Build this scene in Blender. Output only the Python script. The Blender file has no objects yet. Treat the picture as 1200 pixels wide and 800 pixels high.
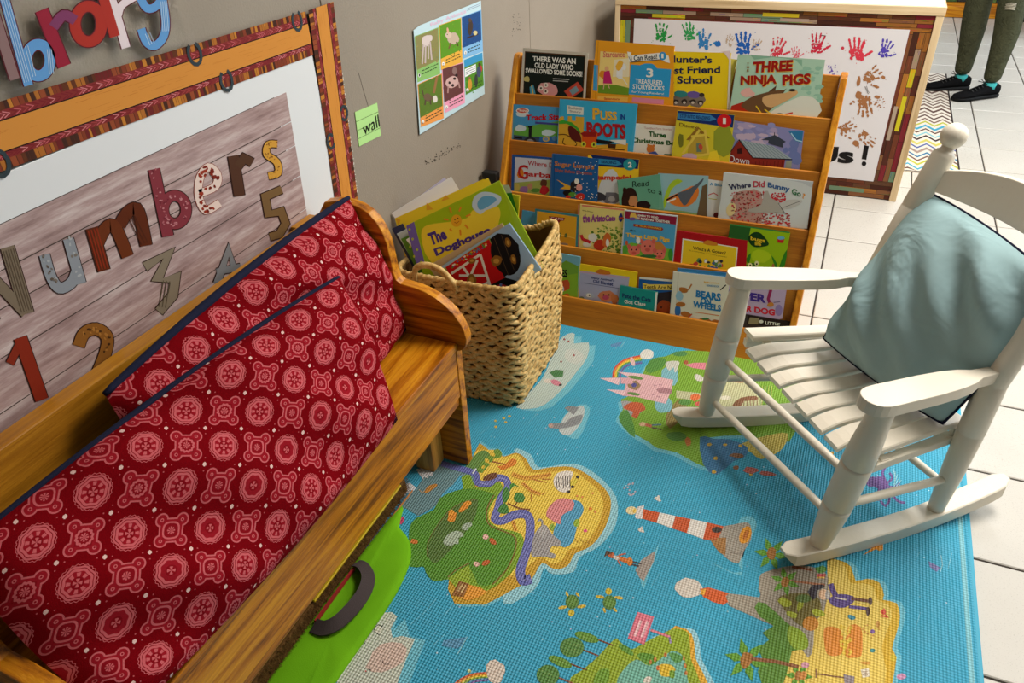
import bpy, bmesh, math, random
from mathutils import Vector, Matrix
from mathutils.geometry import tessellate_polygon
random.seed(7)
S = bpy.context.scene
COL = S.collection
PI = math.pi

# ------------------------------------------------------------------ camera
FPX = 880.778
RROWS = ((0.9178115, -0.19028764, 0.3484432), (0.39456472, 0.53457155, -0.74736333), (-0.04405382, 0.82342205, 0.56571671))
CAM = Vector((1.1, 0.0, 1.4))
RM = Matrix(RROWS)
cd = bpy.data.cameras.new('camera')
cam = bpy.data.objects.new('camera', cd)
COL.objects.link(cam)
cam.matrix_world = Matrix.Translation(CAM) @ RM.to_4x4()
cd.sensor_width = 36
cd.lens = FPX * 36 / 1200
cd.clip_start = 0.02
S.camera = cam

# ------------------------------------------------------------------ world, lamps, exposure
wd = bpy.data.worlds.new('world'); S.world = wd; wd.use_nodes = True
wd.node_tree.nodes['Background'].inputs[0].default_value = (0.75, 0.87, 1.0, 1)
wd.node_tree.nodes['Background'].inputs[1].default_value = 0.5
S.view_settings.view_transform = 'Standard'
S.view_settings.look = 'None'
S.view_settings.exposure = 0.24
S.view_settings.gamma = 1.0
def area(name, loc, rot, sx, sy, power, col):
    l = bpy.data.lights.new(name, 'AREA'); l.shape = 'RECTANGLE'; l.size = sx; l.size_y = sy
    l.energy = power; l.color = col
    o = bpy.data.objects.new(name, l); o.location = loc; o.rotation_euler = rot; COL.objects.link(o)
    return o
area('ceiling_lamp', (1.8, 2.45, 2.62), (0, 0, 0), 0.6, 1.2, 66, (1.0, 0.93, 0.84))
area('ceiling_lamp', (3.6, 2.6, 2.62), (0, 0, 0), 0.6, 1.2, 50, (1.0, 0.94, 0.86))
area('ceiling_lamp', (1.9, 5.2, 2.62), (0, 0, 0), 0.6, 1.2, 36, (0.95, 0.98, 1.0))
area('ceiling_lamp', (3.6, 5.6, 2.62), (0, 0, 0), 0.6, 1.2, 36, (0.95, 0.98, 1.0))
area('window_daylight', (4.9, 5.2, 1.5), (0, math.radians(90), 0), 1.6, 3.0, 60, (0.66, 0.84, 1.0))

# ------------------------------------------------------------------ helpers
def lin(c):
    c = c / 255.0
    return c / 12.92 if c <= 0.04045 else ((c + 0.055) / 1.055) ** 2.4
def rgb(r, g, b): return (lin(r), lin(g), lin(b), 1.0)
def hx(s):
    return rgb(int(s[0:2], 16), int(s[2:4], 16), int(s[4:6], 16))

def tag(o, label=None, cat=None, group=None, kind=None):
    if label: o['label'] = label
    if cat: o['category'] = cat
    if group: o['group'] = group
    if kind: o['kind'] = kind
    return o
def empty(name, loc, label=None, cat=None, group=None, kind=None):
    o = bpy.data.objects.new(name, None); o.location = loc; o.empty_display_size = 0.05
    COL.objects.link(o); return tag(o, label, cat, group, kind)
def wloc(o):
    v = Vector((0, 0, 0))
    while o is not None:
        v += Vector(o.location); o = o.parent
    return v
def link(name, me, mat, parent=None, smooth=False, loc=None):
    o = bpy.data.objects.new(name, me); COL.objects.link(o)
    if mat is not None and not me.materials: me.materials.append(mat)
    if parent is not None: o.parent = parent
    if loc is not None: o.location = loc
    if smooth:
        for p in me.polygons: p.use_smooth = True
    return o

class MB:
    """collects world-space geometry for ONE mesh object"""
    def __init__(self): self.v = []; self.f = []; self.uv = None
    def add(self, vs, fs):
        n = len(self.v); self.v += [Vector(a) for a in vs]; self.f += [tuple(i + n for i in f) for f in fs]; return self
    def box(self, a, b):
        x0, y0, z0 = a; x1, y1, z1 = b
        return self.add([(x0,y0,z0),(x1,y0,z0),(x1,y1,z0),(x0,y1,z0),(x0,y0,z1),(x1,y0,z1),(x1,y1,z1),(x0,y1,z1)],
            [(0,3,2,1),(4,5,6,7),(0,1,5,4),(1,2,6,5),(2,3,7,6),(3,0,4,7)])
    def hexa(self, p):  # 8 points, bottom 4 ccw then top 4
        return self.add(p, [(0,3,2,1),(4,5,6,7),(0,1,5,4),(1,2,6,5),(2,3,7,6),(3,0,4,7)])
    def bar(self, a, b, w, h, up=(0, 0, 1)):  # rectangular bar from a to b
        a = Vector(a); b = Vector(b); d = (b - a).normalized(); u = Vector(up); s = d.cross(u).normalized(); u = s.cross(d)
        s = s * w / 2; u = u * h / 2
        return self.hexa([a-s-u, a+s-u, b+s-u, b-s-u, a-s+u, a+s+u, b+s+u, b-s+u])
    def prism(self, pts, vec):  # planar polygon (world pts) extruded by vec
        n = len(pts); vec = Vector(vec); pts = [Vector(p) for p in pts]
        tri = tessellate_polygon([pts])
        fs = [tuple(t) for t in tri] + [tuple(i + n for i in reversed(t)) for t in tri]
        fs += [(i, (i+1) % n, (i+1) % n + n, i + n) for i in range(n)]
        return self.add(pts + [p + vec for p in pts], fs)
    def tube(self, pts, rad, n=14, caps=True, closed=False):
        pts = [Vector(p) for p in pts]; m = len(pts)
        if not hasattr(rad, '__len__'): rad = [rad] * m
        vs = []; fs = []; prev = None
        for i, p in enumerate(pts):
            a = pts[i-1] if (i > 0 or closed) else p; b = pts[(i+1) % m] if (i < m-1 or closed) else p
            t = (b - a).normalized()
            if prev is None:
                prev = t.orthogonal().normalized()
            prev = (prev - t * prev.dot(t)).normalized(); q = t.cross(prev)
            for k in range(n):
                an = 2*PI*k/n; vs.append(p + (prev*math.cos(an) + q*math.sin(an)) * rad[i])
        for i in range(m if closed else m-1):
            j = (i+1) % m
            for k in range(n):
                k2 = (k+1) % n; fs.append((i*n+k, i*n+k2, j*n+k2, j*n+k))
        if caps and not closed:
            fs.append(tuple(range(n-1, -1, -1))); fs.append(tuple((m-1)*n + k for k in range(n)))
        return self.add(vs, fs)
    def ball(self, c, r, nu=16, nv=10, sc=(1, 1, 1)):
        c = Vector(c); vs = [c + Vector((0, 0, r*sc[2]))]; fs = []
        for i in range(1, nv):
            th = PI*i/nv
            for k in range(nu):
                an = 2*PI*k/nu; vs.append(c + Vector((r*sc[0]*math.sin(th)*math.cos(an), r*sc[1]*math.sin(th)*math.sin(an), r*sc[2]*math.cos(th))))
        vs.append(c - Vector((0, 0, r*sc[2])))
        for k in range(nu): fs.append((0, 1+k, 1+(k+1) % nu))
        for i in range(nv-2):
            for k in range(nu):
                a = 1+i*nu+k; b = 1+i*nu+(k+1) % nu; fs.append((a, a+nu, b+nu, b))
        L = len(vs)-1
        for k in range(nu): fs.append((L, 1+(nv-2)*nu+(k+1) % nu, 1+(nv-2)*nu+k))
        return self.add(vs, fs)
    def build(self, name, mat, parent=None, smooth=False, bevel=0, seg=2, autosmooth=None, fix=True):
        org = wloc(parent) if parent is not None else Vector((0, 0, 0))
        me = bpy.data.meshes.new(name)
        if parent is None:   # origin at the base centre of the thing
            xs = [p.x for p in self.v]; ys = [p.y for p in self.v]; zs = [p.z for p in self.v]
            org = Vector(((min(xs)+max(xs))/2, (min(ys)+max(ys))/2, min(zs)))
        me.from_pydata([p - org for p in self.v], [], self.f)
        if fix:
            bm = bmesh.new(); bm.from_mesh(me); bmesh.ops.recalc_face_normals(bm, faces=bm.faces); bm.to_mesh(me); bm.free()
        o = link(name, me, mat, parent, smooth)
        if parent is None: o.location = org
        if bevel:
            m = o.modifiers.new('bevel', 'BEVEL'); m.width = bevel; m.segments = seg; m.limit_method = 'ANGLE'; m.angle_limit = math.radians(40)
        return o

# ---- node helper
class NT:
    def __init__(self, name):
        self.m = bpy.data.materials.new(name); self.m.use_nodes = True
        self.t = self.m.node_tree; self.b = self.t.nodes['Principled BSDF']; self.l = self.t.links
    def n(self, typ, **kw):
        nd = self.t.nodes.new(typ)
        for k, v in kw.items(): setattr(nd, k, v)
        return nd
    def put(self, sock, val):
        if isinstance(val, (int, float)): sock.default_value = val
        elif isinstance(val, (tuple, list)): sock.default_value = val
        else: self.l.new(val, sock)
    def math(self, op, a, b=0.0, c=0.0):
        nd = self.n('ShaderNodeMath', operation=op); self.put(nd.inputs[0], a); self.put(nd.inputs[1], b)
        if op in ('MULTIPLY_ADD', 'SMOOTH_MIN', 'COMPARE'): self.put(nd.inputs[2], c)
        return nd.outputs[0]
    def mix(self, f, a, b, blend='MIX'):
        nd = self.n('ShaderNodeMix', data_type='RGBA', blend_type=blend)
        self.put(nd.inputs[0], f); self.put(nd.inputs[6], a); self.put(nd.inputs[7], b); return nd.outputs[2]
    def obj(self, scale=(1, 1, 1), rnd=True):
        tc = self.n('ShaderNodeTexCoord'); mp = self.n('ShaderNodeMapping'); mp.inputs['Scale'].default_value = scale
        if rnd:
            oi = self.n('ShaderNodeObjectInfo'); mu = self.n('ShaderNodeVectorMath', operation='SCALE'); mu.inputs[0].default_value = (3.1, 5.7, 4.3)
            self.l.new(oi.outputs['Random'], mu.inputs['Scale'])
            ad = self.n('ShaderNodeVectorMath', operation='ADD'); self.l.new(tc.outputs['Object'], ad.inputs[0]); self.l.new(mu.outputs[0], ad.inputs[1])
            self.l.new(ad.outputs[0], mp.inputs[0])
        else: self.l.new(tc.outputs['Object'], mp.inputs[0])
        return mp.outputs[0]
    def noise(self, vec, scale, detail=4, rough=0.5, dist=0.0):
        nd = self.n('ShaderNodeTexNoise'); nd.inputs['Scale'].default_value = scale; nd.inputs['Detail'].default_value = detail
        nd.inputs['Roughness'].default_value = rough; nd.inputs['Distortion'].default_value = dist; self.l.new(vec, nd.inputs['Vector']); return nd.outputs[0]
    def ramp(self, f, stops, interp='LINEAR'):
        nd = self.n('ShaderNodeValToRGB'); cr = nd.color_ramp; cr.interpolation = interp
        while len(cr.elements) < len(stops): cr.elements.new(0.5)
        for e, (p, c) in zip(cr.elements, stops): e.position = p; e.color = c
        self.l.new(f, nd.inputs[0]); return nd.outputs[0]
    def bump(self, h, dist=0.001, strength=1.0):
        nd = self.n('ShaderNodeBump'); nd.inputs['Strength'].default_value = strength; nd.inputs['Distance'].default_value = dist
        self.l.new(h, nd.inputs['Height']); self.l.new(nd.outputs[0], self.b.inputs['Normal'])
    def base(self, c): self.put(self.b.inputs['Base Color'], c)
    def rough(self, r): self.put(self.b.inputs['Roughness'], r)
    def spec(self, r): self.b.inputs['Specular IOR Level'].default_value = r

def plain(name, col, rough=0.5, spec=0.5, metal=0, bump=0, bscale=300, vary=0.0):
    t = NT(name); t.rough(rough); t.spec(spec); t.b.inputs['Metallic'].default_value = metal
    v = t.obj()
    nz = t.noise(v, bscale, 3)
    if vary:
        n2 = t.noise(v, 9, 5, 0.6); t.base(t.mix(t.math('MULTIPLY', n2, vary * 2), col, tuple(c * 0.55 for c in col[:3]) + (1,)))
    else: t.base(col)
    if bump: t.bump(nz, bump)
    return t.m

def wood(name, c_light, c_mid, c_dark, axis='y', grain=1.0, rough=0.35, ring=9.0, spec=0.35, dist=2.2, rc=0.42):
    t = NT(name); s = {'x': (0.12, 1, 1), 'y': (1, 0.12, 1), 'z': (1, 1, 0.12)}[axis]
    v = t.obj(s)
    w = t.n('ShaderNodeTexWave', wave_type='BANDS', bands_direction='DIAGONAL'); w.inputs['Scale'].default_value = ring * grain * 1.6
    w.inputs['Distortion'].default_value = 9.0; w.inputs['Detail'].default_value = 3; w.inputs['Detail Scale'].default_value = 1.1; t.l.new(v, w.inputs['Vector'])
    s2 = tuple(q if q == 1 else 0.03 for q in s)
    streak = t.noise(t.obj(s2), 75 * grain, 5, 0.7); fine = t.noise(t.obj(s2), 260 * grain, 3, 0.7)
    big = t.noise(v, 9, 3)
    f = t.math('MULTIPLY_ADD', t.math('POWER', w.outputs[1], 0.4), rc * 0.6, 0.5 - rc * 0.42)
    f = t.math('ADD', f, t.math('MULTIPLY', t.math('SUBTRACT', streak, 0.5), 0.35 + rc * 1.7))
    f = t.math('ADD', f, t.math('MULTIPLY', t.math('SUBTRACT', fine, 0.5), 0.35))
    f = t.math('ADD', f, t.math('MULTIPLY', t.math('SUBTRACT', big, 0.5), 0.7))
    t.base(t.ramp(f, [(0.2, c_dark), (0.45, c_mid), (0.7, c_light)])); t.rough(t.math('ADD', t.math('MULTIPLY', fine, 0.25), rough - 0.1)); t.spec(spec)
    t.bump(fine, 0.0006)
    return t.m

# ---- picture-to-place helper: the ray of a photo pixel meets a real plane of the room
def ray(px, py): return RM @ Vector((px - 600.0, -(py - 400.0), -FPX))
class PL:
    def __init__(self, o, n): self.o = Vector(o); self.n = Vector(n).normalized()
    def __call__(self, px, py):
        r = ray(px, py); return CAM + r * ((self.o - CAM).dot(self.n) / r.dot(self.n))
FLOOR = PL((0, 0, 0), (0, 0, 1))

# ---- flat print: layered ink shapes with a colour per face, lying on a surface
def catmull(p, k=5, closed=True):
    n = len(p); out = []
    rng = range(n) if closed else range(n-1)
    for i in rng:
        a = p[(i-1) % n] if closed or i > 0 else p[0]; b = p[i]; c = p[(i+1) % n]; d = p[(i+2) % n] if closed or i < n-2 else p[-1]
        for j in range(k):
            t = j/k; t2 = t*t; t3 = t2*t
            out.append(tuple(0.5*((2*b[q]) + (-a[q]+c[q])*t + (2*a[q]-5*b[q]+4*c[q]-d[q])*t2 + (-a[q]+3*b[q]-3*c[q]+d[q])*t3) for q in (0, 1)))
    if not closed: out.append(tuple(p[-1]))
    return out
TXT = {}
def text_tris(s, bold):
    key = (s, bold)
    if key in TXT: return TXT[key]
    cu = bpy.data.curves.new('t', 'FONT'); cu.body = s; cu.resolution_u = 3; cu.offset = bold; cu.align_x = 'LEFT'
    o = bpy.data.objects.new('t', cu); me = o.to_mesh()
    vs = [(v.co.x, v.co.y) for v in me.vertices]; fs = [tuple(p.vertices) for p in me.polygons]
    o.to_mesh_clear(); bpy.data.objects.remove(o); bpy.data.curves.remove(cu)
    x0 = min(v[0] for v in vs); x1 = max(v[0] for v in vs); y0 = min(v[1] for v in vs); y1 = max(v[1] for v in vs)
    vs = [((v[0]-x0)/(x1-x0), (v[1]-y0)/(y1-y0)) for v in vs]
    TXT[key] = (vs, fs); return TXT[key]
class Art:
    def __init__(self, fn, n, base=0.0002, step=0.00012):
        self.fn = fn; self.nrm = Vector(n).normalized(); self.b = base; self.s = step
        self.v = []; self.f = []; self.c = []; self.zz = (0, 0, 1.0); self.rg = random.Random(3); self.clip = None
    def z(self, x0, y0, s=1.0): self.zz = (x0, y0, s); return self
    def P(self, p):
        x0, y0, s = self.zz; return self.fn(x0 + p[0]/s, y0 + p[1]/s)
    def _put(self, pts, faces, col, layer):
        n = len(self.v); self.k = getattr(self, 'k', 0) + 1; off = self.nrm * (self.b + self.s*(layer + (self.k % 41)/44.0))
        self.v += [p + off for p in pts]
        for k, f in enumerate(faces):
            self.f.append(tuple(i + n for i in f)); self.c.append(col[k] if isinstance(col, list) else col)
    def poly(self, pts, col, layer=0, smooth=0):
        if smooth: pts = catmull(pts, smooth)
        w = [self.P(p) for p in pts]
        self._put(w, [tuple(t) for t in tessellate_polygon([w])], col, layer)
    def ell(self, cx, cy, rx, ry=None, col=None, layer=0, rot=0, n=18, jit=0):
        ry = rx if ry is None else ry; ca = math.cos(math.radians(rot)); sa = math.sin(math.radians(rot)); pts = []
        for k in range(n):
            a = 2*PI*k/n; j = 1 + jit*(self.rg.random()-0.5); x = rx*math.cos(a)*j; y = ry*math.sin(a)*j
            pts.append((cx + x*ca - y*sa, cy + x*sa + y*ca))
        self.poly(pts, col, layer)
    def stroke(self, pts, w, col, layer=0, closed=False, smooth=0, cap=True):
        if smooth: pts = catmull(pts, smooth, closed)
        n = len(pts); W = w if hasattr(w, '__len__') else None
        L = []; Rr = []
        for i, p in enumerate(pts):
            a = pts[i-1] if (i > 0 or closed) else p; b = pts[(i+1) % n] if (i < n-1 or closed) else p
            if a == p: d1 = None
            dx = b[0]-a[0]; dy = b[1]-a[1]; m = math.hypot(dx, dy) or 1; ww = (W[0] + (W[1]-W[0])*i/max(1, n-1) if W else w) / 2
            k = 1.0
            if i > 0 and i < n-1 or closed:
                ux = p[0]-a[0]; uy = p[1]-a[1]; mm = math.hypot(ux, uy) or 1
                cr = abs((ux*dx + uy*dy)/(mm*m)); k = 1/max(0.6, cr)
            L.append((p[0] - dy/m*ww*k, p[1] + dx/m*ww*k)); Rr.append((p[0] + dy/m*ww*k, p[1] - dx/m*ww*k))
        w3 = [self.P(p) for p in L + Rr]
        fs = [(i, i+1, n+i+1, n+i) for i in range(n-1)]
        if closed: fs.append((n-1, 0, n, 2*n-1))
        c = col
        if isinstance(col, list) and len(col) == 2 and isinstance(col[0], tuple):
            c = [tuple(col[0][q] + (col[1][q]-col[0][q])*i/max(1, len(fs)-1) for q in range(4)) for i in range(len(fs))]
        self._put(w3, fs, c, layer)
    def text(self, s, quad, col, layer=5, bold=0.0):
        vs, fs = text_tris(s, bold); tl, tr, br, bl = quad; tl, tr, br, bl = (self.P(q) for q in (tl, tr, br, bl)); out = []
        for u, v in vs:
            a = bl + (br-bl)*u; b = tl + (tr-tl)*u; out.append(a + (b-a)*v)
        self._put(out, fs, col, layer)
    def spots(self, poly, n, r, col, layer, seed=1):
        rg = random.Random(seed); xs = [p[0] for p in poly]; ys = [p[1] for p in poly]
        for _ in range(n):
            x = rg.uniform(min(xs), max(xs)); y = rg.uniform(min(ys), max(ys)); ins = False
            for i in range(len(poly)):
                (x1, y1), (x2, y2) = poly[i-1], poly[i]
                if (y1 > y) != (y2 > y) and x < (x2-x1)*(y-y1)/(y2-y1)+x1: ins = not ins
            if ins:
                q = r*rg.uniform(0.5, 1.3); self.ell(x, y, q, q*rg.uniform(.5, 1), col, layer, rg.uniform(0, 180), 6)
    def build(self, name, mat, parent=None):
        org = wloc(parent) if parent is not None else sum(self.v, Vector()) / len(self.v)
        me = bpy.data.meshes.new(name); me.from_pydata([p - org for p in self.v], [], self.f)
        at = me.color_attributes.new('Col', 'FLOAT_COLOR', 'CORNER'); k = 0; buf = []
        nn = self.nrm; flip = []
        for p, c in zip(me.polygons, self.c): buf += list(c) * p.loop_total
        at.data.foreach_set('color', buf)
        for p in me.polygons:
            if p.normal.dot(nn) < 0: p.flip()
        o = link(name, me, mat, parent)
        if parent is None: o.location = org
        return o

# ------------------------------------------------------------------ materials
def printmat(name, rough=0.45, bump=None, spec=0.5, dirt=0.12):
    t = NT(name); a = t.n('ShaderNodeAttribute', attribute_name='Col'); v = t.obj(rnd=False)
    nz = t.noise(v, 25, 6, 0.65); t.base(t.mix(t.math('MULTIPLY', nz, dirt), a.outputs[0], (0.12, 0.1, 0.08, 1))); t.rough(rough); t.spec(spec)
    if bump == 'mat':
        sx = t.n('ShaderNodeSeparateXYZ'); t.l.new(v, sx.inputs[0])
        wx = t.math('SINE', t.math('MULTIPLY', sx.outputs[0], 2*PI/0.0065)); wy = t.math('SINE', t.math('MULTIPLY', sx.outputs[1], 2*PI/0.0065))
        t.bump(t.math('ADD', wx, t.math('MULTIPLY', wy, 0.7)), 0.0006, 1.0)
        d = t.math('MULTIPLY', t.math('MAXIMUM', t.math('SUBTRACT', t.math('MULTIPLY', wx, -1.0), 0.45), t.math('SUBTRACT', t.math('MULTIPLY', wy, -1.0), 0.6)), 0.22)  # shade of the grooves put into the colour, darker in the ridge troughs
        d = t.math('MAXIMUM', d, 0.0)
        t.base(t.mix(d, t.mix(t.math('MULTIPLY', nz, dirt), a.outputs[0], (0.25, 0.22, 0.18, 1)), (0.02, 0.04, 0.05, 1)))
    elif bump: t.bump(nz, bump)
    return t.m
M = {}
M['print'] = printmat('printed_paper', 0.6, None, 0.12, 0.05)
M['gloss'] = printmat('glossy_printed_card', 0.5, None, 0.1, 0.03)
M['matprint'] = printmat('printed_foam_mat', 0.5, 'mat', 0.35, 0.16)
gl, gm, gd = rgb(218, 148, 28), rgb(184, 110, 12), rgb(112, 58, 4)
for ax in 'xyz':
    M['pine_' + ax] = wood('golden_pine_' + ax, gl, gm, gd, ax, rough=0.32)
    M['shelf_' + ax] = wood('amber_plywood_' + ax, rgb(200, 134, 38), rgb(178, 110, 24), rgb(136, 78, 14), ax, rough=0.45, ring=3.0, rc=0.08)
M['pale_pine'] = wood('pale_pine', rgb(226, 178, 96), rgb(205, 150, 70), rgb(160, 105, 40), 'z')
M['rail'] = wood('yellow_pine', rgb(214, 155, 48), rgb(190, 128, 30), rgb(150, 92, 18), 'y', rough=0.4, ring=4, rc=0.12)
M['edge'] = wood('varnished_edge', rgb(224, 158, 44), rgb(196, 124, 26), rgb(140, 80, 14), 'z', rough=0.3, rc=.2)
M['beige'] = wood('beige_laminate_edge', rgb(226, 205, 168), rgb(214, 190, 150), rgb(190, 164, 122), 'x', rough=0.5, ring=3)
M['beige_z'] = wood('beige_laminate_edge_upright', rgb(226, 205, 168), rgb(214, 190, 150), rgb(190, 164, 122), 'z', rough=0.5, ring=3)
M['white_lam'] = plain('white_laminate', rgb(222, 226, 240), 0.35)
M['black'] = plain('black_plastic', rgb(22, 22, 24), 0.45)
M['dark'] = plain('dark_board', rgb(60, 44, 34), 0.6)
M['pages'] = plain('page_edges', rgb(236, 230, 214), 0.8, 0.2, bump=0.0004, bscale=900)
M['whiteboard'] = plain('whiteboard_surface', rgb(226, 229, 232), 0.4)
def wallmat():
    t = NT('taupe_painted_wall'); v = t.obj(rnd=False); n1 = t.noise(v, 3, 5, 0.6); n2 = t.noise(v, 220, 3)
    c = t.mix(n1, rgb(158, 148, 134), rgb(141, 131, 118))
    sc = t.math('GREATER_THAN', t.noise(v, 46, 6, 0.75, 0.6), 0.735)
    c = t.mix(t.math('MULTIPLY', sc, 0.55), c, rgb(72, 64, 56)); t.base(c); t.rough(0.55); t.spec(0.3); t.bump(n2, 0.0007); return t.m
M['wall'] = wallmat()
M['ceiling'] = plain('ceiling_white', rgb(225, 225, 220), 0.9)
def tilemat():
    t = NT('white_ceramic_tile'); v = t.obj(); n1 = t.noise(v, 4, 4); n2 = t.noise(v, 260, 3)
    sp = t.math('GREATER_THAN', t.noise(v, 420, 2), 0.68)
    c = t.mix(n1, rgb(202, 199, 192), rgb(184, 180, 172)); c = t.mix(t.math('MULTIPLY', sp, 0.35), c, rgb(120, 112, 104)); t.base(c)
    t.rough(t.math('ADD', t.math('MULTIPLY', n2, 0.2), 0.2)); t.spec(0.5); t.bump(n2, 0.0003); return t.m
M['tile'] = tilemat()
M['grout'] = plain('dark_grout', rgb(66, 60, 56), 0.9, 0.1)
def whitewood():
    t = NT('worn_white_paint'); v = t.obj(); n1 = t.noise(v, 5, 5, 0.6); n2 = t.noise(v, 60, 6, 0.7)
    c = t.mix(t.math('MULTIPLY', n1, 0.55), rgb(240, 234, 220), rgb(220, 206, 182))
    ch = t.math('GREATER_THAN', t.noise(v, 34, 7, 0.78, 1.0), 0.71); c = t.mix(t.math('MULTIPLY', ch, 0.5), c, rgb(150, 118, 84))
    t.base(c); t.rough(0.38); t.bump(n2, 0.0005); return t.m
M['chair'] = whitewood()
# ------------------------------------------------------------------ room shell
T = 0.305; GX = 1.13; GY = 1.715
fl = empty('floor', (0, 0, 0), kind='structure')
MB().box((-0.1, -3, -0.08), (5.2, 8.5, -0.0035)).build('grout_bed', M['grout'], fl)
def tile_mesh():
    b = MB(); h = T/2 - 0.0028; e = h - 0.0025
    b.add([(-h,-h,-0.012),(h,-h,-0.012),(h,h,-0.012),(-h,h,-0.012),(-h,-h,-0.0018),(h,-h,-0.0018),(h,h,-0.0018),(-h,h,-0.0018),(-e,-e,0),(e,-e,0),(e,e,0),(-e,e,0)],
        [(0,1,5,4),(1,2,6,5),(2,3,7,6),(3,0,4,7),(4,5,9,8),(5,6,10,9),(6,7,11,10),(7,4,8,11),(8,9,10,11)])
    return b
tm = bpy.data.meshes.new('tile'); b = tile_mesh(); tm.from_pydata(b.v, [], b.f); tm.materials.append(M['tile'])
cells = []
for i in range(-4, 14):
    for j in range(-15, 23):
        cx = GX + T*(i+0.5); cy = GY + T*(j+0.5)
        if cx < 0 or cx > 5.1: continue
        r = RM.transposed() @ (Vector((cx, cy, 0)) - CAM)
        vis = False
        if r.z < -0.1:
            px = 600 - FPX*r.x/r.z; py = 400 + FPX*r.y/r.z
            vis = 880 < px < 1300 and -60 < py < 860 and cx > 0.95
        cells.append((0 if vis else 1, (cx-1.4)**2 + (cy-2.5)**2, cx, cy))
cells.sort()
rest = MB()
for k, (v_, _, cx, cy) in enumerate(cells):
    if k < 280:
        o = bpy.data.objects.new('tile', tm); COL.objects.link(o); o.parent = fl; o.location = (cx, cy, 0)
    else:
        t_ = tile_mesh(); rest.add([p + Vector((cx, cy, 0)) for p in t_.v], t_.f)
tag(rest.build('tile', M['tile'], fl, fix=False), kind='stuff')
wl = empty('wall_left', (0, 0, 0), kind='structure')
MB().box((-0.12, -3, 0), (-0.012, 8.5, 2.7)).build('wall_core', M['grout'], wl)
edges_y = [-3, -2.22, -1.0, 0.22, 1.462, 2.655, 3.875, 5.095, 6.315, 7.535, 8.5]
for a, b_ in zip(edges_y, edges_y[1:]):
    MB().box((-0.012, a + 0.0014, 0), (0, b_ - 0.0014, 2.7)).build('wall_panel', M['wall'], wl, bevel=0.0012, seg=1)
ch = Art(PL((0, 0, 0), (1, 0, 0)), (1, 0, 0), 0.0002, 0.0001)
rgc = random.Random(5)
for k in range(34):
    y_ = 86 + k*4.2 + rgc.uniform(-1.5, 1.5); x_ = 400.5 + (y_-82)*0.127
    if 150 < y_ < 160: continue
    ch.ell(x_, y_, rgc.uniform(.3, .9), rgc.uniform(.6, 1.8), rgb(222, 216, 204), 0, 0, 6, 0.6)
for k in range(46):
    t_ = rgc.random(); ch.ell(498 + t_*40 + rgc.uniform(-2, 2), 190 - t_*20 + rgc.uniform(-4, 4), rgc.uniform(.3, 1.5), rgc.uniform(.3, .8), rgb(64, 56, 48), 1, rgc.uniform(0, 180), 6, 0.7)
for k in range(26):
    ch.ell(605 + rgc.uniform(-5, 5), 30 + rgc.uniform(-14, 14), rgc.uniform(.3, .9), rgc.uniform(.3, .9), rgb(90, 82, 72), 1, 0, 6, 0.7)
ch.stroke([(420, 85), (425, 103), (430, 120), (433, 130)], 0.5, rgb(88, 78, 70), 0)
ch.build('scuff_marks', M['print'], wl)
MB().box((-0.1, 8.5, 0), (5.2, 8.6, 2.7)).build('wall_back', M['wall']); 
for nm, a, b_ in (('wall_right', (5.1, -3, 0), (5.2, 8.5, 2.7)), ('wall_front', (-0.1, -3.1, 0), (5.2, -3, 2.7))):
    MB().box(a, b_).build(nm, M['wall'])
MB().box((-0.1, -3, 2.7), (5.2, 8.5, 2.78)).build('ceiling', M['ceiling'])
for nm in ('wall_back', 'wall_right', 'wall_front', 'ceiling'): bpy.data.objects[nm]['kind'] = 'structure'

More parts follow.
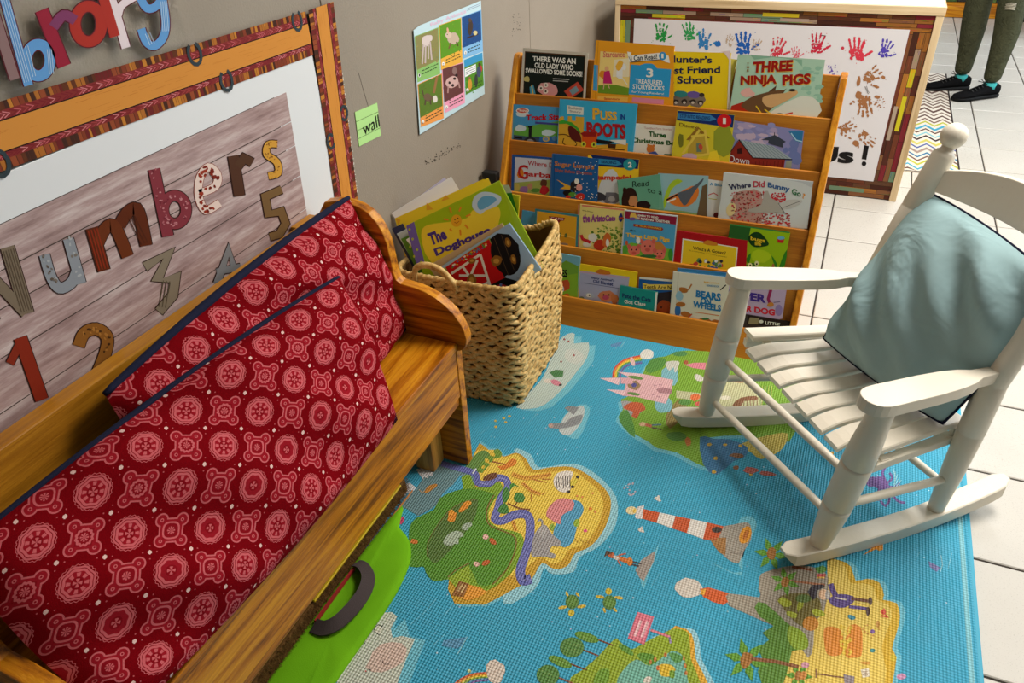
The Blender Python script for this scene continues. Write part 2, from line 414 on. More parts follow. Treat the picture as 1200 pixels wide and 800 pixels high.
# ------------------------------------------------------------------ whiteboard with its border, on the left wall
WY = lambda a, b: Vector((0, a, b))
def P3(u, v): return Vector((0.0, u, v))
wb = empty('whiteboard', (0, 0.75, 0.3), 'white board on the grey wall framed by orange paper border', 'board')
MB().box((0.0005, -0.35, 0.32), (0.008, 1.39, 1.02)).build('writing_surface', M['whiteboard'], wb, bevel=0.001)
def border(y0, y1, z0, z1, vertical, label_parent, seed, hooks):
    rg = random.Random(seed)
    a = Art(lambda u, v: Vector((0.0092, u, v)), (1, 0, 0), 0.0003, 0.00015)
    L = (z1-z0) if vertical else (y1-y0); Wd = (y1-y0) if vertical else (z1-z0)
    def q(s0, s1, t0, t1):  # s along, t across (0 inner .. 1 outer) -> 4 pts
        f = (lambda s, t: (y0 + t*Wd + (z0+s-0.683)*0.074, z0 + s)) if vertical else (lambda s, t: (y0 + s, z0 + t*Wd - (y0+s-1.39)*0.026))
        return [f(s0, t0), f(s1, t0), f(s1, t1), f(s0, t1)]
    a.poly(q(0, L, 0, 1), rgb(92, 48, 34), 0)
    for (t0, t1) in ((0.0, 0.17), (0.86, 1.0)):
        s = 0
        while s < L:
            w = rg.uniform(0.004, 0.011); c = rg.choice([(132, 60, 38), (98, 52, 30), (176, 108, 44), (112, 36, 36), (70, 40, 30), (150, 74, 44), (196, 128, 50)])
            d = rg.uniform(-0.015, 0.02)
            a.poly(q(s, min(L, s+w*0.88), t0, t1+d if t0 == 0 else t1), rgb(*c), 1); s += w
    for (t0, t1) in ((0.16, 0.27), (0.73, 0.87)):
        a.poly(q(0, L, t0, t1), rgb(132, 44, 44), 2)
        s = 0
        while s < L - 0.012:
            c = rg.choice([(196, 96, 104), (160, 66, 66), (208, 128, 132), (120, 30, 40)])
            m = rg.uniform(0.1, 0.9); e = q(s, s+0.010, t0 + (t1-t0)*0.15, t1 - (t1-t0)*0.15)
            a.stroke([e[0], ((e[1][0]+e[2][0])/2, (e[1][1]+e[2][1])/2), e[3]], 0.0016, rgb(*c), 3); s += rg.uniform(0.006, 0.012)
    a.poly(q(0, L, 0.27, 0.73), rgb(212, 142, 62), 4)
    for k in range(int(L*60)):
        s = rg.uniform(0, L*0.96); t = rg.uniform(0.31, 0.69); a.poly(q(s, min(L, s+rg.uniform(.01, .05)), t, t+0.006), rgb(196, 122, 48), 5)
    for t in (0.262, 0.722): a.poly(q(0, L, t, t+0.018), rgb(30, 20, 18), 6)
    for (s, t, r, ang) in hooks:
        c = q(s, s, t, t)[0]; pts = []
        for k in range(11):
            an = math.radians(ang + 30 + 300*k/10); pts.append((c[0] + r*1.0*math.cos(an), c[1] + r*1.25*math.sin(an)))
        a.stroke(pts, 0.0065, rgb(52, 64, 70), 8)
    o = a.build('border_strip', M['print'], wb); return o
for i, (a0, a1) in enumerate(((-0.35, 0.155), (0.155, 0.615), (0.615, 1.09), (1.09, 1.392))):
    hk = [(a1-a0-0.032, 0.83, 0.015, 90), (0.03, 0.14, 0.015, 90)] if i < 3 else [(0.028, 0.14, 0.015, 90), (0.268, 0.86, 0.015, 90)]
    border(a0, a1, 1.005, 1.094, False, wb, 20+i, hk)
border(1.372, 1.465, 0.835, 1.094, True, wb, 31, [(0.02, 0.86, 0.013, 180)])
border(1.372, 1.465, 0.50, 0.835, True, wb, 32, [(0.31, 0.15, 0.013, 0)])
for (y0, z0) in ((1.089, 1.094),):
    pass

t = NT('faded_plank_print'); v = t.obj((1, 0.1, 1), rnd=False); n1 = t.noise(v, 60, 6, 0.7); n2 = t.noise(t.obj((1, 0.6, 1), rnd=False), 11, 4, 0.6); 
c = t.ramp(n1, [(0.28, rgb(126, 98, 96)), (0.5, rgb(176, 150, 148)), (0.72, rgb(214, 200, 198))]); c = t.mix(t.math('GREATER_THAN', n2, 0.72), c, rgb(118, 92, 92)); t.base(c); t.rough(0.35); M['plankprint'] = t.m
NP = PL((0.0095, 0, 0), (1, 0, 0))
sg = empty('number_sign', (0.009, 0.78, 0.33), 'faded plank paper sign lettered Numbers with digits on the white board', 'sign')
zs = [0.33, 0.395, 0.47, 0.545, 0.62, 0.697, 0.775, 0.843, 0.895, 0.957]
for a0, a1 in zip(zs, zs[1:]):
    MB().prism([Vector((0.0084, -0.05, a0+.0010)), Vector((0.0084, 1.263+(a0-0.69)*0.06, a0+.0010)), Vector((0.0084, 1.263+(a1-0.69)*0.06, a1-.0010)), Vector((0.0084, -0.05, a1-.0010))], (0.0008, 0, 0)).build('plank_print', M['plankprint'], sg)
MB().box((0.0081, -0.05, 0.33), (0.0086, 1.24, 0.957)).build('paper_backing', M['dark'], sg)
def letter(name, strokes, cols, parent, plane, x0, y0, s, outline, out_w=8, deco=None, base=0.0005, label=None, mat='gloss'):
    a = Art(plane, (1, 0, 0), base, 0.00012); a.z(x0, y0, s)
    for (pts, w, closed, sm) in strokes:
        a.stroke(pts, w + out_w, outline, 0, closed, sm)
    for i, (pts, w, closed, sm) in enumerate(strokes):
        a.stroke(pts, w - out_w*0.2, cols[i % len(cols)], 2 + (i % 2), closed, sm)
    if deco: deco(a)
    return a.build(name, M[mat], parent)
DK = rgb(52, 28, 24)
z1 = (0, 0, 2.6667); z2 = (0, 200, 2.6667)
g = lambda *c: rgb(*c)
def stripes(path, off, n, w, col, ly=5):
    def f(a):
        (xa, ya), (xb, yb) = path; dx, dy = xb-xa, yb-ya; m = math.hypot(dx, dy); nx, ny = -dy/m, dx/m
        for k in range(n):
            o_ = off*(k/(n-1) - 0.5)*2; a.stroke([(xa+nx*o_+dx*.04, ya+ny*o_+dy*.04), (xb+nx*o_-dx*.04, yb+ny*o_-dy*.04)], w, col, ly)
    return f
def mottle(pts, n, r, cols, seed=2, ly=5):
    def f(a):
        rg = random.Random(seed)
        for k in range(n):
            p = rg.choice(pts); a.ell(p[0]+rg.uniform(-8, 8), p[1]+rg.uniform(-8, 8), r*rg.uniform(.4, 1), r*rg.uniform(.3, .8), rg.choice(cols), ly, rg.uniform(0, 180), 7, .5)
    return f
def many(*fs):
    def f(a):
        for q in fs: q(a)
    return f
def al(pts, n=8):
    out = []
    for p, q in zip(pts, pts[1:]):
        for k in range(n): out.append((p[0]+(q[0]-p[0])*k/n, p[1]+(q[1]-p[1])*k/n))
    return out
letter('letter', [([(-75, 275), (-20, 470)], 40, False, 0), ([(-80, 275), (80, 445)], 34, False, 0), ([(22, 238), (84, 446)], 44, False, 0)], [g(124, 110, 92)], sg, NP, *z2, DK, 5, stripes([(22, 238), (84, 446)], 16, 5, 3, g(92, 78, 62)))
letter('letter', [([(138, 262), (158, 330), (185, 366), (222, 350), (240, 310)], 34, False, 4), ([(212, 212), (252, 352)], 34, False, 0)], [g(140, 146, 154)], sg, NP, *z2, DK, 5, mottle(al([(138, 262), (158, 330), (185, 360)])+al([(212, 212), (252, 340)]), 26, 7, [g(168, 172, 176), g(96, 84, 74), g(120, 112, 104)]))
mst = [([(286, 178), (324, 312)], 40, False, 0), ([(303, 230), (330, 178), (360, 178), (398, 268)], 38, False, 4), ([(372, 170), (402, 126), (432, 128), (456, 234)], 38, False, 4)]
letter('letter', mst, [g(92, 40, 18), g(104, 48, 20)], sg, NP, *z2, DK, 5, many(stripes([(286, 178), (324, 312)], 14, 4, 4, g(140, 46, 22)), stripes([(408, 140), (452, 230)], 10, 3, 3, g(78, 36, 20))))
bring = [(545+36*math.cos(math.radians(a_)), 655+44*math.sin(math.radians(a_))) for a_ in range(0, 360, 30)]
letter('letter', [([(480, 528), (524, 738)], 36, False, 0), (bring, 34, True, 3)], [g(130, 52, 62)], sg, NP, *z1, DK, 5, mottle(al([(480, 535), (520, 725)])+bring, 60, 5, [g(190, 128, 134), g(110, 36, 48), g(172, 100, 108)]))
est = [(622, 604), (672, 582), (678, 545), (650, 522), (624, 556), (620, 612), (642, 656), (686, 634)]
letter('letter', [(est, 25, False, 4)], [g(228, 206, 196)], sg, NP, *z1, g(140, 60, 44), 3, mottle(al(est, 5), 34, 8, [g(150, 52, 34), g(120, 38, 26)], 4))
letter('letter', [([(728, 486), (748, 612)], 34, False, 0), ([(742, 520), (762, 494), (788, 508)], 28, False, 0)], [[g(80, 50, 36), g(160, 44, 22)], g(82, 54, 38)], sg, NP, *z1, DK, 5)
sst = [(866, 450), (838, 452), (833, 482), (864, 506), (868, 540), (838, 550)]
letter('letter', [(sst, 22, False, 4)], [g(206, 152, 60)], sg, NP, *z1, DK, 5, mottle(al(sst, 6), 30, 3, [g(140, 88, 30), g(120, 70, 24)]))
letter('digit', [([(30, 602), (66, 528)], 26, False, 0), ([(62, 520), (130, 715)], 42, False, 0)], [g(136, 46, 28), [g(138, 44, 26), g(60, 32, 26)]], sg, NP, *z2, DK, 5)
letter('digit', [([(245, 548), (262, 508), (300, 494), (334, 520), (328, 570), (300, 640)], 38, False, 4)], [g(142, 92, 38)], sg, NP, *z2, DK, 5, mottle(al([(262, 508), (300, 494), (334, 520), (328, 570)]), 24, 6, [g(70, 44, 22), g(176, 120, 54)]))
letter('digit', [([(452, 300), (528, 256), (490, 340), (548, 332), (540, 388), (496, 440)], 30, False, 0)], [g(134, 122, 104)], sg, NP, *z2, DK, 5, stripes([(520, 340), (505, 430)], 10, 3, 3, g(92, 82, 66)))
letter('digit', [([(678, 352), (714, 246), (742, 350)], 26, False, 0), ([(676, 316), (752, 300)], 22, False, 0)], [g(128, 130, 134)], sg, NP, *z2, DK, 5)
letter('digit', [([(880, 592), (828, 614), (838, 668), (878, 660), (892, 698), (872, 732), (842, 740)], 25, False, 0)], [g(120, 92, 58)], sg, NP, *z1, DK, 5)

# letters of the word library, standing off the wall on clear film
LP_ = PL((0.016, 0, 0), (1, 0, 0)); z6 = (0, 0, 5.0); MR = rgb(92, 30, 40)
def sword(strokes, cols, label, deco=None):
    o = letter('paper_letter', strokes, cols, None, LP_, *z6, MR, 11, deco, 0.0005); tag(o, label, 'letter', 'paper letters of the word library'); return o
sword([([(-60, 0), (85, 465)], 60, False, 0)], [g(140, 112, 112)], 'mauve brown paper letter stem at the left edge of the word')
def ring(cx, cy, rx, ry, n=14): return [(cx+rx*math.cos(2*PI*k/n), cy+ry*math.sin(2*PI*k/n)) for k in range(n)]
bl, bl2 = g(98, 156, 214), g(190, 214, 236)
sword([(ring(222, 352, 70, 92), 66, True, 3), ([(15, -40), (165, 500)], 56, False, 0)], [bl], 'blue and white striped paper letter b', many(stripes([(15, -40), (165, 500)], 20, 4, 3.5, bl2, 6), stripes([(150, 260), (200, 455)], 8, 2, 3.5, bl2), stripes([(285, 280), (300, 440)], 12, 3, 3.5, bl2)))
sword([([(242, 58), (375, 388)], 78, False, 0), ([(310, 160), (370, 90), (440, 120)], 62, False, 4)], [[g(150, 34, 56), g(96, 52, 116)], g(126, 60, 100)], 'maroon to purple paper letter r with thick stem')
sword([(ring(516, 140, 78, 104), 66, True, 3), ([(590, -60), (672, 214)], 62, False, 0)], [g(172, 50, 40)], 'rust red paper letter a between two letters r')
sword([([(630, -80), (737, 280)], 54, False, 0), ([(690, 90), (712, 30), (790, -20)], 46, False, 4)], [g(228, 214, 220)], 'pale pink white paper letter r beside the red letter')
sword([([(800, -60), (850, 40), (900, 45), (945, 0)], 50, False, 4), ([(940, -60), (968, 120), (955, 215), (905, 268), (855, 245), (825, 168)], 50, False, 4)], [bl], 'blue striped paper letter y at the right end', many(stripes([(955, 0), (968, 190)], 16, 4, 3.5, bl2, 6), stripes([(860, 190), (890, 262)], 14, 3, 3.5, bl2)))
t = NT('clear_film'); t.base((1, 1, 1, 1)); t.rough(0.08); t.b.inputs['Transmission Weight'].default_value = 1.0; t.b.inputs['IOR'].default_value = 1.02; t.b.inputs['Coat Weight'].default_value = 0.6
tv = t.obj(); t.bump(t.noise(tv, 18, 3), 0.004); M['film'] = t.m
a0 = LP_(0, 112); a1 = LP_(232, 52)
fb = MB(); n = 16; top = [LP_(-40 + k*18, -30) for k in range(n+1)]
vs = []; fs = []
for k in range(n+1):
    p = a0.lerp(a1, k/n); wv = 0.0022*math.sin(k*1.7)
    for j in range(4):
        vs.append(Vector((0.012 + wv*(1-j/3), p.y, p.z + (1.26-p.z)*j/3)))
for k in range(n):
    for j in range(3): fs.append((k*4+j, (k+1)*4+j, (k+1)*4+j+1, k*4+j+1))
tag(fb.add(vs, fs).build('clear_film', M['film'], smooth=True), 'sheet of clear glossy film carrying the word letters', 'film')

# ------------------------------------------------------------------ animal poster and word card
po = empty('animal_poster', (0, 2.05, 0.68), 'pale blue poster of six baby animal photos taped to the wall', 'poster')
PP = PL((0.0055, 0, 0), (1, 0, 0)); a = Art(PP, (1, 0, 0), 0.0003, 0.0001); a.z(480, 0, 5)
quad = [(24, 178), (60, 150), (418, 4), (440, 550), (60, 788)]
w4 = [a.P(q) for q in quad]
MB().prism([Vector((0.004, p.y, p.z)) for p in w4], (0.0014, 0, 0)).build('paper_sheet', plain('poster_paper', rgb(196, 224, 234), 0.35), po)
a.text('Baby Animals', [(120, 135), (330, 52), (332, 82), (124, 162)], rgb(226, 190, 214), 2, 0.02)
for k in range(2): a.stroke([(336, 52+k*10), (410, 22+k*10)], 2.2, rgb(120, 130, 160), 2)
def cell(ph, bg, tagc, tq, num, draw, bgs=None):
    a.poly([(ph[0][0]-4, ph[0][1]-2), (ph[1][0]+4, ph[1][1]-6), (tq[2][0]+4, tq[2][1]+2), (tq[3][0]-4, tq[3][1]+6)], tagc, 2)
    a.poly(ph, bg, 3); rgp = random.Random(num)
    for k in range(50):
        u, v_ = rgp.random(), rgp.random(); x = ph[0][0]+(ph[1][0]-ph[0][0])*u + (ph[3][0]-ph[0][0])*v_; y = ph[0][1]+(ph[1][1]-ph[0][1])*u+(ph[3][1]-ph[0][1])*v_
        x = min(max(x, ph[0][0]+8), ph[1][0]-6); c_ = tuple(q*rgp.uniform(.6, 1.5) for q in bg[:3])+(1,); a.ell(x, y+3, rgp.uniform(2, 7), rgp.uniform(1, 4), c_, 4, rgp.uniform(0, 180), 6)
    draw(a)
    a.ell(tq[0][0]+14, (tq[0][1]+tq[3][1])/2-2, 8, 11, rgb(240, 240, 236), 6); a.text(str(num), [(tq[0][0]+10, tq[0][1]+24), (tq[0][0]+18, tq[0][1]+21), (tq[0][0]+18, tq[0][1]+36), (tq[0][0]+10, tq[0][1]+39)], rgb(60, 60, 60), 7)
    for k in range(2):
        x0_ = tq[0][0]+30; sl = (tq[1][1]-tq[0][1])/(tq[1][0]-tq[0][0])
        xx = x0_
        while xx < tq[1][0]-12:
            w_ = rgp.uniform(6, 14); yy = tq[0][1] + sl*(xx-tq[0][0]) + 18 + k*18
            a.stroke([(xx, yy), (xx+w_, yy+sl*w_)], 5, rgb(44, 60, 40), 6); xx += w_ + 4
def lamb(a):
    w = g(214, 200, 196)
    a.ell(95, 240, 26, 36, w, 6, 10, 14, .2); a.ell(118, 222, 14, 18, w, 6, 0, 12, .2)
    for p in ([(80, 260), (72, 375)], [(92, 265), (90, 370)], [(108, 255), (108, 345)], [(118, 245), (128, 350)]): a.stroke(p, 9, g(196, 180, 176), 7)
def bunny(a):
    a.ell(255, 225, 34, 34, g(196, 176, 156), 6, -20, 14, .15); a.ell(226, 205, 18, 20, g(214, 192, 172), 7, 0, 12, .1); a.ell(222, 178, 6, 18, g(222, 168, 140), 7, -10); a.stroke([(240, 250), (228, 285)], 8, g(120, 90, 60), 7); a.stroke([(272, 245), (282, 270)], 8, g(90, 66, 44), 7); a.ell(219, 202, 3, 3, g(20, 16, 14), 8)
def owl(a):
    a.ell(354, 160, 14, 46, g(70, 56, 48), 6, 5, 12, .2); a.ell(352, 118, 9, 12, g(90, 70, 56), 7); a.ell(384, 192, 12, 14, g(210, 196, 140), 7, 0, 10, .3); a.stroke([(335, 222), (400, 200)], 8, g(60, 44, 40), 6)
def cub(a):
    a.ell(105, 570, 28, 22, g(112, 92, 72), 6, 25, 12, .2); a.stroke([(80, 560), (74, 530)], 6, g(90, 74, 60), 7); a.ell(148, 580, 14, 22, g(220, 214, 206), 7, 0, 12, .3); a.stroke([(160, 445), (140, 545)], 14, g(150, 110, 70), 6); a.stroke([(92, 585), (88, 615)], 8, g(90, 74, 60), 7); a.stroke([(120, 585), (122, 612)], 8, g(90, 74, 60), 7)
def pig(a):
    a.ell(248, 480, 40, 34, g(206, 170, 166), 6, -35, 14, .15)
    for x, y in ((232, 485), (262, 460), (250, 500), (272, 440)): a.ell(x, y, 8, 9, g(50, 36, 36), 7, 0, 9, .4)
    a.ell(262, 415, 14, 22, g(140, 110, 108), 6); a.stroke([(225, 505), (222, 545)], 8, g(180, 140, 136), 7); a.stroke([(285, 480), (292, 515)], 8, g(180, 140, 136), 7)
def kids(a):
    a.poly([(318, 352), (425, 307), (427, 350), (320, 395)], g(60, 150, 200), 5)
    a.poly([(322, 405), (386, 375), (388, 418), (324, 452)], g(236, 240, 240), 6)
    for k in range(3): a.stroke([(328, 412+k*12), (382, 388+k*12)], 3, g(90, 100, 120), 7)
    a.ell(408, 378, 8, 12, g(80, 56, 44), 7); a.ell(404, 420, 13, 32, g(70, 80, 110), 7); a.ell(414, 402, 10, 20, g(190, 60, 60), 6); a.ell(350, 458, 7, 10, g(150, 104, 80), 7); a.ell(352, 495, 12, 32, g(206, 150, 60), 7); a.ell(388, 470, 10, 36, g(60, 66, 60), 7)
cell([(32, 215), (165, 165), (172, 350), (42, 410)], g(140, 136, 84), g(140, 190, 110), [(42, 410), (172, 352), (175, 430), (50, 476)], 1, lamb)
cell([(175, 150), (298, 108), (302, 290), (182, 345)], g(96, 150, 40), g(232, 176, 70), [(182, 348), (302, 292), (305, 362), (188, 404)], 2, bunny)
cell([(305, 102), (415, 62), (420, 235), (312, 280)], g(34, 76, 134), g(130, 184, 226), [(312, 282), (422, 238), (425, 300), (316, 338)], 3, owl)
cell([(50, 495), (185, 435), (192, 620), (62, 690)], g(94, 122, 48), g(236, 156, 80), [(62, 690), (193, 622), (196, 690), (70, 738)], 4, cub)
cell([(192, 404), (310, 370), (315, 540), (202, 600)], g(104, 62, 62), g(238, 160, 190), [(202, 602), (318, 542), (320, 600), (210, 656)], 5, pig)
cell([(318, 352), (425, 307), (434, 500), (328, 556)], g(84, 140, 44), g(190, 220, 230), [(324, 500), (434, 450), (434, 504), (328, 558)], 6, kids)
a.build('printed_pictures', M['gloss'], po)
cardp = PL((0.002, 0, 0), (1, 0, 0)); cd_ = empty('word_card', (0, 1.57, 0.75), 'small light green card reading wall taped to the grey wall', 'card')
a = Art(cardp, (1, 0, 0), 0.0006, 0.0001); a.z(400, 0, 4)
qd = [(64, 526), (168, 482), (186, 635), (84, 686)]
MB().prism([Vector((0.0008, a.P(q).y, a.P(q).z)) for q in qd], (0.0012, 0, 0)).build('card_sheet', plain('green_card', rgb(178, 226, 142), 0.6), cd_)
for q in ([(68, 570), (173, 523)], [(74, 612), (178, 562)], [(79, 650), (182, 598)]): a.stroke(q, 1.6, rgb(60, 90, 50), 2)
a.text('wall', [(96, 578), (172, 535), (180, 592), (104, 634)], rgb(28, 34, 24), 3, 0.0)
a.build('printed_word', M['print'], cd_)
# ------------------------------------------------------------------ play mat
MZ = 0.007
pm = empty('play_mat', (0.8, 0.9, 0), 'turquoise foam play mat printed with cartoon islands under the rocking chair', 'play mat')
MB().box((0.02, -0.5, 0.0004), (1.554, 1.9915, MZ)).build('foam_sheet', plain('turquoise_foam', rgb(38, 158, 190), 0.5, 0.4), pm, bevel=0.003)
A = Art(PL((0, 0, MZ), (0, 0, 1)), (0, 0, 1), 0.0001, 0.00006)
SEA = g(46, 166, 202); FO = g(150, 208, 222); FO2 = g(108, 194, 216)
A._put([Vector((0.03, -0.49, MZ)), Vector((1.546, -0.49, MZ)), Vector((1.546, 1.984, MZ)), Vector((0.03, 1.984, MZ))], [(0, 1, 2, 3)], SEA, 0)
A._put([Vector((1.527, -0.49, MZ)), Vector((1.537, -0.49, MZ)), Vector((1.537, 1.984, MZ)), Vector((1.527, 1.984, MZ))], [(0, 1, 2, 3)], g(130, 200, 214), 1)
# speckles and brush marks of the sea
rg = random.Random(11)
for k in range(420):
    x, y = rg.uniform(0.1, 1.5), rg.uniform(0.2, 1.95); r_ = rg.uniform(.0008, .0024)
    A._put([Vector((x+r_*math.cos(q), y+r_*math.sin(q), MZ)) for q in (0, 1.2, 2.4, 3.8, 5)], [(0, 1, 2, 3, 4)], rg.choice([g(200, 224, 240), FO, g(176, 196, 232)]), 2)
for k in range(70):
    x, y = rg.uniform(0.3, 1.5), rg.uniform(0.3, 1.9); L_ = rg.uniform(.02, .06); w_ = rg.uniform(.0005, .0012)
    A._put([Vector((x, y, MZ)), Vector((x+w_, y, MZ)), Vector((x+.01+w_, y+L_, MZ)), Vector((x+.01, y+L_, MZ))], [(0, 1, 2, 3)], g(130, 200, 220), 1)
# --- savanna island
A.z(450, 500, 4)
isl = [(420, 130), (490, 108), (540, 115), (560, 140), (620, 122), (665, 150), (700, 200), (780, 190), (880, 188), (960, 228), (1035, 290), (1064, 350), (1050, 440), (1010, 515), (960, 565), (895, 595), (862, 650), (800, 668), (740, 640), (690, 715), (600, 765), (500, 820), (440, 830), (300, 760)]
A.poly([(x+(12 if x > 560 else 0)+6, y-8 if y < 300 else y+10) for x, y in isl], FO2, 3, 3)
A.poly([(x+(8 if x > 560 else 0), y) for x, y in [(600, 110), (680, 130), (720, 190), (880, 172), (990, 225), (1080, 330), (1078, 460), (1000, 560), (910, 610), (880, 680), (780, 690), (740, 665), (700, 760), (560, 830), (600, 600), (700, 300)]], FO, 4, 3)
A.poly(isl, g(206, 160, 30), 6, 3)
A.poly([(420, 130), (490, 108), (540, 118), (560, 145), (620, 130), (650, 160), (680, 212), (780, 212), (880, 205), (950, 250), (1010, 305), (1028, 370), (1012, 440), (975, 510), (925, 555), (868, 575), (835, 625), (790, 642), (735, 612), (680, 650), (600, 700), (500, 600), (450, 300)], g(238, 204, 72), 7, 3)
A.poly([(62, 420), (85, 360), (150, 290), (190, 230), (240, 178), (275, 166), (370, 196), (440, 228), (420, 300), (330, 310), (290, 330), (230, 380), (160, 418), (100, 380)], g(104, 140, 146), 8)
A.poly([(265, 330), (300, 290), (325, 270), (350, 235), (375, 232), (372, 290), (330, 305)], g(70, 166, 200), 9, 2)
A.poly([(380, 190), (430, 130), (470, 110), (500, 140), (470, 200), (440, 215)], g(96, 140, 60), 9, 3)
gr_ = [(118, 560), (118, 480), (150, 428), (232, 390), (262, 335), (330, 302), (372, 290), (362, 238), (405, 226), (430, 285), (500, 270), (545, 260), (560, 310), (520, 340), (490, 400), (500, 450), (560, 480), (640, 500), (655, 560), (625, 650), (560, 720), (500, 760), (420, 780), (310, 715), (230, 722), (195, 680), (185, 655), (120, 655)]
A.poly(gr_, g(128, 168, 24), 10, 2)
A.poly([(118, 560), (118, 480), (150, 428), (232, 390), (262, 335), (330, 302), (405, 290), (500, 310), (520, 330), (480, 400), (495, 450), (545, 490), (620, 520), (605, 620), (545, 700), (500, 740), (440, 740), (395, 650), (300, 712), (230, 722), (195, 680), (185, 655), (120, 655)], g(84, 146, 28), 11, 2)
A.poly([(205, 600), (215, 540), (270, 430), (350, 370), (430, 340), (440, 360), (420, 440), (360, 520), (300, 590), (240, 640)], g(82, 116, 42), 12, 3)
A.stroke([(205, 610), (205, 550), (240, 480), (300, 400), (360, 360), (430, 340)], 7, g(104, 112, 40), 13, False, 3)
A.stroke([(515, 320), (485, 380), (482, 430), (500, 465), (560, 490), (616, 520), (612, 590), (575, 670), (510, 738)], 7, g(130, 104, 32), 13, False, 3)
A.stroke([(300, 705), (340, 670), (400, 640)], 6, g(130, 110, 40), 13, False, 3)
A.poly([(300, 710), (400, 648), (405, 740), (350, 770)], g(150, 178, 34), 12)
riv = [(270, 172), (330, 190), (400, 208), (432, 226), (440, 262), (490, 268), (530, 240), (572, 250), (578, 290), (548, 335), (532, 390), (520, 432), (556, 440), (610, 414), (660, 410), (684, 440), (682, 520), (662, 600), (640, 670), (650, 720), (690, 712)]
A.stroke(riv, [26, 46], g(98, 104, 178), 14, False, 4)
for o_ in (-9, 0, 9): A.stroke([(x+o_, y+o_*.4) for x, y in riv[4:]], 2, g(150, 152, 214), 15, False, 4)
for q in ([(80, 330), (60, 330), (95, 272), (120, 262), (150, 285), (140, 300), (120, 295), (125, 312), (100, 310), (105, 325)], [(150, 200), (180, 192), (232, 215), (225, 232), (205, 226), (208, 242), (188, 236), (185, 250)]): A.poly(q, g(224, 222, 224), 13)
A.poly([(190, 305), (205, 280), (240, 268), (252, 275), (235, 290), (200, 312)], g(196, 130, 40), 13, 2); A.stroke([(165, 295), (180, 312), (190, 300)], 3, g(200, 150, 90), 13)
pond = [(860, 352), (915, 350), (936, 390), (912, 440), (900, 490), (885, 540), (845, 565), (800, 535), (795, 490), (820, 430)]
A.poly(pond, g(74, 158, 196), 14, 3)
A.ell(902, 450, 14, 22, g(150, 180, 40), 15, 0, 8, .5); A.ell(790, 470, 14, 16, g(140, 170, 50), 13, 0, 8, .5)
A.poly([(762, 420), (768, 385), (800, 350), (840, 335), (888, 350), (886, 385), (860, 400), (832, 420), (830, 455), (808, 452), (790, 440)], g(222, 136, 140), 16, 3)
A.poly([(690, 590), (700, 520), (730, 470), (760, 462), (785, 500), (830, 540), (820, 562), (790, 560), (776, 585), (802, 598), (796, 618), (740, 608), (700, 612)], g(160, 156, 156), 16, 3)
A.stroke([(716, 495), (738, 475), (742, 445), (730, 435), (722, 445)], 9, g(150, 146, 148), 16, False, 3); A.ell(745, 492, 22, 26, g(176, 172, 170), 17)
zb = [(795, 265), (805, 225), (845, 208), (885, 212), (880, 240), (868, 262), (876, 290), (850, 308), (815, 298)]
A.poly(zb, g(232, 224, 214), 16, 3)
for k in range(7): A.stroke([(806+k*11, 228+(k % 2)*6), (812+k*10, 290-(k % 3)*8)], 4, g(60, 50, 52), 17, False)
A.poly([(868, 262), (905, 240), (905, 262), (880, 282)], g(220, 200, 60), 15)
for p in ((908, 236), (884, 282), (866, 306)): A.ell(p[0], p[1], 8, 7, g(40, 30, 30), 18)
def giraffe(p, w):
    A.stroke(p, w, g(226, 164, 54), 15, False, 3)
    for q in al(p, 7)[1:]: A.ell(q[0], q[1], 4, 3, g(170, 96, 30), 16, 0, 6, .5)
giraffe([(600, 222), (660, 240), (740, 232), (784, 222)], 22); A.stroke([(690, 245), (762, 262)], 5, g(190, 120, 40), 15); A.stroke([(740, 246), (782, 246)], 5, g(190, 120, 40), 15)
giraffe([(648, 262), (690, 300), (735, 316)], 18); A.stroke([(690, 315), (692, 350)], 5, g(190, 120, 40), 15); A.stroke([(740, 318), (756, 310)], 5, g(190, 120, 40), 15); giraffe([(604, 440), (618, 490)], 18)
A.poly([(535, 185), (560, 180), (580, 165), (600, 150), (622, 158), (616, 178), (590, 190), (560, 202), (540, 196)], g(226, 130, 30), 15, 3)
A.stroke([(470, 160), (520, 166), (570, 178)], 6, g(150, 80, 30), 15)
for (x, y, r) in ((470, 180, 20), (498, 150, 16), (455, 200, 14), (530, 128, 20)): A.ell(x, y, r*1.2, r, g(110, 150, 40), 15, 0, 9, .6)
for (x, y, r) in ((482, 160, 12), (510, 130, 10), (465, 190, 9)): A.ell(x, y, r, r, g(232, 196, 60), 16, 0, 8, .6)
A.ell(500, 235, 36, 16, g(110, 62, 34), 16, -20, 10, .2); A.stroke([(432, 196), (415, 220)], 8, g(220, 226, 232), 17)
A.poly([(585, 272), (605, 264), (640, 285), (612, 276), (590, 300)], g(70, 140, 50), 15); 
for (x, y, rx, ry) in ((570, 318, 18, 34), (630, 335, 26, 24), (560, 385, 28, 26)): A.ell(x, y, rx, ry, g(64, 132, 50), 16, 0, 9, .5)
A.stroke([(580, 360), (640, 385), (685, 388)], 7, g(130, 74, 30), 15); A.stroke([(612, 372), (628, 350)], 6, g(130, 74, 30), 15)
for (x, y, rx, ry, ro) in ((375, 378, 34, 15, -45), (318, 422, 20, 30, 10)): A.ell(x, y, rx, ry, g(236, 146, 28), 15, ro, 10, .5)
A.ell(398, 358, 12, 10, g(240, 160, 40), 16); A.ell(316, 402, 14, 12, g(240, 160, 40), 16)
A.poly([(278, 540), (300, 505), (340, 488), (370, 500), (372, 515), (350, 520), (350, 550), (330, 548), (320, 556), (290, 555)], g(174, 190, 166), 15, 2)
A.poly([(362, 478), (378, 455), (410, 450), (412, 465), (398, 472), (392, 486)], g(170, 186, 164), 15, 2)
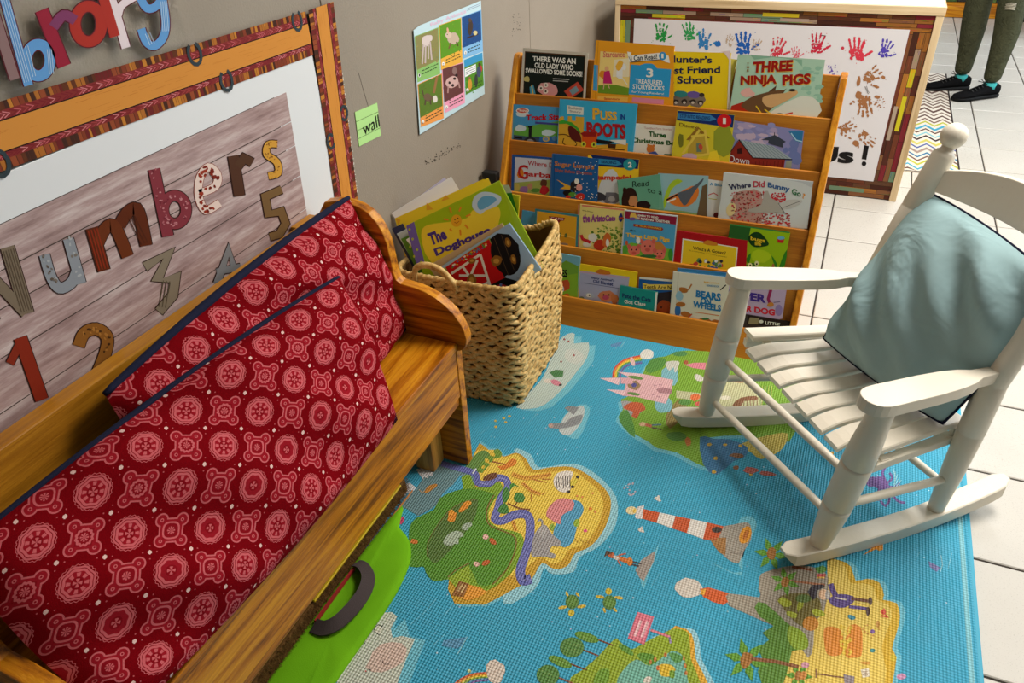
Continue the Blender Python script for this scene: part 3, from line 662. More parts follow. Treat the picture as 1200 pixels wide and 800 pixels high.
for (x, y, r) in ((476, 516, 0), (434, 645, -30)): A.ell(x, y, 15, 13, g(238, 190, 176), 16, 0, 9, .3); A.ell(x+34-r*.3, y+22+r, 22, 12, g(198, 96, 36), 15, 40 + r*2, 9, .4)
A.ell(140, 540, 18, 11, g(220, 120, 40), 14, 20, 8, .6); A.ell(86, 440, 9, 20, g(206, 50, 110), 13, 30, 7, .8)
A.poly([(330, 770), (400, 740), (480, 770), (440, 800), (380, 812)], g(240, 160, 40), 13, 2)
A.poly([(318, 790), (352, 722), (400, 736), (372, 800)], g(150, 96, 34), 14)
for (q) in ([(345, 770), (368, 738)], [(362, 776), (384, 744)]): A.stroke(q, 8, g(214, 180, 120), 15)
for p in ((978, 312), (968, 385), (990, 400), (905, 325), (930, 330)): A.ell(p[0], p[1], 5, 5, g(226, 130, 70), 15, 0, 6, .5)
A.ell(944, 488, 9, 7, g(228, 80, 130), 15); A.ell(968, 384, 9, 8, g(236, 130, 50), 16, 0, 5, .6)
for k in range(9): A.stroke([(895+k*8, 520+(k % 3)*8), (899+k*8, 535+(k % 3)*8)], 3, g(196, 150, 50), 15)
for k in range(14): A.ell(1120+rg.uniform(0, 60), 262+rg.uniform(0, 60), 5, 4, g(186, 176, 190), 4)
# --- lighthouse, fox, turtles, rocks
A.z(680, 560, 4)
A.ell(240, 152, 26, 19, g(236, 220, 170), 5); A.ell(255, 154, 10, 10, g(240, 200, 90), 6)
A.poly([(268, 135), (300, 128), (296, 148), (290, 192), (262, 190), (256, 180)], g(226, 222, 220), 6)
cols = [g(206, 84, 30), g(234, 228, 220)]; xs = [(296, 145, 290, 190), (372, 162, 358, 210), (446, 178, 430, 236), (518, 192, 500, 258), (594, 208, 575, 286), (672, 226, 640, 300)]
for k in range(5):
    p, q = xs[k], xs[k+1]; A.poly([(p[0], p[1]), (q[0], q[1]), (q[2], q[3]), (p[2], p[3])], cols[k % 2], 7)
A.ell(640, 243, 24, 14, g(52, 40, 36), 8)
A.poly([(625, 400), (700, 440), (760, 450), (740, 380), (800, 280), (828, 220), (800, 180), (740, 210), (760, 440)], FO2, 2, 3)
A.poly([(610, 290), (650, 260), (668, 228), (720, 218), (775, 208), (800, 225), (800, 290), (768, 340), (748, 392), (730, 400), (690, 380), (650, 340)], g(164, 156, 144), 6, 2)
A.poly([(606, 286), (640, 280), (684, 280), (680, 360), (655, 352), (630, 322)], g(168, 118, 60), 8)
A.stroke([(616, 290), (640, 286)], 8, g(196, 80, 30), 9); A.ell(774, 268, 26, 44, g(236, 156, 24), 8, 25, 12, .1); A.ell(776, 265, 12, 26, g(196, 110, 20), 9, 25, 10)
A.stroke([(700, 350), (764, 358)], 3, g(130, 120, 110), 9)
for p in ((362, 98), (282, 245)): A.ell(p[0], p[1], 17, 9, g(228, 220, 210), 5, 30, 8, .6); A.ell(p[0]+4, p[1]-6, 8, 14, g(228, 220, 210), 5, 10, 8, .5)
A.poly([(262, 430), (290, 380), (350, 340), (370, 300), (350, 380), (320, 450), (296, 520), (280, 470)], FO2, 3, 2)
A.poly([(258, 432), (285, 385), (350, 342), (345, 390), (318, 440), (298, 482), (278, 468)], g(166, 154, 146), 5)
A.ell(145, 362, 20, 15, g(196, 96, 50), 7, 20, 8, .3); A.poly([(112, 370), (122, 340), (148, 345), (150, 352)], g(80, 56, 40), 8); A.ell(168, 374, 16, 9, g(224, 216, 206), 8, 25)
A.stroke([(170, 370), (205, 384), (240, 394)], [16, 26], g(224, 120, 36), 7); A.stroke([(180, 362), (214, 354)], 6, g(206, 96, 60), 8); A.stroke([(176, 385), (190, 412)], 6, g(206, 96, 60), 8)
A.stroke([(240, 392), (286, 402)], 8, g(60, 50, 56), 8); A.stroke([(240, 404), (276, 414)], 7, g(60, 50, 56), 8); A.ell(232, 392, 14, 20, g(226, 130, 40), 9)
for (bx, by, fl_) in ((137, 583, 1), (-48+10, 580, -1)):
    A.ell(bx, by, 32, 34, g(84, 130, 54), 6, 0, 14); A.ell(bx, by, 24, 26, g(100, 146, 60), 7, 0, 10, .2)
    A.ell(bx-4, by-52*fl_, 15, 16, g(222, 196, 50), 7)
    for (dx, dy, ro) in ((-44, -26, 10), (44, -22, 10)): A.ell(bx+dx, by+dy*fl_, 22, 8, g(224, 190, 56), 5, ro*fl_, 8)
    for (dx, dy, ro) in ((-24, 36, 70), (26, 34, 50)): A.ell(bx+dx, by+dy*fl_, 14, 6, g(224, 190, 56), 5, ro, 8)
A.poly([(835, 520), (850, 455), (900, 430), (1000, 410), (1100, 420), (1170, 470), (1170, 620), (1090, 700), (1080, 800), (1040, 800), (980, 780), (900, 690), (700, 600), (690, 540), (840, 560)], g(166, 156, 142), 5, 2)
A.ell(508, 515, 64, 46, g(222, 212, 200), 5, 8, 20, .12)
A.poly([(560, 520), (600, 512), (696, 540), (680, 556), (706, 572), (670, 595), (620, 580), (575, 556)], g(218, 92, 28), 6)
A.poly([(572, 520), (560, 545), (580, 550), (590, 520)], g(238, 170, 50), 7)
# pink sign and grove at the bottom
A.poly([(268, 628), (346, 650), (300, 782), (222, 752)], g(226, 120, 140), 8)
for q in ([(255, 742), (285, 668)], [(288, 748), (316, 672)]): A.stroke(q, 14, g(240, 190, 196), 9)
A.stroke([(330, 712), (420, 745)], 12, g(222, 126, 140), 8); A.stroke([(418, 745), (424, 775)], 10, g(150, 130, 170), 9)
A.z(640, 650, 4.615)
isl2 = [(120, 700), (200, 620), (280, 550), (370, 455), (400, 470), (460, 510), (540, 470), (620, 430), (690, 400), (770, 410), (800, 470), (810, 560), (850, 640), (890, 740), (880, 900), (600, 1000), (200, 950)]
A.poly([(x+28, y-6) for x, y in isl2[6:14]] + [(820, 800), (760, 600)], FO, 3, 3)
A.poly([(600, 900), (640, 430), (760, 402), (800, 470), (808, 560), (850, 640), (895, 760), (880, 900)], g(226, 170, 40), 5, 2)
A.poly([(120, 700), (200, 620), (280, 550), (370, 455), (400, 470), (460, 510), (540, 470), (620, 430), (690, 400), (760, 415), (778, 480), (782, 560), (815, 640), (850, 760), (840, 900), (600, 1000), (200, 950)], g(146, 170, 20), 6, 3)
A.ell(545, 560, 60, 30, g(90, 146, 34), 7, 20, 10, .4); A.ell(300, 660, 40, 60, g(110, 156, 34), 7, 30, 10, .4); A.ell(430, 510, 50, 18, g(90, 146, 40), 7, 35, 10, .3)
A.poly([(380, 700), (420, 620), (490, 565), (560, 600), (640, 545), (690, 520), (740, 550), (760, 640), (765, 800), (600, 900), (400, 850)], g(112, 180, 160), 8, 3)
for p in ((565, 580), (645, 540), (742, 560), (752, 600), (756, 640), (590, 565)): A.ell(p[0], p[1], 9, 13, g(196, 120, 50), 9, 0, 7, .4)
A.ell(700, 555, 40, 24, g(84, 150, 70), 9, 20, 9, .5); A.ell(648, 622, 46, 34, g(224, 186, 40), 9, 0, 12, .4); A.ell(680, 645, 18, 24, g(120, 160, 40), 10, 0, 8, .5); A.ell(605, 612, 10, 14, g(220, 120, 50), 10)
A.ell(550, 675, 26, 18, g(226, 214, 200), 9, -30, 8, .4)
for (x, y, rx, ry, ro) in ((220, 445, 68, 24, 18), (140, 500, 66, 54, 0), (76, 578, 68, 24, 22), (10, 650, 62, 56, 0)):
    A.ell(x, y, rx, ry, g(82, 134, 56) if ry > 40 else g(100, 150, 44), 9, ro, 18); A.stroke([(x+rx*.85, y+12), (x+rx*.85+85, y+45)], 8, g(130, 70, 40), 8)
    A.spots([(x-rx*.6, y-ry*.6), (x+rx*.6, y-ry*.4), (x+rx*.6, y+ry*.6), (x-rx*.5, y+ry*.5)], 26, 3.5, g(130, 166, 80), 10, int(x))
# cloud and rainbow
A.z(400, 650, 4)
A.ell(722, 545, 46, 52, g(226, 210, 196), 7, 0, 12, .3)
for k, c in enumerate([g(214, 92, 40), g(236, 150, 40), g(238, 206, 60), g(130, 170, 60), g(90, 140, 190), g(130, 100, 170)]): A.stroke([(520+k*9, 615+k*3), (560+k*6, 582+k*6), (620+k*2, 558+k*7), (690, 552+k*7)], 7, c, 5, False, 3)
A.poly([(470, 425), (480, 400), (585, 385), (560, 430), (540, 440)], g(84, 150, 190), 4); A.stroke([(590, 385), (545, 465)], 4, FO, 4)
ice = [(190, 270), (235, 268), (262, 300), (245, 350), (300, 300), (320, 380), (395, 400), (350, 520), (300, 660), (0, 660), (-20, 540)]
A.poly(ice, FO2, 5); A.poly([(185, 272), (235, 268), (262, 288), (232, 345), (240, 390), (285, 380), (345, 395), (300, 500), (240, 660), (-20, 660), (-20, 530)], g(206, 212, 196), 6)
A.ell(215, 480, 100, 60, g(222, 194, 180), 7, -25, 12, .3)
for (x, y) in ((172, 348), (108, 390)): A.ell(x, y, 19, 17, g(226, 222, 206), 8); A.stroke([(x-20, y+14), (x-14, y-10), (x+4, y-20), (x+18, y-12)], 3.5, g(30, 30, 30), 9); A.stroke([(x-14, y+14), (x+6, y+28)], 3.5, g(30, 30, 30), 9); A.stroke([(x+14, y-8), (x+26, y-20)], 3.5, g(30, 30, 30), 9)
A.stroke([(192, 490), (200, 512), (225, 512)], 3, g(80, 60, 60), 9, False, 3); A.ell(135, 538, 4, 4, g(30, 26, 26), 9); A.ell(115, 545, 4, 4, g(190, 60, 60), 9); A.ell(600, 545, 9, 9, g(200, 214, 150), 6)
# --- pirate island
A.z(840, 600, 3.75)
sand = [(485, 215), (540, 212), (590, 240), (610, 300), (660, 292), (715, 310), (735, 365), (730, 385), (790, 400), (805, 460), (790, 530), (770, 600), (790, 640), (770, 760), (760, 900), (300, 900), (310, 620), (400, 590), (430, 480), (470, 440), (490, 330)]
A.poly([(x+22, y-4) for x, y in sand[:14]] + [(800, 760), (780, 900), (600, 900), (500, 400)], FO2, 3, 2)
A.poly(sand, g(224, 180, 34), 6, 2)
A.poly([(485, 215), (530, 212), (570, 250), (585, 310), (640, 312), (690, 330), (705, 385), (752, 405), (768, 460), (745, 530), (725, 600), (745, 690), (735, 760), (720, 900), (300, 900), (310, 620), (400, 590), (430, 480), (470, 440), (490, 330)], g(238, 206, 92), 7, 2)
A.poly([(185, 290), (215, 262), (300, 250), (440, 255), (490, 290), (470, 440), (430, 470), (425, 580), (400, 640), (330, 540), (220, 480), (60, 410), (60, 360), (190, 375)], g(166, 156, 140), 8, 2)
A.poly([(180, 395), (210, 400), (260, 440), (300, 480), (340, 510), (395, 560), (390, 600), (330, 610), (310, 700), (290, 760), (200, 760), (180, 700), (200, 640), (180, 600), (230, 560), (200, 530), (250, 500), (190, 460), (165, 420)], g(92, 142, 40), 9)
A.poly([(320, 500), (370, 520), (400, 560), (395, 600), (340, 600), (310, 550)], g(150, 180, 40), 10, 3)
def palm(x, y, s, ro=0):
    for k in range(6):
        an = math.radians(ro + k*60); c_, s_ = math.cos(an), math.sin(an); q = 18*s
        A.poly([(x, y), (x+c_*s*45-s_*q, y+s_*s*45+c_*q), (x+c_*s*90, y+s_*s*90), (x+c_*s*45+s_*q, y+s_*s*45-c_*q)], g(100, 162, 40), 12)
    A.ell(x, y, 24*s, 34*s, g(176, 116, 44), 13, ro, 8, .3)
palm(240, 185, .85, 10); palm(300, 305, .75, 20); palm(130, 650, 1.1, 15); palm(360, 720, .7, 5)
A.stroke([(300, 300), (390, 310), (475, 320)], 9, g(190, 120, 80), 11); A.stroke([(150, 645), (250, 655), (360, 680)], 16, g(150, 92, 50), 14)
A.stroke([(330, 240), (420, 255)], 10, g(150, 80, 40), 11); A.ell(460, 252, 28, 16, g(96, 160, 60), 11, 0, 9, .4); A.poly([(440, 272), (478, 272), (474, 292), (442, 292)], g(228, 90, 90), 12); A.stroke([(442, 288), (474, 288)], 7, g(240, 200, 90), 13)
A.poly([(265, 385), (300, 362), (380, 356), (440, 372), (460, 420), (440, 470), (400, 510), (340, 480), (290, 420)], g(122, 110, 46), 10, 3)
for (x, y, rx, ry) in ((298, 395, 30, 18), (365, 410, 14, 26), (445, 440, 28, 16), (330, 450, 26, 14)): A.ell(x, y, rx, ry, g(176, 186, 40), 11, 20, 9, .4)
A.ell(412, 490, 36, 32, g(214, 140, 40), 11, 0, 12); A.ell(380, 380, 36, 18, g(90, 120, 44), 11)
A.ell(468, 362, 20, 24, g(238, 196, 160), 14); A.poly([(398, 350), (420, 320), (470, 318), (472, 330), (440, 345), (436, 380), (420, 385)], g(56, 48, 62), 15); A.ell(488, 364, 12, 22, g(196, 190, 186), 14)
A.stroke([(500, 315), (510, 345), (525, 370), (540, 385)], 24, g(98, 76, 146), 14, False, 3); A.poly([(495, 378), (540, 360), (600, 370), (602, 395), (560, 420), (520, 415), (498, 400)], g(98, 76, 146), 14, 2)
A.stroke([(520, 376), (572, 386)], 6, g(236, 226, 210), 15); A.stroke([(590, 380), (672, 392)], 14, g(120, 76, 56), 15); A.stroke([(580, 415), (668, 426)], 14, g(98, 76, 146), 14); A.ell(674, 392, 9, 18, g(80, 50, 40), 16); A.ell(664, 436, 9, 20, g(80, 50, 40), 16); A.stroke([(600, 395), (670, 404)], 5, g(236, 214, 120), 16)
A.poly([(470, 520), (500, 502), (545, 520), (556, 570), (548, 622), (505, 632), (478, 610)], g(232, 142, 40), 9, 3); A.poly([(580, 500), (632, 505), (640, 570), (635, 630), (600, 640), (560, 625)], g(232, 142, 40), 9, 2)
A.spots([(545, 500), (590, 495), (590, 625), (545, 620)], 36, 9, g(236, 200, 60), 10, 3); A.spots([(640, 480), (720, 480), (720, 560), (640, 560)], 12, 6, g(210, 150, 60), 10, 9)
A.ell(592, 462, 20, 12, g(60, 140, 160), 9, 10, 8, .4); A.ell(684, 525, 10, 10, g(130, 90, 160), 9); A.ell(684, 608, 12, 9, g(60, 150, 150), 9); A.ell(708, 492, 9, 16, g(206, 150, 60), 9); A.stroke([(720, 455), (752, 462), (730, 440), (736, 424)], 8, g(222, 80, 50), 9); A.ell(732, 440, 14, 14, g(222, 80, 50), 9, 0, 8, .6)
A.ell(660, 662, 24, 9, g(224, 160, 60), 9, 0, 7, .8); A.poly([(632, 692), (668, 686), (672, 722), (640, 728)], g(238, 226, 200), 9); A.text('10', [(664, 700), (664, 718), (642, 718), (642, 700)], g(150, 100, 60), 11)
A.stroke([(436, 710), (560, 728)], 6, g(130, 84, 50), 9); A.stroke([(436, 690), (436, 728)], 6, g(130, 84, 50), 9); A.poly([(556, 712), (605, 722), (602, 760), (560, 750)], g(150, 136, 140), 10)
A.ell(388, 672, 18, 14, g(226, 160, 180), 13); A.ell(378, 718, 18, 18, g(214, 140, 60), 14, 0, 9, .3); A.ell(812, 722, 22, 14, g(214, 150, 190), 5, 0, 9, .2); A.ell(776, 640, 14, 16, g(224, 196, 50), 7)
A.poly([(640, 190), (690, 150), (690, 140), (730, 140), (730, 165), (712, 170), (700, 162)], g(230, 150, 40), 5); A.poly([(930, 215), (950, 225), (985, 245), (965, 262), (935, 240)], g(120, 120, 176), 4); A.stroke([(985, 190), (992, 230), (982, 262)], 4, FO, 4)
# --- castle island, far ice, seals (upper part)
A.z(580, 370, 4)
ices = [(100, 430), (150, 370), (200, 320), (240, 260), (290, 130), (340, 85), (375, 85), (370, 130), (440, 125), (430, 200), (385, 260), (320, 340), (235, 415), (170, 435)]
A.poly([(x+32, y+12) for x, y in ices], FO2, 3); A.poly(ices, g(190, 208, 202), 5, 2)
A.poly([(255, 265), (285, 252), (322, 256), (318, 285), (280, 290)], g(60, 124, 66), 6); A.ell(248, 305, 20, 11, g(222, 214, 204), 7); A.ell(284, 312, 24, 14, g(214, 130, 150), 7, 20, 8, .3); A.stroke([(300, 326), (314, 322)], 9, g(50, 40, 44), 8)
for p in ((325, 110), (345, 120), (370, 185), (310, 215)): A.ell(p[0], p[1], 5, 5, g(150, 70, 60), 7)
A.ell(370, 190, 46, 34, g(204, 212, 206), 6, 20, 12, .2)
A.poly([(300, 530), (330, 460), (400, 415), (445, 430), (430, 500), (390, 575), (340, 565)], FO2, 4, 2); A.poly([(300, 540), (330, 465), (400, 420), (420, 440), (405, 500), (350, 560)], g(196, 206, 206), 5, 2)
A.poly([(252, 520), (262, 505), (330, 500), (350, 482), (410, 462), (400, 500), (370, 516), (300, 530)], g(136, 140, 144), 6, 2); A.poly([(325, 432), (345, 422), (395, 428), (370, 465)], g(136, 140, 144), 6); A.ell(262, 515, 12, 11, g(190, 160, 150), 7)
for p in ((68, 470), (42, 480), (50, 498), (5, 520), (2, 492)): A.ell(p[0], p[1], 8, 6, g(222, 186, 60), 5, 0, 5, .4)
cis = [(580, 480), (600, 440), (590, 390), (620, 380), (690, 280), (705, 240), (740, 200), (800, 190), (870, 165), (960, 165), (1100, 180), (1400, 260), (1440, 420), (1380, 590), (1180, 560), (1000, 570), (960, 590), (985, 660), (1020, 715), (940, 690), (850, 640), (760, 620), (720, 590), (650, 550)]
A.poly([(x-14, y+14) for x, y in cis], FO2, 2, 2); A.poly(cis, g(118, 166, 32), 4, 2)
A.poly([(580, 470), (620, 440), (650, 510), (655, 570), (600, 520)], g(74, 140, 50), 5, 2); A.ell(755, 230, 50, 30, g(74, 140, 50), 5, -30, 10, .3); A.ell(868, 178, 35, 12, g(64, 134, 70), 5)
A.ell(820, 280, 42, 50, g(120, 182, 196), 5, 0, 12, .2); A.ell(790, 415, 42, 40, g(120, 182, 196), 5, 20, 12, .2)
A.poly([(690, 272), (835, 300), (828, 350), (800, 412), (660, 380), (600, 375), (620, 290)], g(226, 178, 184), 8)
for q in ([(490, 292), (590, 290), (580, 325)], [(572, 262), (690, 272), (650, 296)], [(522, 345), (620, 350), (600, 375)]): A.poly(q, g(234, 196, 204), 9)
for q in ([(590, 290), (640, 292), (650, 320), (590, 318)], [(600, 350), (650, 345), (660, 378), (612, 374)]): A.poly(q, g(222, 168, 178), 9)
A.ell(652, 325, 30, 22, g(150, 120, 80), 9, 0, 10, .4); A.ell(652, 325, 12, 10, g(70, 70, 150), 10); A.ell(660, 290, 36, 8, g(92, 140, 60), 10, 10); A.ell(650, 366, 30, 7, g(92, 140, 60), 10, 10)
A.poly([(755, 345), (785, 335), (830, 345), (826, 366), (770, 362)], g(170, 120, 130), 10); 
for p in ((750, 325), (775, 322), (740, 368), (765, 378)): A.stroke([(p[0]-8, p[1]), (p[0]+8, p[1]+2)], 5, g(190, 140, 150), 10)
for k, c in enumerate([g(214, 70, 40), g(240, 150, 40), g(236, 210, 60), g(90, 160, 70), g(70, 130, 190), g(110, 90, 160)]): A.stroke([(553+k*7, 290), (562+k*6, 245+k*4), (610+k*2, 205+k*6), (690, 186+k*7)], 6.5, c, 6, False, 4)
A.ell(712, 182, 34, 24, g(226, 226, 220), 7, 0, 12, .3); A.ell(645, 215, 10, 22, g(228, 190, 190), 8, -20); A.poly([(540, 135), (600, 118), (585, 142), (545, 146)], g(90, 140, 190), 4); A.stroke([(610, 118), (588, 150)], 3, FO, 4)
A.poly([(800, 235), (806, 215), (860, 212), (862, 232), (850, 262), (840, 262), (838, 240), (818, 258)], g(204, 206, 196), 7, 2); A.poly([(888, 230), (935, 220), (990, 220), (985, 252), (930, 245)], g(222, 130, 150), 7); A.ell(895, 218, 12, 9, g(170, 80, 50), 8); A.ell(955, 290, 24, 14, g(214, 210, 200), 7, 30, 8, .6)
A.poly([(800, 470), (860, 390), (900, 410), (880, 470), (820, 530)], g(140, 122, 60), 5, 2); A.poly([(850, 350), (940, 360), (1020, 370), (1015, 400), (930, 395), (850, 385)], g(190, 190, 150), 6); A.ell(890, 405, 30, 14, g(80, 140, 56), 6)
A.poly([(590, 400), (650, 405), (700, 430), (660, 470), (620, 460)], g(160, 160, 164), 5, 2); A.poly([(602, 428), (640, 405), (690, 410), (706, 440), (680, 450), (665, 482), (640, 470), (648, 450), (618, 440)], g(196, 84, 40), 6, 2)
A.ell(692, 508, 16, 10, g(214, 176, 140), 7); A.stroke([(705, 510), (735, 518)], 14, g(190, 90, 70), 7); A.stroke([(735, 512), (780, 510)], 7, g(70, 110, 130), 7); A.stroke([(735, 524), (782, 534)], 7, g(90, 70, 60), 7)
A.ell(850, 565, 50, 22, g(70, 130, 50), 6, 5, 10, .2); A.ell(905, 590, 18, 20, g(196, 110, 50), 6, 0, 7, .6); A.ell(940, 380, 24, 18, g(226, 110, 50), 7, 0, 7, .5); A.ell(955, 412, 20, 10, g(214, 90, 80), 7)
# under the chair
A.z(820, 400, 5)
A.poly([(80, 205), (140, 190), (340, 250), (350, 420), (100, 420), (90, 330)], g(196, 196, 150), 7, 2)
A.ell(230, 230, 60, 14, g(206, 110, 50), 8, 0, 8, .4); A.poly([(190, 375), (240, 330), (330, 320), (335, 345), (260, 350), (240, 380)], g(130, 84, 50), 8, 2)
for k in range(5): A.stroke([(255+k*20, 345), (258+k*20, 378)], 4, g(130, 84, 50), 9)
A.ell(120, 280, 16, 20, g(226, 150, 110), 8, 0, 9, .4); A.ell(150, 330, 34, 12, g(228, 222, 200), 8)
for k in range(9): A.stroke([(350+k*9, 260), (345+k*9, 420)], 4, g(96, 140, 40) if k % 2 else g(170, 180, 80), 8)
A.poly([(240, 600), (420, 545), (520, 540), (490, 620), (440, 660), (360, 690), (300, 650)], g(206, 184, 80), 5, 2)
A.poly([(0, 560), (80, 570), (180, 575), (280, 620), (260, 680), (200, 700), (100, 780), (20, 720)], g(52, 120, 168), 5, 2)
for p in ((55, 605), (90, 685), (80, 765), (150, 605), (235, 612), (300, 780), (350, 640)): A.ell(p[0], p[1], 14, 10, g(222, 180, 60), 7, 0, 6, .8)
for p in ((215, 668, 40, 16), (212, 740, 16, 16), (300, 755, 44, 18), (390, 775, 50, 14)): A.ell(p[0], p[1], p[2], p[3], rg.choice([g(196, 100, 90), g(206, 150, 60), g(140, 90, 50)]), 7, 5, 9, .5)
A.ell(775, 655, 12, 11, g(232, 176, 40), 6, 0, 6, .5)
A.z(900, 540, 4.286)
pu = g(112, 78, 150)
A.ell(560, 110, 46, 32, pu, 5, 15, 12, .2); A.poly([(500, 90), (530, 78), (560, 100), (520, 130), (494, 118)], pu, 5, 2)
for q in ([(590, 100), (575, 60), (590, 35)], [(600, 110), (625, 85), (610, 60)], [(600, 130), (640, 130), (660, 110)], [(580, 140), (610, 190), (590, 225), (565, 200)], [(600, 140), (650, 200), (690, 210)], [(560, 140), (540, 190), (560, 195)]): A.stroke(q, 12, pu, 5, False, 3)
for k in range(5): A.stroke([(630+k*10, 40+k*14), (640-k*4, 90+k*16)], 4, FO, 6)
A.build('printed_map', M['matprint'], pm)
# ------------------------------------------------------------------ wooden bench
be = empty('wooden_bench', (0.2, 0.78, 0), 'golden pine bench with rounded arms along the grey wall', 'bench')
def end_panel(y0, th):
    back = [(0.040, 0.69), (0.060, 0.718), (0.095, 0.726), (0.130, 0.724), (0.155, 0.718), (0.175, 0.707), (0.191, 0.690), (0.203, 0.668), (0.211, 0.640), (0.215, 0.60), (0.217, 0.565), (0.222, 0.546)]
    arm = [(0.232, 0.538), (0.250, 0.536), (0.272, 0.534), (0.298, 0.527), (0.322, 0.517), (0.344, 0.502), (0.363, 0.484), (0.378, 0.462), (0.388, 0.440), (0.392, 0.418), (0.390, 0.402), (0.383, 0.389), (0.372, 0.381), (0.362, 0.378)]
    leg = [(0.362, 0.0076), (0.250, 0.0076), (0.248, 0.09), (0.225, 0.145), (0.19, 0.165), (0.145, 0.145), (0.112, 0.09), (0.105, 0.0076), (0.04, 0.0076), (0.04, 0.64)]
    pts = [Vector((x, y0, z)) for x, z in back + arm + leg]
    return MB().prism(pts, (0, th, 0))
end_panel(1.268, 0.027).build('end_panel', M['pine_x'], be, bevel=0.003)
end_panel(0.235, 0.027).build('end_panel', M['pine_x'], be, bevel=0.003)
# back rail, with its small cleat behind
MB().hexa([(0.052, 0.262, 0.605), (0.078, 0.262, 0.60), (0.078, 1.268, 0.60), (0.052, 1.268, 0.605), (0.034, 0.262, 0.688), (0.074, 0.262, 0.692), (0.074, 1.268, 0.692), (0.034, 1.268, 0.688)]).build('back_rail', M['rail'], be, bevel=0.003)
MB().box((0.012, 1.195, 0.60), (0.034, 1.267, 0.683)).build('back_cleat', M['rail'], be, bevel=0.002)
MB().hexa([(0.056, 0.262, 0.50), (0.080, 0.262, 0.495), (0.080, 1.268, 0.495), (0.056, 1.268, 0.50), (0.052, 0.262, 0.598), (0.078, 0.262, 0.594), (0.078, 1.268, 0.594), (0.052, 1.268, 0.598)]).build('back_board', M['pine_y'], be, bevel=0.002)
MB().box((0.058, 0.262, 0.40), (0.082, 1.268, 0.49)).build('back_board', M['pine_y'], be, bevel=0.002)
for x0, x1 in ((0.06, 0.20), (0.2012, 0.3655)):
    MB().box((x0, 0.262, 0.382), (x1, 1.268, 0.402)).build('seat_board', M['pine_y'], be, bevel=0.003)
MB().box((0.342, 0.262, 0.2405), (0.360, 1.268, 0.3815)).build('front_apron', M['pine_y'], be, bevel=0.002)
MB().box((0.338, 0.262, 0.214), (0.356, 1.268, 0.240)).build('apron_strip', M['pine_y'], be, bevel=0.003)
MB().box((0.236, 1.213, 0.0076), (0.290, 1.267, 0.38)).build('leg_block', M['pale_pine'], be, bevel=0.002)
MB().box((0.236, 0.263, 0.0076), (0.290, 0.32, 0.38)).build('leg_block', M['pale_pine'], be, bevel=0.002)
for y_ in (0.5, 0.9):
    MB().box((0.075, y_, 0.345), (0.341, y_+0.03, 0.381)).build('seat_batten', M['pale_pine'], be)

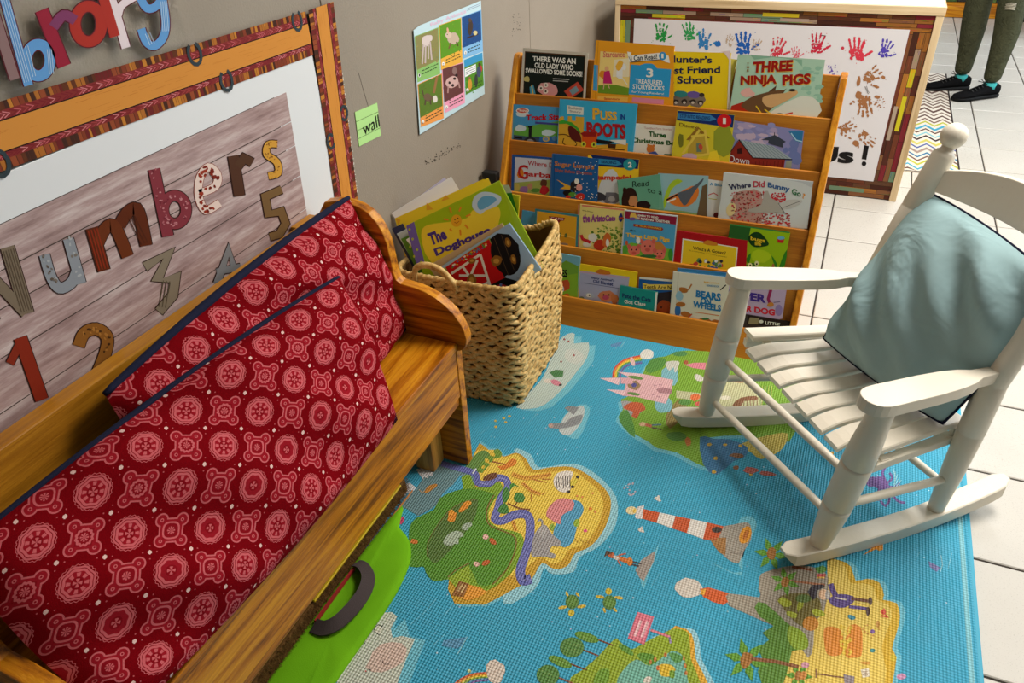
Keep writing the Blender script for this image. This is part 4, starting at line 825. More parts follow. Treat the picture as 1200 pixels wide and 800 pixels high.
# ------------------------------------------------------------------ pillows
def bandana():
    t = NT('red_bandana_cotton'); uv = t.n('ShaderNodeUVMap', uv_map='UVMap').outputs[0]
    mp = t.n('ShaderNodeMapping'); mp.inputs['Rotation'].default_value = (0, 0, math.radians(42)); mp.inputs['Scale'].default_value = (1/0.0595,)*3; t.l.new(uv, mp.inputs[0])
    wn = t.n('ShaderNodeTexNoise'); wn.inputs['Scale'].default_value = 1.4; t.l.new(mp.outputs[0], wn.inputs['Vector'])
    sx = t.n('ShaderNodeSeparateXYZ'); t.l.new(mp.outputs[0], sx.inputs[0]); mth = t.math
    u, v = sx.outputs[0], sx.outputs[1]; fu, fv = mth('FLOOR', u), mth('FLOOR', v)
    x = mth('SUBTRACT', mth('SUBTRACT', u, fu), 0.5); y = mth('SUBTRACT', mth('SUBTRACT', v, fv), 0.5)
    x = mth('MULTIPLY', x, 1.03); y = mth('MULTIPLY', y, 1.03)
    par = mth('MODULO', mth('ABSOLUTE', mth('ADD', fu, fv)), 2.0); par2 = mth('MODULO', mth('ABSOLUTE', fu), 2.0)
    par3 = mth('MODULO', mth('ABSOLUTE', mth('ADD', fu, mth('MULTIPLY', fv, 2.0))), 3.0); p3 = mth('GREATER_THAN', par3, 0.5)
    hyp = lambda a, b: mth('SQRT', mth('ADD', mth('MULTIPLY', a, a), mth('MULTIPLY', b, b)))
    r = hyp(x, y); th = mth('ARCTAN2', y, x)
    band = lambda d, c, w: mth('LESS_THAN', mth('ABSOLUTE', mth('SUBTRACT', d, c)), w)
    mx = lambda *a: a[0] if len(a) == 1 else mth('MAXIMUM', a[0], mx(*a[1:]))
    mul = lambda a, b: mth('MULTIPLY', a, b)
    # round motif
    rw = mth('ADD', r, mul(mth('COSINE', mul(th, 8.0)), 0.013)); rd = mth('ADD', r, mul(mth('COSINE', mul(th, 24.0)), 0.012))
    dots = mul(band(r, 0.19, 0.045), mth('GREATER_THAN', mth('COSINE', mul(th, 8.0)), 0.0)); cen = mul(mth('LESS_THAN', r, 0.1), mth('GREATER_THAN', mth('COSINE', mul(th, 4.0)), -0.2))
    A1 = mx(band(rw, 0.36, 0.022), band(rw, 0.29, 0.030), band(rd, 0.415, 0.009), mul(p3, dots), cen)
    B1 = mx(mul(band(r, 0.23, 0.09), 0.55), mul(mth('LESS_THAN', r, 0.33), 0.25))
    # square motif with round corners
    ax, ay = mth('ABSOLUTE', x), mth('ABSOLUTE', y)
    cr = hyp(mth('SUBTRACT', ax, 0.26), mth('SUBTRACT', ay, 0.26)); sq = mth('SUBTRACT', mth('MAXIMUM', ax, ay), 0.27)
    sd = mth('MINIMUM', sq, mth('SUBTRACT', cr, 0.125)); inn = mth('POWER', mth('ADD', mth('POWER', ax, 3.0), mth('POWER', ay, 3.0)), 0.3333)
    A2 = mx(band(sd, 0.022, 0.020), mul(p3, band(inn, 0.20, 0.022)), band(cr, 0.035, 0.012), mul(mth('LESS_THAN', r, 0.10), mth('GREATER_THAN', mth('COSINE', mul(th, 8.0)), -0.3)), mul(mth('SUBTRACT', 1.0, p3), band(mth('ADD', r, mul(mth('COSINE', mul(th, 12.0)), 0.012)), 0.18, 0.03)))
    B2 = mx(mul(mth('LESS_THAN', sd, 0.0), 0.3), mul(band(sd, -0.035, 0.035), 0.55))
    A = mth('ADD', mul(par, A1), mul(mth('SUBTRACT', 1.0, par), A2)); Bq = mth('ADD', mul(par, B1), mul(mth('SUBTRACT', 1.0, par), B2))
    # small hearts and dots between the motifs
    hx_ = mth('SUBTRACT', 0.515, ax); hy_ = mth('SUBTRACT', 0.515, ay)
    ht = mx(mth('LESS_THAN', hyp(mth('SUBTRACT', hx_, 0.024), mth('SUBTRACT', hy_, 0.012)), 0.026), mth('LESS_THAN', hyp(hx_, mth('ADD', hy_, -0.036)), 0.022))
    dt = mx(mth('LESS_THAN', hyp(mth('SUBTRACT', hx_, 0.0), mth('SUBTRACT', hy_, 0.17)), 0.018), mth('LESS_THAN', hyp(mth('SUBTRACT', hx_, 0.17), hy_), 0.018))
    red, pink, mid, white = rgb(126, 3, 14), rgb(218, 110, 116), rgb(170, 34, 48), rgb(246, 208, 200)
    n1 = t.noise(t.obj(), 30, 3); c = t.mix(mul(n1, 0.4), red, rgb(84, 2, 8)); c = t.mix(Bq, c, mid); c = t.mix(mul(A, 0.74), c, pink); c = t.mix(mul(ht, 0.85), c, white); c = t.mix(mul(dt, 0.6), c, pink)
    t.base(c); t.rough(0.9); t.spec(0.05); t.b.inputs['Sheen Weight'].default_value = 0.0
    wv = t.noise(t.obj(), 700, 2); t.bump(wv, 0.0006); return t.m
M['bandana'] = bandana()
M['navy'] = plain('navy_cotton', rgb(26, 30, 54), 0.85, 0.15, bump=0.0004, bscale=600)
def bilerp(c, u, v): return c[0]*(1-u)*(1-v) + c[1]*u*(1-v) + c[2]*u*v + c[3]*(1-u)*v
def pillow(root, corners, thick, front_mat, back_mat, size, nu=34, nv=22, pinch=0.035, seed=1, wr=0.003, name='front_cover', piping=0.004, pmat=None, puff=0.42, topline=False):
    """corners: TL, TR, BR, BL in the place; front is the side towards the room"""
    c = [Vector(q) for q in (corners[3], corners[2], corners[1], corners[0])]
    n = (c[1]-c[0]).cross(c[3]-c[0]).normalized()
    if n.dot(CAM - c[0]) < 0: n = -n
    rg = random.Random(seed); ph = [(rg.uniform(4, 13), rg.uniform(4, 13), rg.uniform(0, 6)) for _ in range(6)]
    eu = (c[1]-c[0]).normalized(); ev = (c[3]-c[0]).normalized()
    def pt(u, v, side):
        s = u*2-1; r = v*2-1
        ins_u = -pinch*(1-s*s)*r; ins_v = -pinch*(1-r*r)*s
        base = bilerp(c, u, v) + ev*ins_u*1.0 + eu*ins_v
        h = (max(0, 1-s*s)*max(0, 1-r*r))**puff * thick/2
        w = sum(math.sin(a*s + b_*r + p) for a, b_, p in ph) * wr * min(1, h/(thick*0.25))
        return base + n*side*h + n*w
    for side, mt, nm in ((1, front_mat, 'front_cover'), (-1, back_mat, 'back_cover')):
        vs = []; fs = []; uvs = []
        for j in range(nv+1):
            for i in range(nu+1):
                vs.append(pt(i/nu, j/nv, side)); uvs.append((i/nu*size[0], j/nv*size[1]))
        for j in range(nv):
            for i in range(nu):
                a = j*(nu+1)+i; fs.append((a, a+1, a+nu+2, a+nu+1) if side > 0 else (a, a+nu+1, a+nu+2, a+1))
        org = wloc(root); me = bpy.data.meshes.new(nm); me.from_pydata([p-org for p in vs], [], fs)
        ul = me.uv_layers.new(name='UVMap')
        for l in me.loops: ul.data[l.index].uv = uvs[l.vertex_index]
        link(nm, me, mt, root, True)
    if pmat and topline:
        MB().tube([pt(k/50, 1, 0) for k in range(51)], [piping*(.5+.5*math.sin(PI*k/50)**.4) for k in range(51)], 8).build('edge_piping', pmat, root, True)
    elif pmat:
        loop = [pt(k/40, 0, 0) for k in range(40)] + [pt(1, k/26, 0) for k in range(26)] + [pt(1-k/40, 1, 0) for k in range(40)] + [pt(0, 1-k/26, 0) for k in range(26)]
        MB().tube(loop, piping, 6, False, True).build('edge_piping', pmat, root, True)
pa = empty('bandana_pillow', (0.16, 0.95, 0.403), 'red bandana pillow behind, upright against the bench back', 'pillow', 'red bandana pillows on the bench')
pillow(pa, [(0.135, 0.575, 0.705), (0.125, 1.275, 0.735), (0.235, 1.262, 0.415), (0.225, 0.60, 0.43)], 0.115, M['bandana'], M['navy'], (0.70, 0.34), seed=4, pmat=M['navy'], piping=0.009, puff=0.36, pinch=-.012, topline=True)
pb = empty('bandana_pillow', (0.28, 0.65, 0.403), 'larger looking red bandana pillow in front, reaching the seat edge', 'pillow', 'red bandana pillows on the bench')
pillow(pb, [(0.165, 0.29, 0.665), (0.235, 1.055, 0.672), (0.392, 0.955, 0.425), (0.365, 0.275, 0.425)], 0.12, M['bandana'], M['navy'], (0.72, 0.36), seed=9, pmat=M['navy'], piping=0.006, puff=0.36, pinch=-.014, topline=True)

# ------------------------------------------------------------------ things under the bench
def plush():
    t = NT('brown_plush_pile'); v = t.obj(rnd=False); n1 = t.noise(v, 90, 5, 0.7); t.base(t.ramp(n1, [(0.25, rgb(58, 38, 20)), (0.55, rgb(112, 80, 44)), (0.8, rgb(152, 116, 70))])); t.rough(0.95); t.spec(0.1); t.bump(n1, 0.003); return t.m
M['plush'] = plush()
pg = empty('brown_cushion', (0.17, 0.66, MZ), 'brown fringed floor cushion pushed under the bench', 'cushion')
MB().box((0.02, 0.34, MZ), (0.172, 1.13, 0.052)).build('cushion_pad', M['plush'], pg, bevel=0.012, seg=3)
MB().box((0.172, 0.34, MZ), (0.259, 1.13, 0.052)).build('cushion_border', M['plush'], pg, bevel=0.008, seg=3)
rg = random.Random(8); fb = MB()
for k in range(1500):
    y = 0.34 + 0.79*k/1500 + rg.uniform(-.001, .001); z0_ = rg.uniform(0.012, 0.052); w = 0.0007
    p0 = Vector((0.258, y, z0_)); p1 = p0 + Vector((rg.uniform(.006, .014), rg.uniform(-.004, .004), rg.uniform(-0.012, -0.002)))
    fb.add([p0 + Vector((0, w, 0.001)), p0 - Vector((0, w, 0)), p1 + Vector((0, 0, 0)), p0 + Vector((0, 0, -0.0015))], [(0, 1, 2), (1, 3, 2), (0, 2, 3)])
tag(fb.build('fringe', M['plush'], pg, fix=False), kind='stuff')
MB().tube([(0.27, 0.34 + k*0.79/30, 0.014 + 0.002*math.sin(k)) for k in range(31)], 0.0025, 6).build('piping', plain('tan_cord', rgb(176, 112, 52), 0.8), pg, True)
tag(MB().box((0.08, 0.735, 0.0535), (0.262, 1.10, 0.059)).build('yellow_folder', plain('yellow_card', rgb(236, 196, 20), 0.4), bevel=0.0008, seg=1), 'bright yellow folder lying on the brown cushion under the bench', 'folder')
bg = empty('green_bag', (0.33, 0.65, MZ), 'lime green cloth bag with grey handle lying flat beside the bench', 'bag')
out = [(0.264, 1.035), (0.300, 1.012), (0.335, 0.992), (0.362, 0.962), (0.380, 0.918), (0.391, 0.84), (0.390, 0.75), (0.386, 0.64), (0.382, 0.5), (0.378, 0.36), (0.264, 0.36)]
ring_ = catmull(out, 4); ctr = (0.32, 0.7)
b = MB(); lv = [(1.0, 0.001), (1.0, 0.005), (0.955, 0.0105), (0.8, 0.0125), (0.45, 0.0135)]; n = len(ring_); vs = []; fs = []
for s_, h_ in lv:
    for k, (x, y) in enumerate(ring_):
        X = ctr[0] + (x-ctr[0])*s_; Y = ctr[1] + (y-ctr[1])*s_
        vs.append((X, Y, MZ + h_ + (0.0012*math.sin(Y*70+X*50) if h_ > .01 else 0)))
for j in range(len(lv)-1):
    for k in range(n): fs.append((j*n+k, j*n+(k+1) % n, (j+1)*n+(k+1) % n, (j+1)*n+k))
vs.append((ctr[0], ctr[1], MZ+0.0135)); L = len(vs)-1
for k in range(n): fs.append(((len(lv)-1)*n+k, (len(lv)-1)*n+(k+1) % n, L))
t = NT('lime_cloth'); v = t.obj(rnd=False); n1 = t.noise(v, 8, 5); t.base(t.mix(n1, rgb(122, 190, 22), rgb(96, 160, 14))); t.rough(0.85); t.spec(.15); t.bump(t.noise(v, 500, 2), 0.0004); 
b.add(vs, fs).build('bag_body', t.m, bg, True)
web = plain('grey_webbing', rgb(70, 60, 60), 0.85, 0.3, bump=0.0006, bscale=900)
hp = catmull([(0.270, 0.872), (0.292, 0.868), (0.322, 0.846), (0.338, 0.812), (0.340, 0.772), (0.328, 0.722), (0.305, 0.700), (0.276, 0.700)], 5, False)
vs = []; fs = []
for k, (x, y) in enumerate(hp):
    a_ = hp[max(0, k-1)]; c_ = hp[min(len(hp)-1, k+1)]; d = Vector((c_[0]-a_[0], c_[1]-a_[1], 0)).normalized(); nrm = Vector((d.y, -d.x, 0))
    zc = 0.025 + 0.016*math.sin(PI*k/(len(hp)-1))
    for (o1, o2) in ((-0.014, -0.0035), (0.014, 0.0035), (0.014, 0.0055), (-0.014, -0.0015)): vs.append(Vector((x, y, zc)) + nrm*o1 + Vector((0, 0, o2*1.6)))
for k in range(len(hp)-1):
    for j in range(4): fs.append((k*4+j, k*4+(j+1) % 4, (k+1)*4+(j+1) % 4, (k+1)*4+j))
MB().add(vs, fs).build('handle', web, bg)
MB().box((0.2715, 0.71, 0.021), (0.2765, 0.86, 0.030)).build('red_lining', plain('dark_red_lining', rgb(150, 20, 24), 0.7), bg)

# ------------------------------------------------------------------ seagrass basket
def grass():
    t = NT('seagrass'); v = t.obj(rnd=False); n1 = t.noise(v, 38, 4, 0.7); n2 = t.noise(v, 260, 4, 0.7)
    t.base(t.ramp(t.math('ADD', t.math('MULTIPLY', n1, 0.75), t.math('MULTIPLY', n2, 0.25)), [(0.3, rgb(150, 112, 60)), (0.46, rgb(204, 166, 100)), (0.64, rgb(236, 206, 142))])); t.rough(0.6); t.spec(0.3); t.bump(n2, 0.0012); return t.m
M['grass'] = grass()
bk = empty('seagrass_basket', (0.225, 1.71, MZ), 'woven seagrass basket of books between bench and bookshelf', 'basket')
def rr(s, x0, x1, y0, y1, rad):   # rounded rectangle by arc length, s in 0..1 starting front-left, going +x
    w, d = x1-x0-2*rad, y1-y0-2*rad; q = PI*rad/2; P_ = 2*w+2*d+4*q; t_ = (s % 1.0)*P_
    seg = [('l', (x0+rad, y0), (1, 0), w), ('a', (x1-rad, y0+rad), -90, q), ('l', (x1, y0+rad), (0, 1), d), ('a', (x1-rad, y1-rad), 0, q), ('l', (x1-rad, y1), (-1, 0), w), ('a', (x0+rad, y1-rad), 90, q), ('l', (x0, y1-rad), (0, -1), d), ('a', (x0+rad, y0+rad), 180, q)]
    for kind, o_, a_, L_ in seg:
        if t_ <= L_ or seg[-1][0:2] == (kind, o_):
            if kind == 'l': return (o_[0]+a_[0]*t_, o_[1]+a_[1]*t_), a_
            an = math.radians(a_ + 90*min(1, t_/L_)); return (o_[0]+rad*math.cos(an), o_[1]+rad*math.sin(an)), (-math.sin(an), math.cos(an))
        t_ -= L_
def bask(s, h):   # h 0..1 up the side
    bow = 0.010*math.sin(PI*h)
    x0, x1 = 0.062 - .012*h - bow, 0.392 + 0.018*h + bow; y0, y1 = 1.532 - 0.022*h - bow, 1.882 - 0.03*h + bow
    (x, y), d = rr(s, x0, x1, y0, y1, 0.045)
    cx = (x - (x0+x1)/2)/((x1-x0)/2); cy = (y - (y0+y1)/2)/((y1-y0)/2)
    corner = (min(abs(cx), 1)*min(abs(cy), 1))**1.5
    top = 0.404 + (corner*(0.006 if cy < 0 else 0.036) + 0.022*max(0, cx-.6)/.4*min(1, max(0, cy+1)) if cx > 0 else 0)
    return Vector((x, y, MZ + 0.004 + h*(top-MZ))), Vector((d[0], d[1], 0))
def lump(b, c, d, n, ln, wd, th_, tilt):
    up = Vector((0, 0, 1)); t_ = (d*math.cos(tilt) + up*math.sin(tilt)).normalized(); s_ = n.cross(t_).normalized(); vs = []; fs = []
    prof = ((-1, 0.12), (-0.55, 0.8), (0, 1.0), (0.55, 0.8), (1, 0.12)); m = 6
    for q, r_ in prof:
        for k in range(m):
            an = 2*PI*k/m; vs.append(c + t_*ln/2*q + s_*wd/2*r_*math.cos(an) + n*th_/2*r_*math.sin(an))
    for i in range(len(prof)-1):
        for k in range(m): fs.append((i*m+k, i*m+(k+1) % m, (i+1)*m+(k+1) % m, (i+1)*m+k))
    b.add(vs, fs)
rg = random.Random(21); wb_ = MB(); ROWS = 18; N = 36
for j in range(ROWS):
    h = (j+0.5)/ROWS
    for k in range(N):
        for st in (0, 1):
            s = (k + 0.5*st + (0.25 if j % 2 else 0) + rg.uniform(-.08, .08))/N
            p, d = bask(s, h + rg.uniform(-.003, .003)); n_ = Vector((d.y, -d.x, 0))
            lump(wb_, p + n_*(0.002 + rg.uniform(-.001, .0015)) + Vector((0, 0, (0.0035 if st else -0.0035))), d, n_, 0.046*rg.uniform(.8, 1.2), 0.0165*rg.uniform(.75, 1.25), 0.013*rg.uniform(.8, 1.2), math.radians((24 if st else -20) + rg.uniform(-14, 14)))
o = wb_.build('woven_side', M['grass'], bk, True, fix=False); tag(o, kind='stuff')
rim = MB()
for k in range(110):
    p, d = bask(k/110, 1.0); n_ = Vector((d.y, -d.x, 0)); lump(rim, p + Vector((0, 0, 0.002)), d, n_, 0.030, 0.016, 0.017, math.radians(34*(1 if k % 2 else .4) + rg.uniform(-8, 8)))
tag(rim.build('braided_rim', M['grass'], bk, True, fix=False), kind='stuff')
inner = MB(); vs = []; fs = []; nn = 60; 
for j in range(9):
    for k in range(nn):
        p, d = bask(k/nn, j/8*0.985); vs.append(p - Vector((d.y, -d.x, 0))*0.006)
for j in range(8):
    for k in range(nn): fs.append((j*nn+k, j*nn+(k+1) % nn, (j+1)*nn+(k+1) % nn, (j+1)*nn+k))
fs.append(tuple(range(nn-1, -1, -1)))
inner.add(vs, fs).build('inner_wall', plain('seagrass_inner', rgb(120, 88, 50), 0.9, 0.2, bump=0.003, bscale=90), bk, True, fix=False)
hd = MB()
hpts = catmull([(0.120, 0.400), (0.128, 0.436), (0.160, 0.452), (0.200, 0.446), (0.232, 0.418), (0.246, 0.39)], 7, False)
for k in range(len(hpts)-1):
    a_, c_ = hpts[k], hpts[k+1]
    d = Vector((c_[0]-a_[0], 0, c_[1]-a_[1])).normalized(); cpos = Vector((a_[0], 1.503, a_[1]))
    for sgn in (1, -1):
        nrm = Vector((0, -1, 0)); t_ = (d + Vector((0, -0.55*sgn, 0)) + d.cross(nrm)*0.25*sgn).normalized(); s_ = nrm.cross(t_).normalized(); nv_ = t_.cross(s_)
        vs = []; fs = []; prof = ((-1, .2), (-.5, .85), (0, 1), (.5, .85), (1, .2)); m = 6
        for q, r_ in prof:
            for kk in range(m):
                an = 2*PI*kk/m; vs.append(cpos + d.cross(nrm)*0.003*sgn + t_*0.011*q + s_*0.006*r_*math.cos(an) + nv_*0.006*r_*math.sin(an))
        for i in range(4):
            for kk in range(m): fs.append((i*m+kk, i*m+(kk+1) % m, (i+1)*m+(kk+1) % m, (i+1)*m+kk))
        hd.add(vs, fs)
hd.build('handle', M['grass'], bk, True, fix=False)

# ------------------------------------------------------------------ books
def coverm(col, name='book_cover', rough=0.35): return plain(name, col, rough, 0.5)
def book_quad(TL, TR, H, nrm, th, col, label, group, art=None, plane=None, cat='book', spine=None, name='picture_book', skew=None):
    """cover front lies in a plane; TL, TR world points; extends down by H; thickness th behind"""
    TL, TR = Vector(TL), Vector(TR); nrm = Vector(nrm).normalized(); ux = (TR-TL).normalized(); dn = nrm.cross(ux).normalized()
    if dn.z > 0: dn = -dn
    BL, BR = TL + dn*H, TR + dn*H
    root = empty(name, tuple((BL+BR)/2 - nrm*th/2), label, cat, group)
    cm = coverm(col); back = -nrm
    e = 0.0012
    MB().hexa([BL, BR, BR+back*e, BL+back*e, TL, TR, TR+back*e, TL+back*e]).build('front_cover', cm, root)
    MB().hexa([BL+back*(th-e), BR+back*(th-e), BR+back*th, BL+back*th, TL+back*(th-e), TR+back*(th-e), TR+back*th, TL+back*th]).build('back_cover', cm, root)
    i = ux*0.002; d2 = dn*0.002
    MB().hexa([BL+back*e+i*.1, BR+back*e-i, BR+back*(th-e)-i, BL+back*(th-e)+i*.1, TL+d2+back*e+i*.1, TR+d2+back*e-i, TR+d2+back*(th-e)-i, TL+d2+back*(th-e)+i*.1]).build('page_block', M['pages'], root)
    if art:
        a = Art(plane, nrm, 0.0002, 0.00008); art(a); a.build('printed_cover', M['gloss'], root)
    return root
# ------------------------------------------------------------------ book display shelf
sh = empty('book_display_shelf', (0.58, 2.2, 0), 'amber wooden display shelf with five sloping tiers of picture books', 'shelf')
LIP = {1: (2.298, .67), 2: (2.237, .533), 3: (2.168, .38), 4: (2.106, .24), 5: (2.039, .088)}
SL = 0.25
for x0, x1 in ((0.070, 0.089), (1.070, 1.089)):
    pts = [Vector((x0, y, z)) for y, z in ((1.993, 0), (1.997, 0.02), (2.336, 0.772), (2.346, 0.782), (2.372, 0.782), (2.384, 0.772), (2.44, 0.0))]
    MB().prism(pts, (x1-x0, 0, 0)).build('side_panel', M['edge'], sh, bevel=0.003)
def board(y0, ztop, zbot, th=0.008, mat='shelf_x', name='tier_board'):
    yt = y0; yb = y0 + (zbot-ztop)*SL
    return MB().hexa([(0.0895, yb, zbot), (1.0695, yb, zbot), (1.0695, yb+th, zbot), (0.0895, yb+th, zbot), (0.0895, yt, ztop), (1.0695, yt, ztop), (1.0695, yt+th, ztop), (0.0895, yt+th, ztop)]).build(name, M[mat], sh, bevel=0.0012, seg=1)
for k in range(1, 6):
    y0, z0 = LIP[k]; board(y0, z0, max(0.001, z0-0.255)) if k < 5 else MB().hexa([(0.0895, 1.9925, 0.0005), (1.0695, 1.9925, 0.0005), (1.0695, 2.006, 0.0005), (0.0895, 2.006, 0.0005), (0.0895, y0, z0), (1.0695, y0, z0), (1.0695, y0+.008, z0), (0.0895, y0+.008, z0)]).build('tier_board', M['shelf_x'], sh, bevel=0.0012, seg=1)
    MB().box((0.0895, y0 - 0.10*SL + 0.0085, z0-0.108), (1.0695, y0 + 0.029 - 0.10*SL - 0.001, z0-0.1015)).build('pocket_floor', M['shelf_x'], sh) if k < 5 else MB().box((0.0895, 2.03, 0.004), (1.0695, 2.044, 0.010)).build('pocket_floor', M['shelf_x'], sh)
board(2.353, 0.776, 0.50, 0.008, name='back_board')
Lpy = {k: v for k, v in LIP.items()}
def shelf_book(k, d, tl, tr, th, col, label, art=None, name='picture_book', hb=0.098):
    y0, z0 = LIP[k]; off = 0.0092 + 0.0062*d; pl = PL((0, y0+off, z0), (0, -1, SL))
    TL, TR = pl(*tl), pl(*tr); zb = max(0.012, z0 - hb)
    H = ((TL.z+TR.z)/2 - zb)*math.sqrt(1+SL*SL)
    book_quad(TL, TR, H, (0, -1, SL), th, col, label, 'picture books on tier %d of the display shelf' % k, art, pl, 'book', name=name)
def bgp(a, col, l=0, quad=None): a.poly(quad, col, l)
W_, K_ = g(240, 238, 230), g(24, 22, 24)
# tier 1
def c_oldlady(a):
    a.z(580, 30, 5); bgp(a, g(206, 196, 180), 0, [(166, 136), (545, 162), (530, 440), (150, 420)]); a.poly([(176, 150), (532, 176), (516, 440), (165, 410)], g(88, 56, 34), 1); a.poly([(180, 156), (526, 182), (512, 440), (168, 408)], g(22, 30, 26), 2)
    a.text('THERE WAS AN', [(222, 178), (474, 192), (474, 226), (222, 208)], W_, 4, .03); a.text('OLD LADY WHO', [(234, 216), (460, 230), (460, 262), (232, 246)], W_, 4, .03); a.text('SWALLOWED SOME BOOKS!', [(180, 248), (512, 268), (512, 300), (180, 274)], W_, 4, .03)
    for k in range(2): a.stroke([(340, 310+k*12), (436 - k*6, 316+k*12)], 5, g(180, 180, 176), 4)
    a.ell(310, 375, 62, 40, g(216, 150, 150), 4, 10, 16, .15); a.poly([(203, 360), (225, 345), (240, 405), (208, 405)], g(70, 150, 180), 4); a.stroke([(215, 350), (225, 400)], 5, g(230, 190, 60), 5)
    for p in ((270, 366), (299, 348), (298, 385)): a.ell(p[0], p[1], 14, 14, g(236, 220, 210), 6); a.ell(p[0], p[1], 6, 6, g(60, 40, 40), 7)
    a.poly([(405, 385), (485, 328), (522, 378), (440, 428)], g(196, 74, 56), 5); a.poly([(436, 380), (476, 352), (494, 382), (454, 408)], g(120, 150, 160), 6); a.ell(186, 314, 16, 20, g(196, 180, 110), 4, 0, 9, .6)
shelf_book(1, 0, (613, 56), (689, 62), .009, g(206, 196, 180), 'picture book with black chalkboard cover and white hand lettering', c_oldlady)
def c_read(a):
    a.z(580, 30, 5); bgp(a, g(236, 160, 36), 0, [(592, 88), (1050, 120), (1046, 480), (570, 440)]); a.poly([(580, 230), (604, 232), (600, 384), (575, 380)], g(60, 160, 214), 1); a.stroke([(606, 92), (588, 430)], 2, g(190, 120, 20), 1)
    a.poly([(618, 150), (790, 165), (786, 406), (604, 392)], g(244, 214, 130), 2); a.poly([(606, 350), (700, 345), (786, 365), (786, 408), (604, 394)], g(112, 150, 40), 3); a.poly([(700, 200), (790, 190), (788, 300), (690, 300)], g(240, 226, 190), 3)
    a.text('Stardance', [(636, 150), (760, 152), (762, 186), (634, 186)], g(214, 110, 100), 5, .02)
    a.poly([(640, 270), (672, 262), (688, 340), (634, 338)], g(196, 40, 110), 5); a.ell(656, 252, 12, 14, g(232, 176, 130), 6); a.ell(630, 285, 18, 26, g(226, 140, 40), 4, 0, 9, .4)
    a.poly([(712, 300), (720, 240), (745, 215), (770, 240), (760, 262), (748, 258), (746, 310)], g(236, 236, 236), 5, 2); a.ell(730, 232, 18, 30, g(238, 180, 60), 6, 20, 9, .4); a.stroke([(640, 340), (636, 372)], 5, g(226, 180, 150), 6); a.stroke([(660, 340), (672, 368)], 5, g(226, 180, 150), 6); a.stroke([(745, 305), (775, 345)], 5, W_, 6)
    a.poly([(775, 152), (800, 158), (795, 175), (980, 158), (1018, 178), (1026, 220), (996, 212), (975, 196), (800, 216), (786, 210)], W_, 4); a.stroke([(784, 180), (798, 214), (980, 198)], 3, K_, 5); a.text('I Can Read!', [(796, 176), (950, 166), (952, 196), (798, 208)], g(30, 50, 70), 6, .02)
    a.ell(983, 178, 22, 24, g(50, 150, 210), 6); a.text('1', [(976, 164), (988, 165), (988, 192), (976, 191)], W_, 8, .02)
    a.poly([(796, 228), (850, 232), (880, 222), (910, 222), (950, 250), (1034, 256), (1020, 420), (784, 402)], g(50, 158, 214), 3); a.ell(908, 262, 42, 40, g(50, 158, 214), 3)
    a.text('3', [(888, 250), (928, 252), (926, 304), (886, 302)], W_, 6, .02); a.text('TREASURED', [(824, 310), (982, 322), (980, 350), (824, 338)], W_, 6, .02); a.text('STORYBOOKS', [(808, 342), (994, 354), (992, 382), (808, 370)], W_, 6, .02); a.text('for Young Readers!', [(802, 380), (990, 394), (990, 410), (802, 396)], W_, 6, .01)
    a.poly([(806, 420), (990, 434), (986, 480), (800, 470)], g(226, 140, 170), 2); a.poly([(604, 410), (780, 420), (776, 450), (600, 440)], g(244, 190, 80), 2); a.text('Splendora', [(640, 420), (730, 424), (730, 440), (640, 438)], g(196, 90, 60), 5, .02)
shelf_book(1, 0, (699, 47), (790, 54), .013, g(236, 160, 36), 'thick orange storybook treasury with blue panel and girl with white horse', c_read, 'storybook')
def c_hunter(a):
    a.z(780, 40, 5); bgp(a, g(240, 208, 30), 0, [(30, 100), (340, 112), (368, 150), (360, 450), (10, 430)]); a.poly([(320, 100), (380, 98), (382, 160), (372, 150), (345, 112)], g(236, 214, 214), 1); a.poly([(372, 150), (384, 150), (376, 450), (360, 450)], g(236, 232, 220), 1)
    NV = g(28, 40, 76); a.text("Hunter's", [(10, 122), (272, 130), (272, 170), (10, 168)], NV, 4, .03); a.text('Best Friend', [(-24, 190), (320, 186), (320, 228), (-24, 236)], NV, 4, .03); a.text('at School', [(-10, 246), (272, 244), (272, 290), (-10, 290)], NV, 4, .03)
    a.ell(88, 392, 66, 40, g(120, 108, 96), 3, 0, 14, .25); a.ell(184, 386, 50, 40, g(128, 116, 104), 3, 0, 14, .3); a.ell(90, 350, 40, 20, g(50, 130, 130), 4, 0, 12, .2); a.ell(165, 355, 40, 20, g(110, 90, 160), 4, 5, 12, .2); a.ell(212, 356, 16, 12, g(60, 50, 46), 4)
    for p in ((60, 395), (110, 395), (160, 395), (205, 400)): a.ell(p[0], p[1], 18, 14, g(56, 46, 42), 5, 0, 9, .4); a.ell(p[0], p[1]+6, 9, 8, g(200, 190, 176), 6)
shelf_book(1, 1, (781, 60), (857, 62), .006, g(240, 208, 30), 'yellow paper picture book with navy title and two raccoons', c_hunter)
shelf_book(1, 2, (845, 67), (864, 70), .004, g(216, 208, 90), 'narrow pale yellow book edge between raccoon book and pig book')
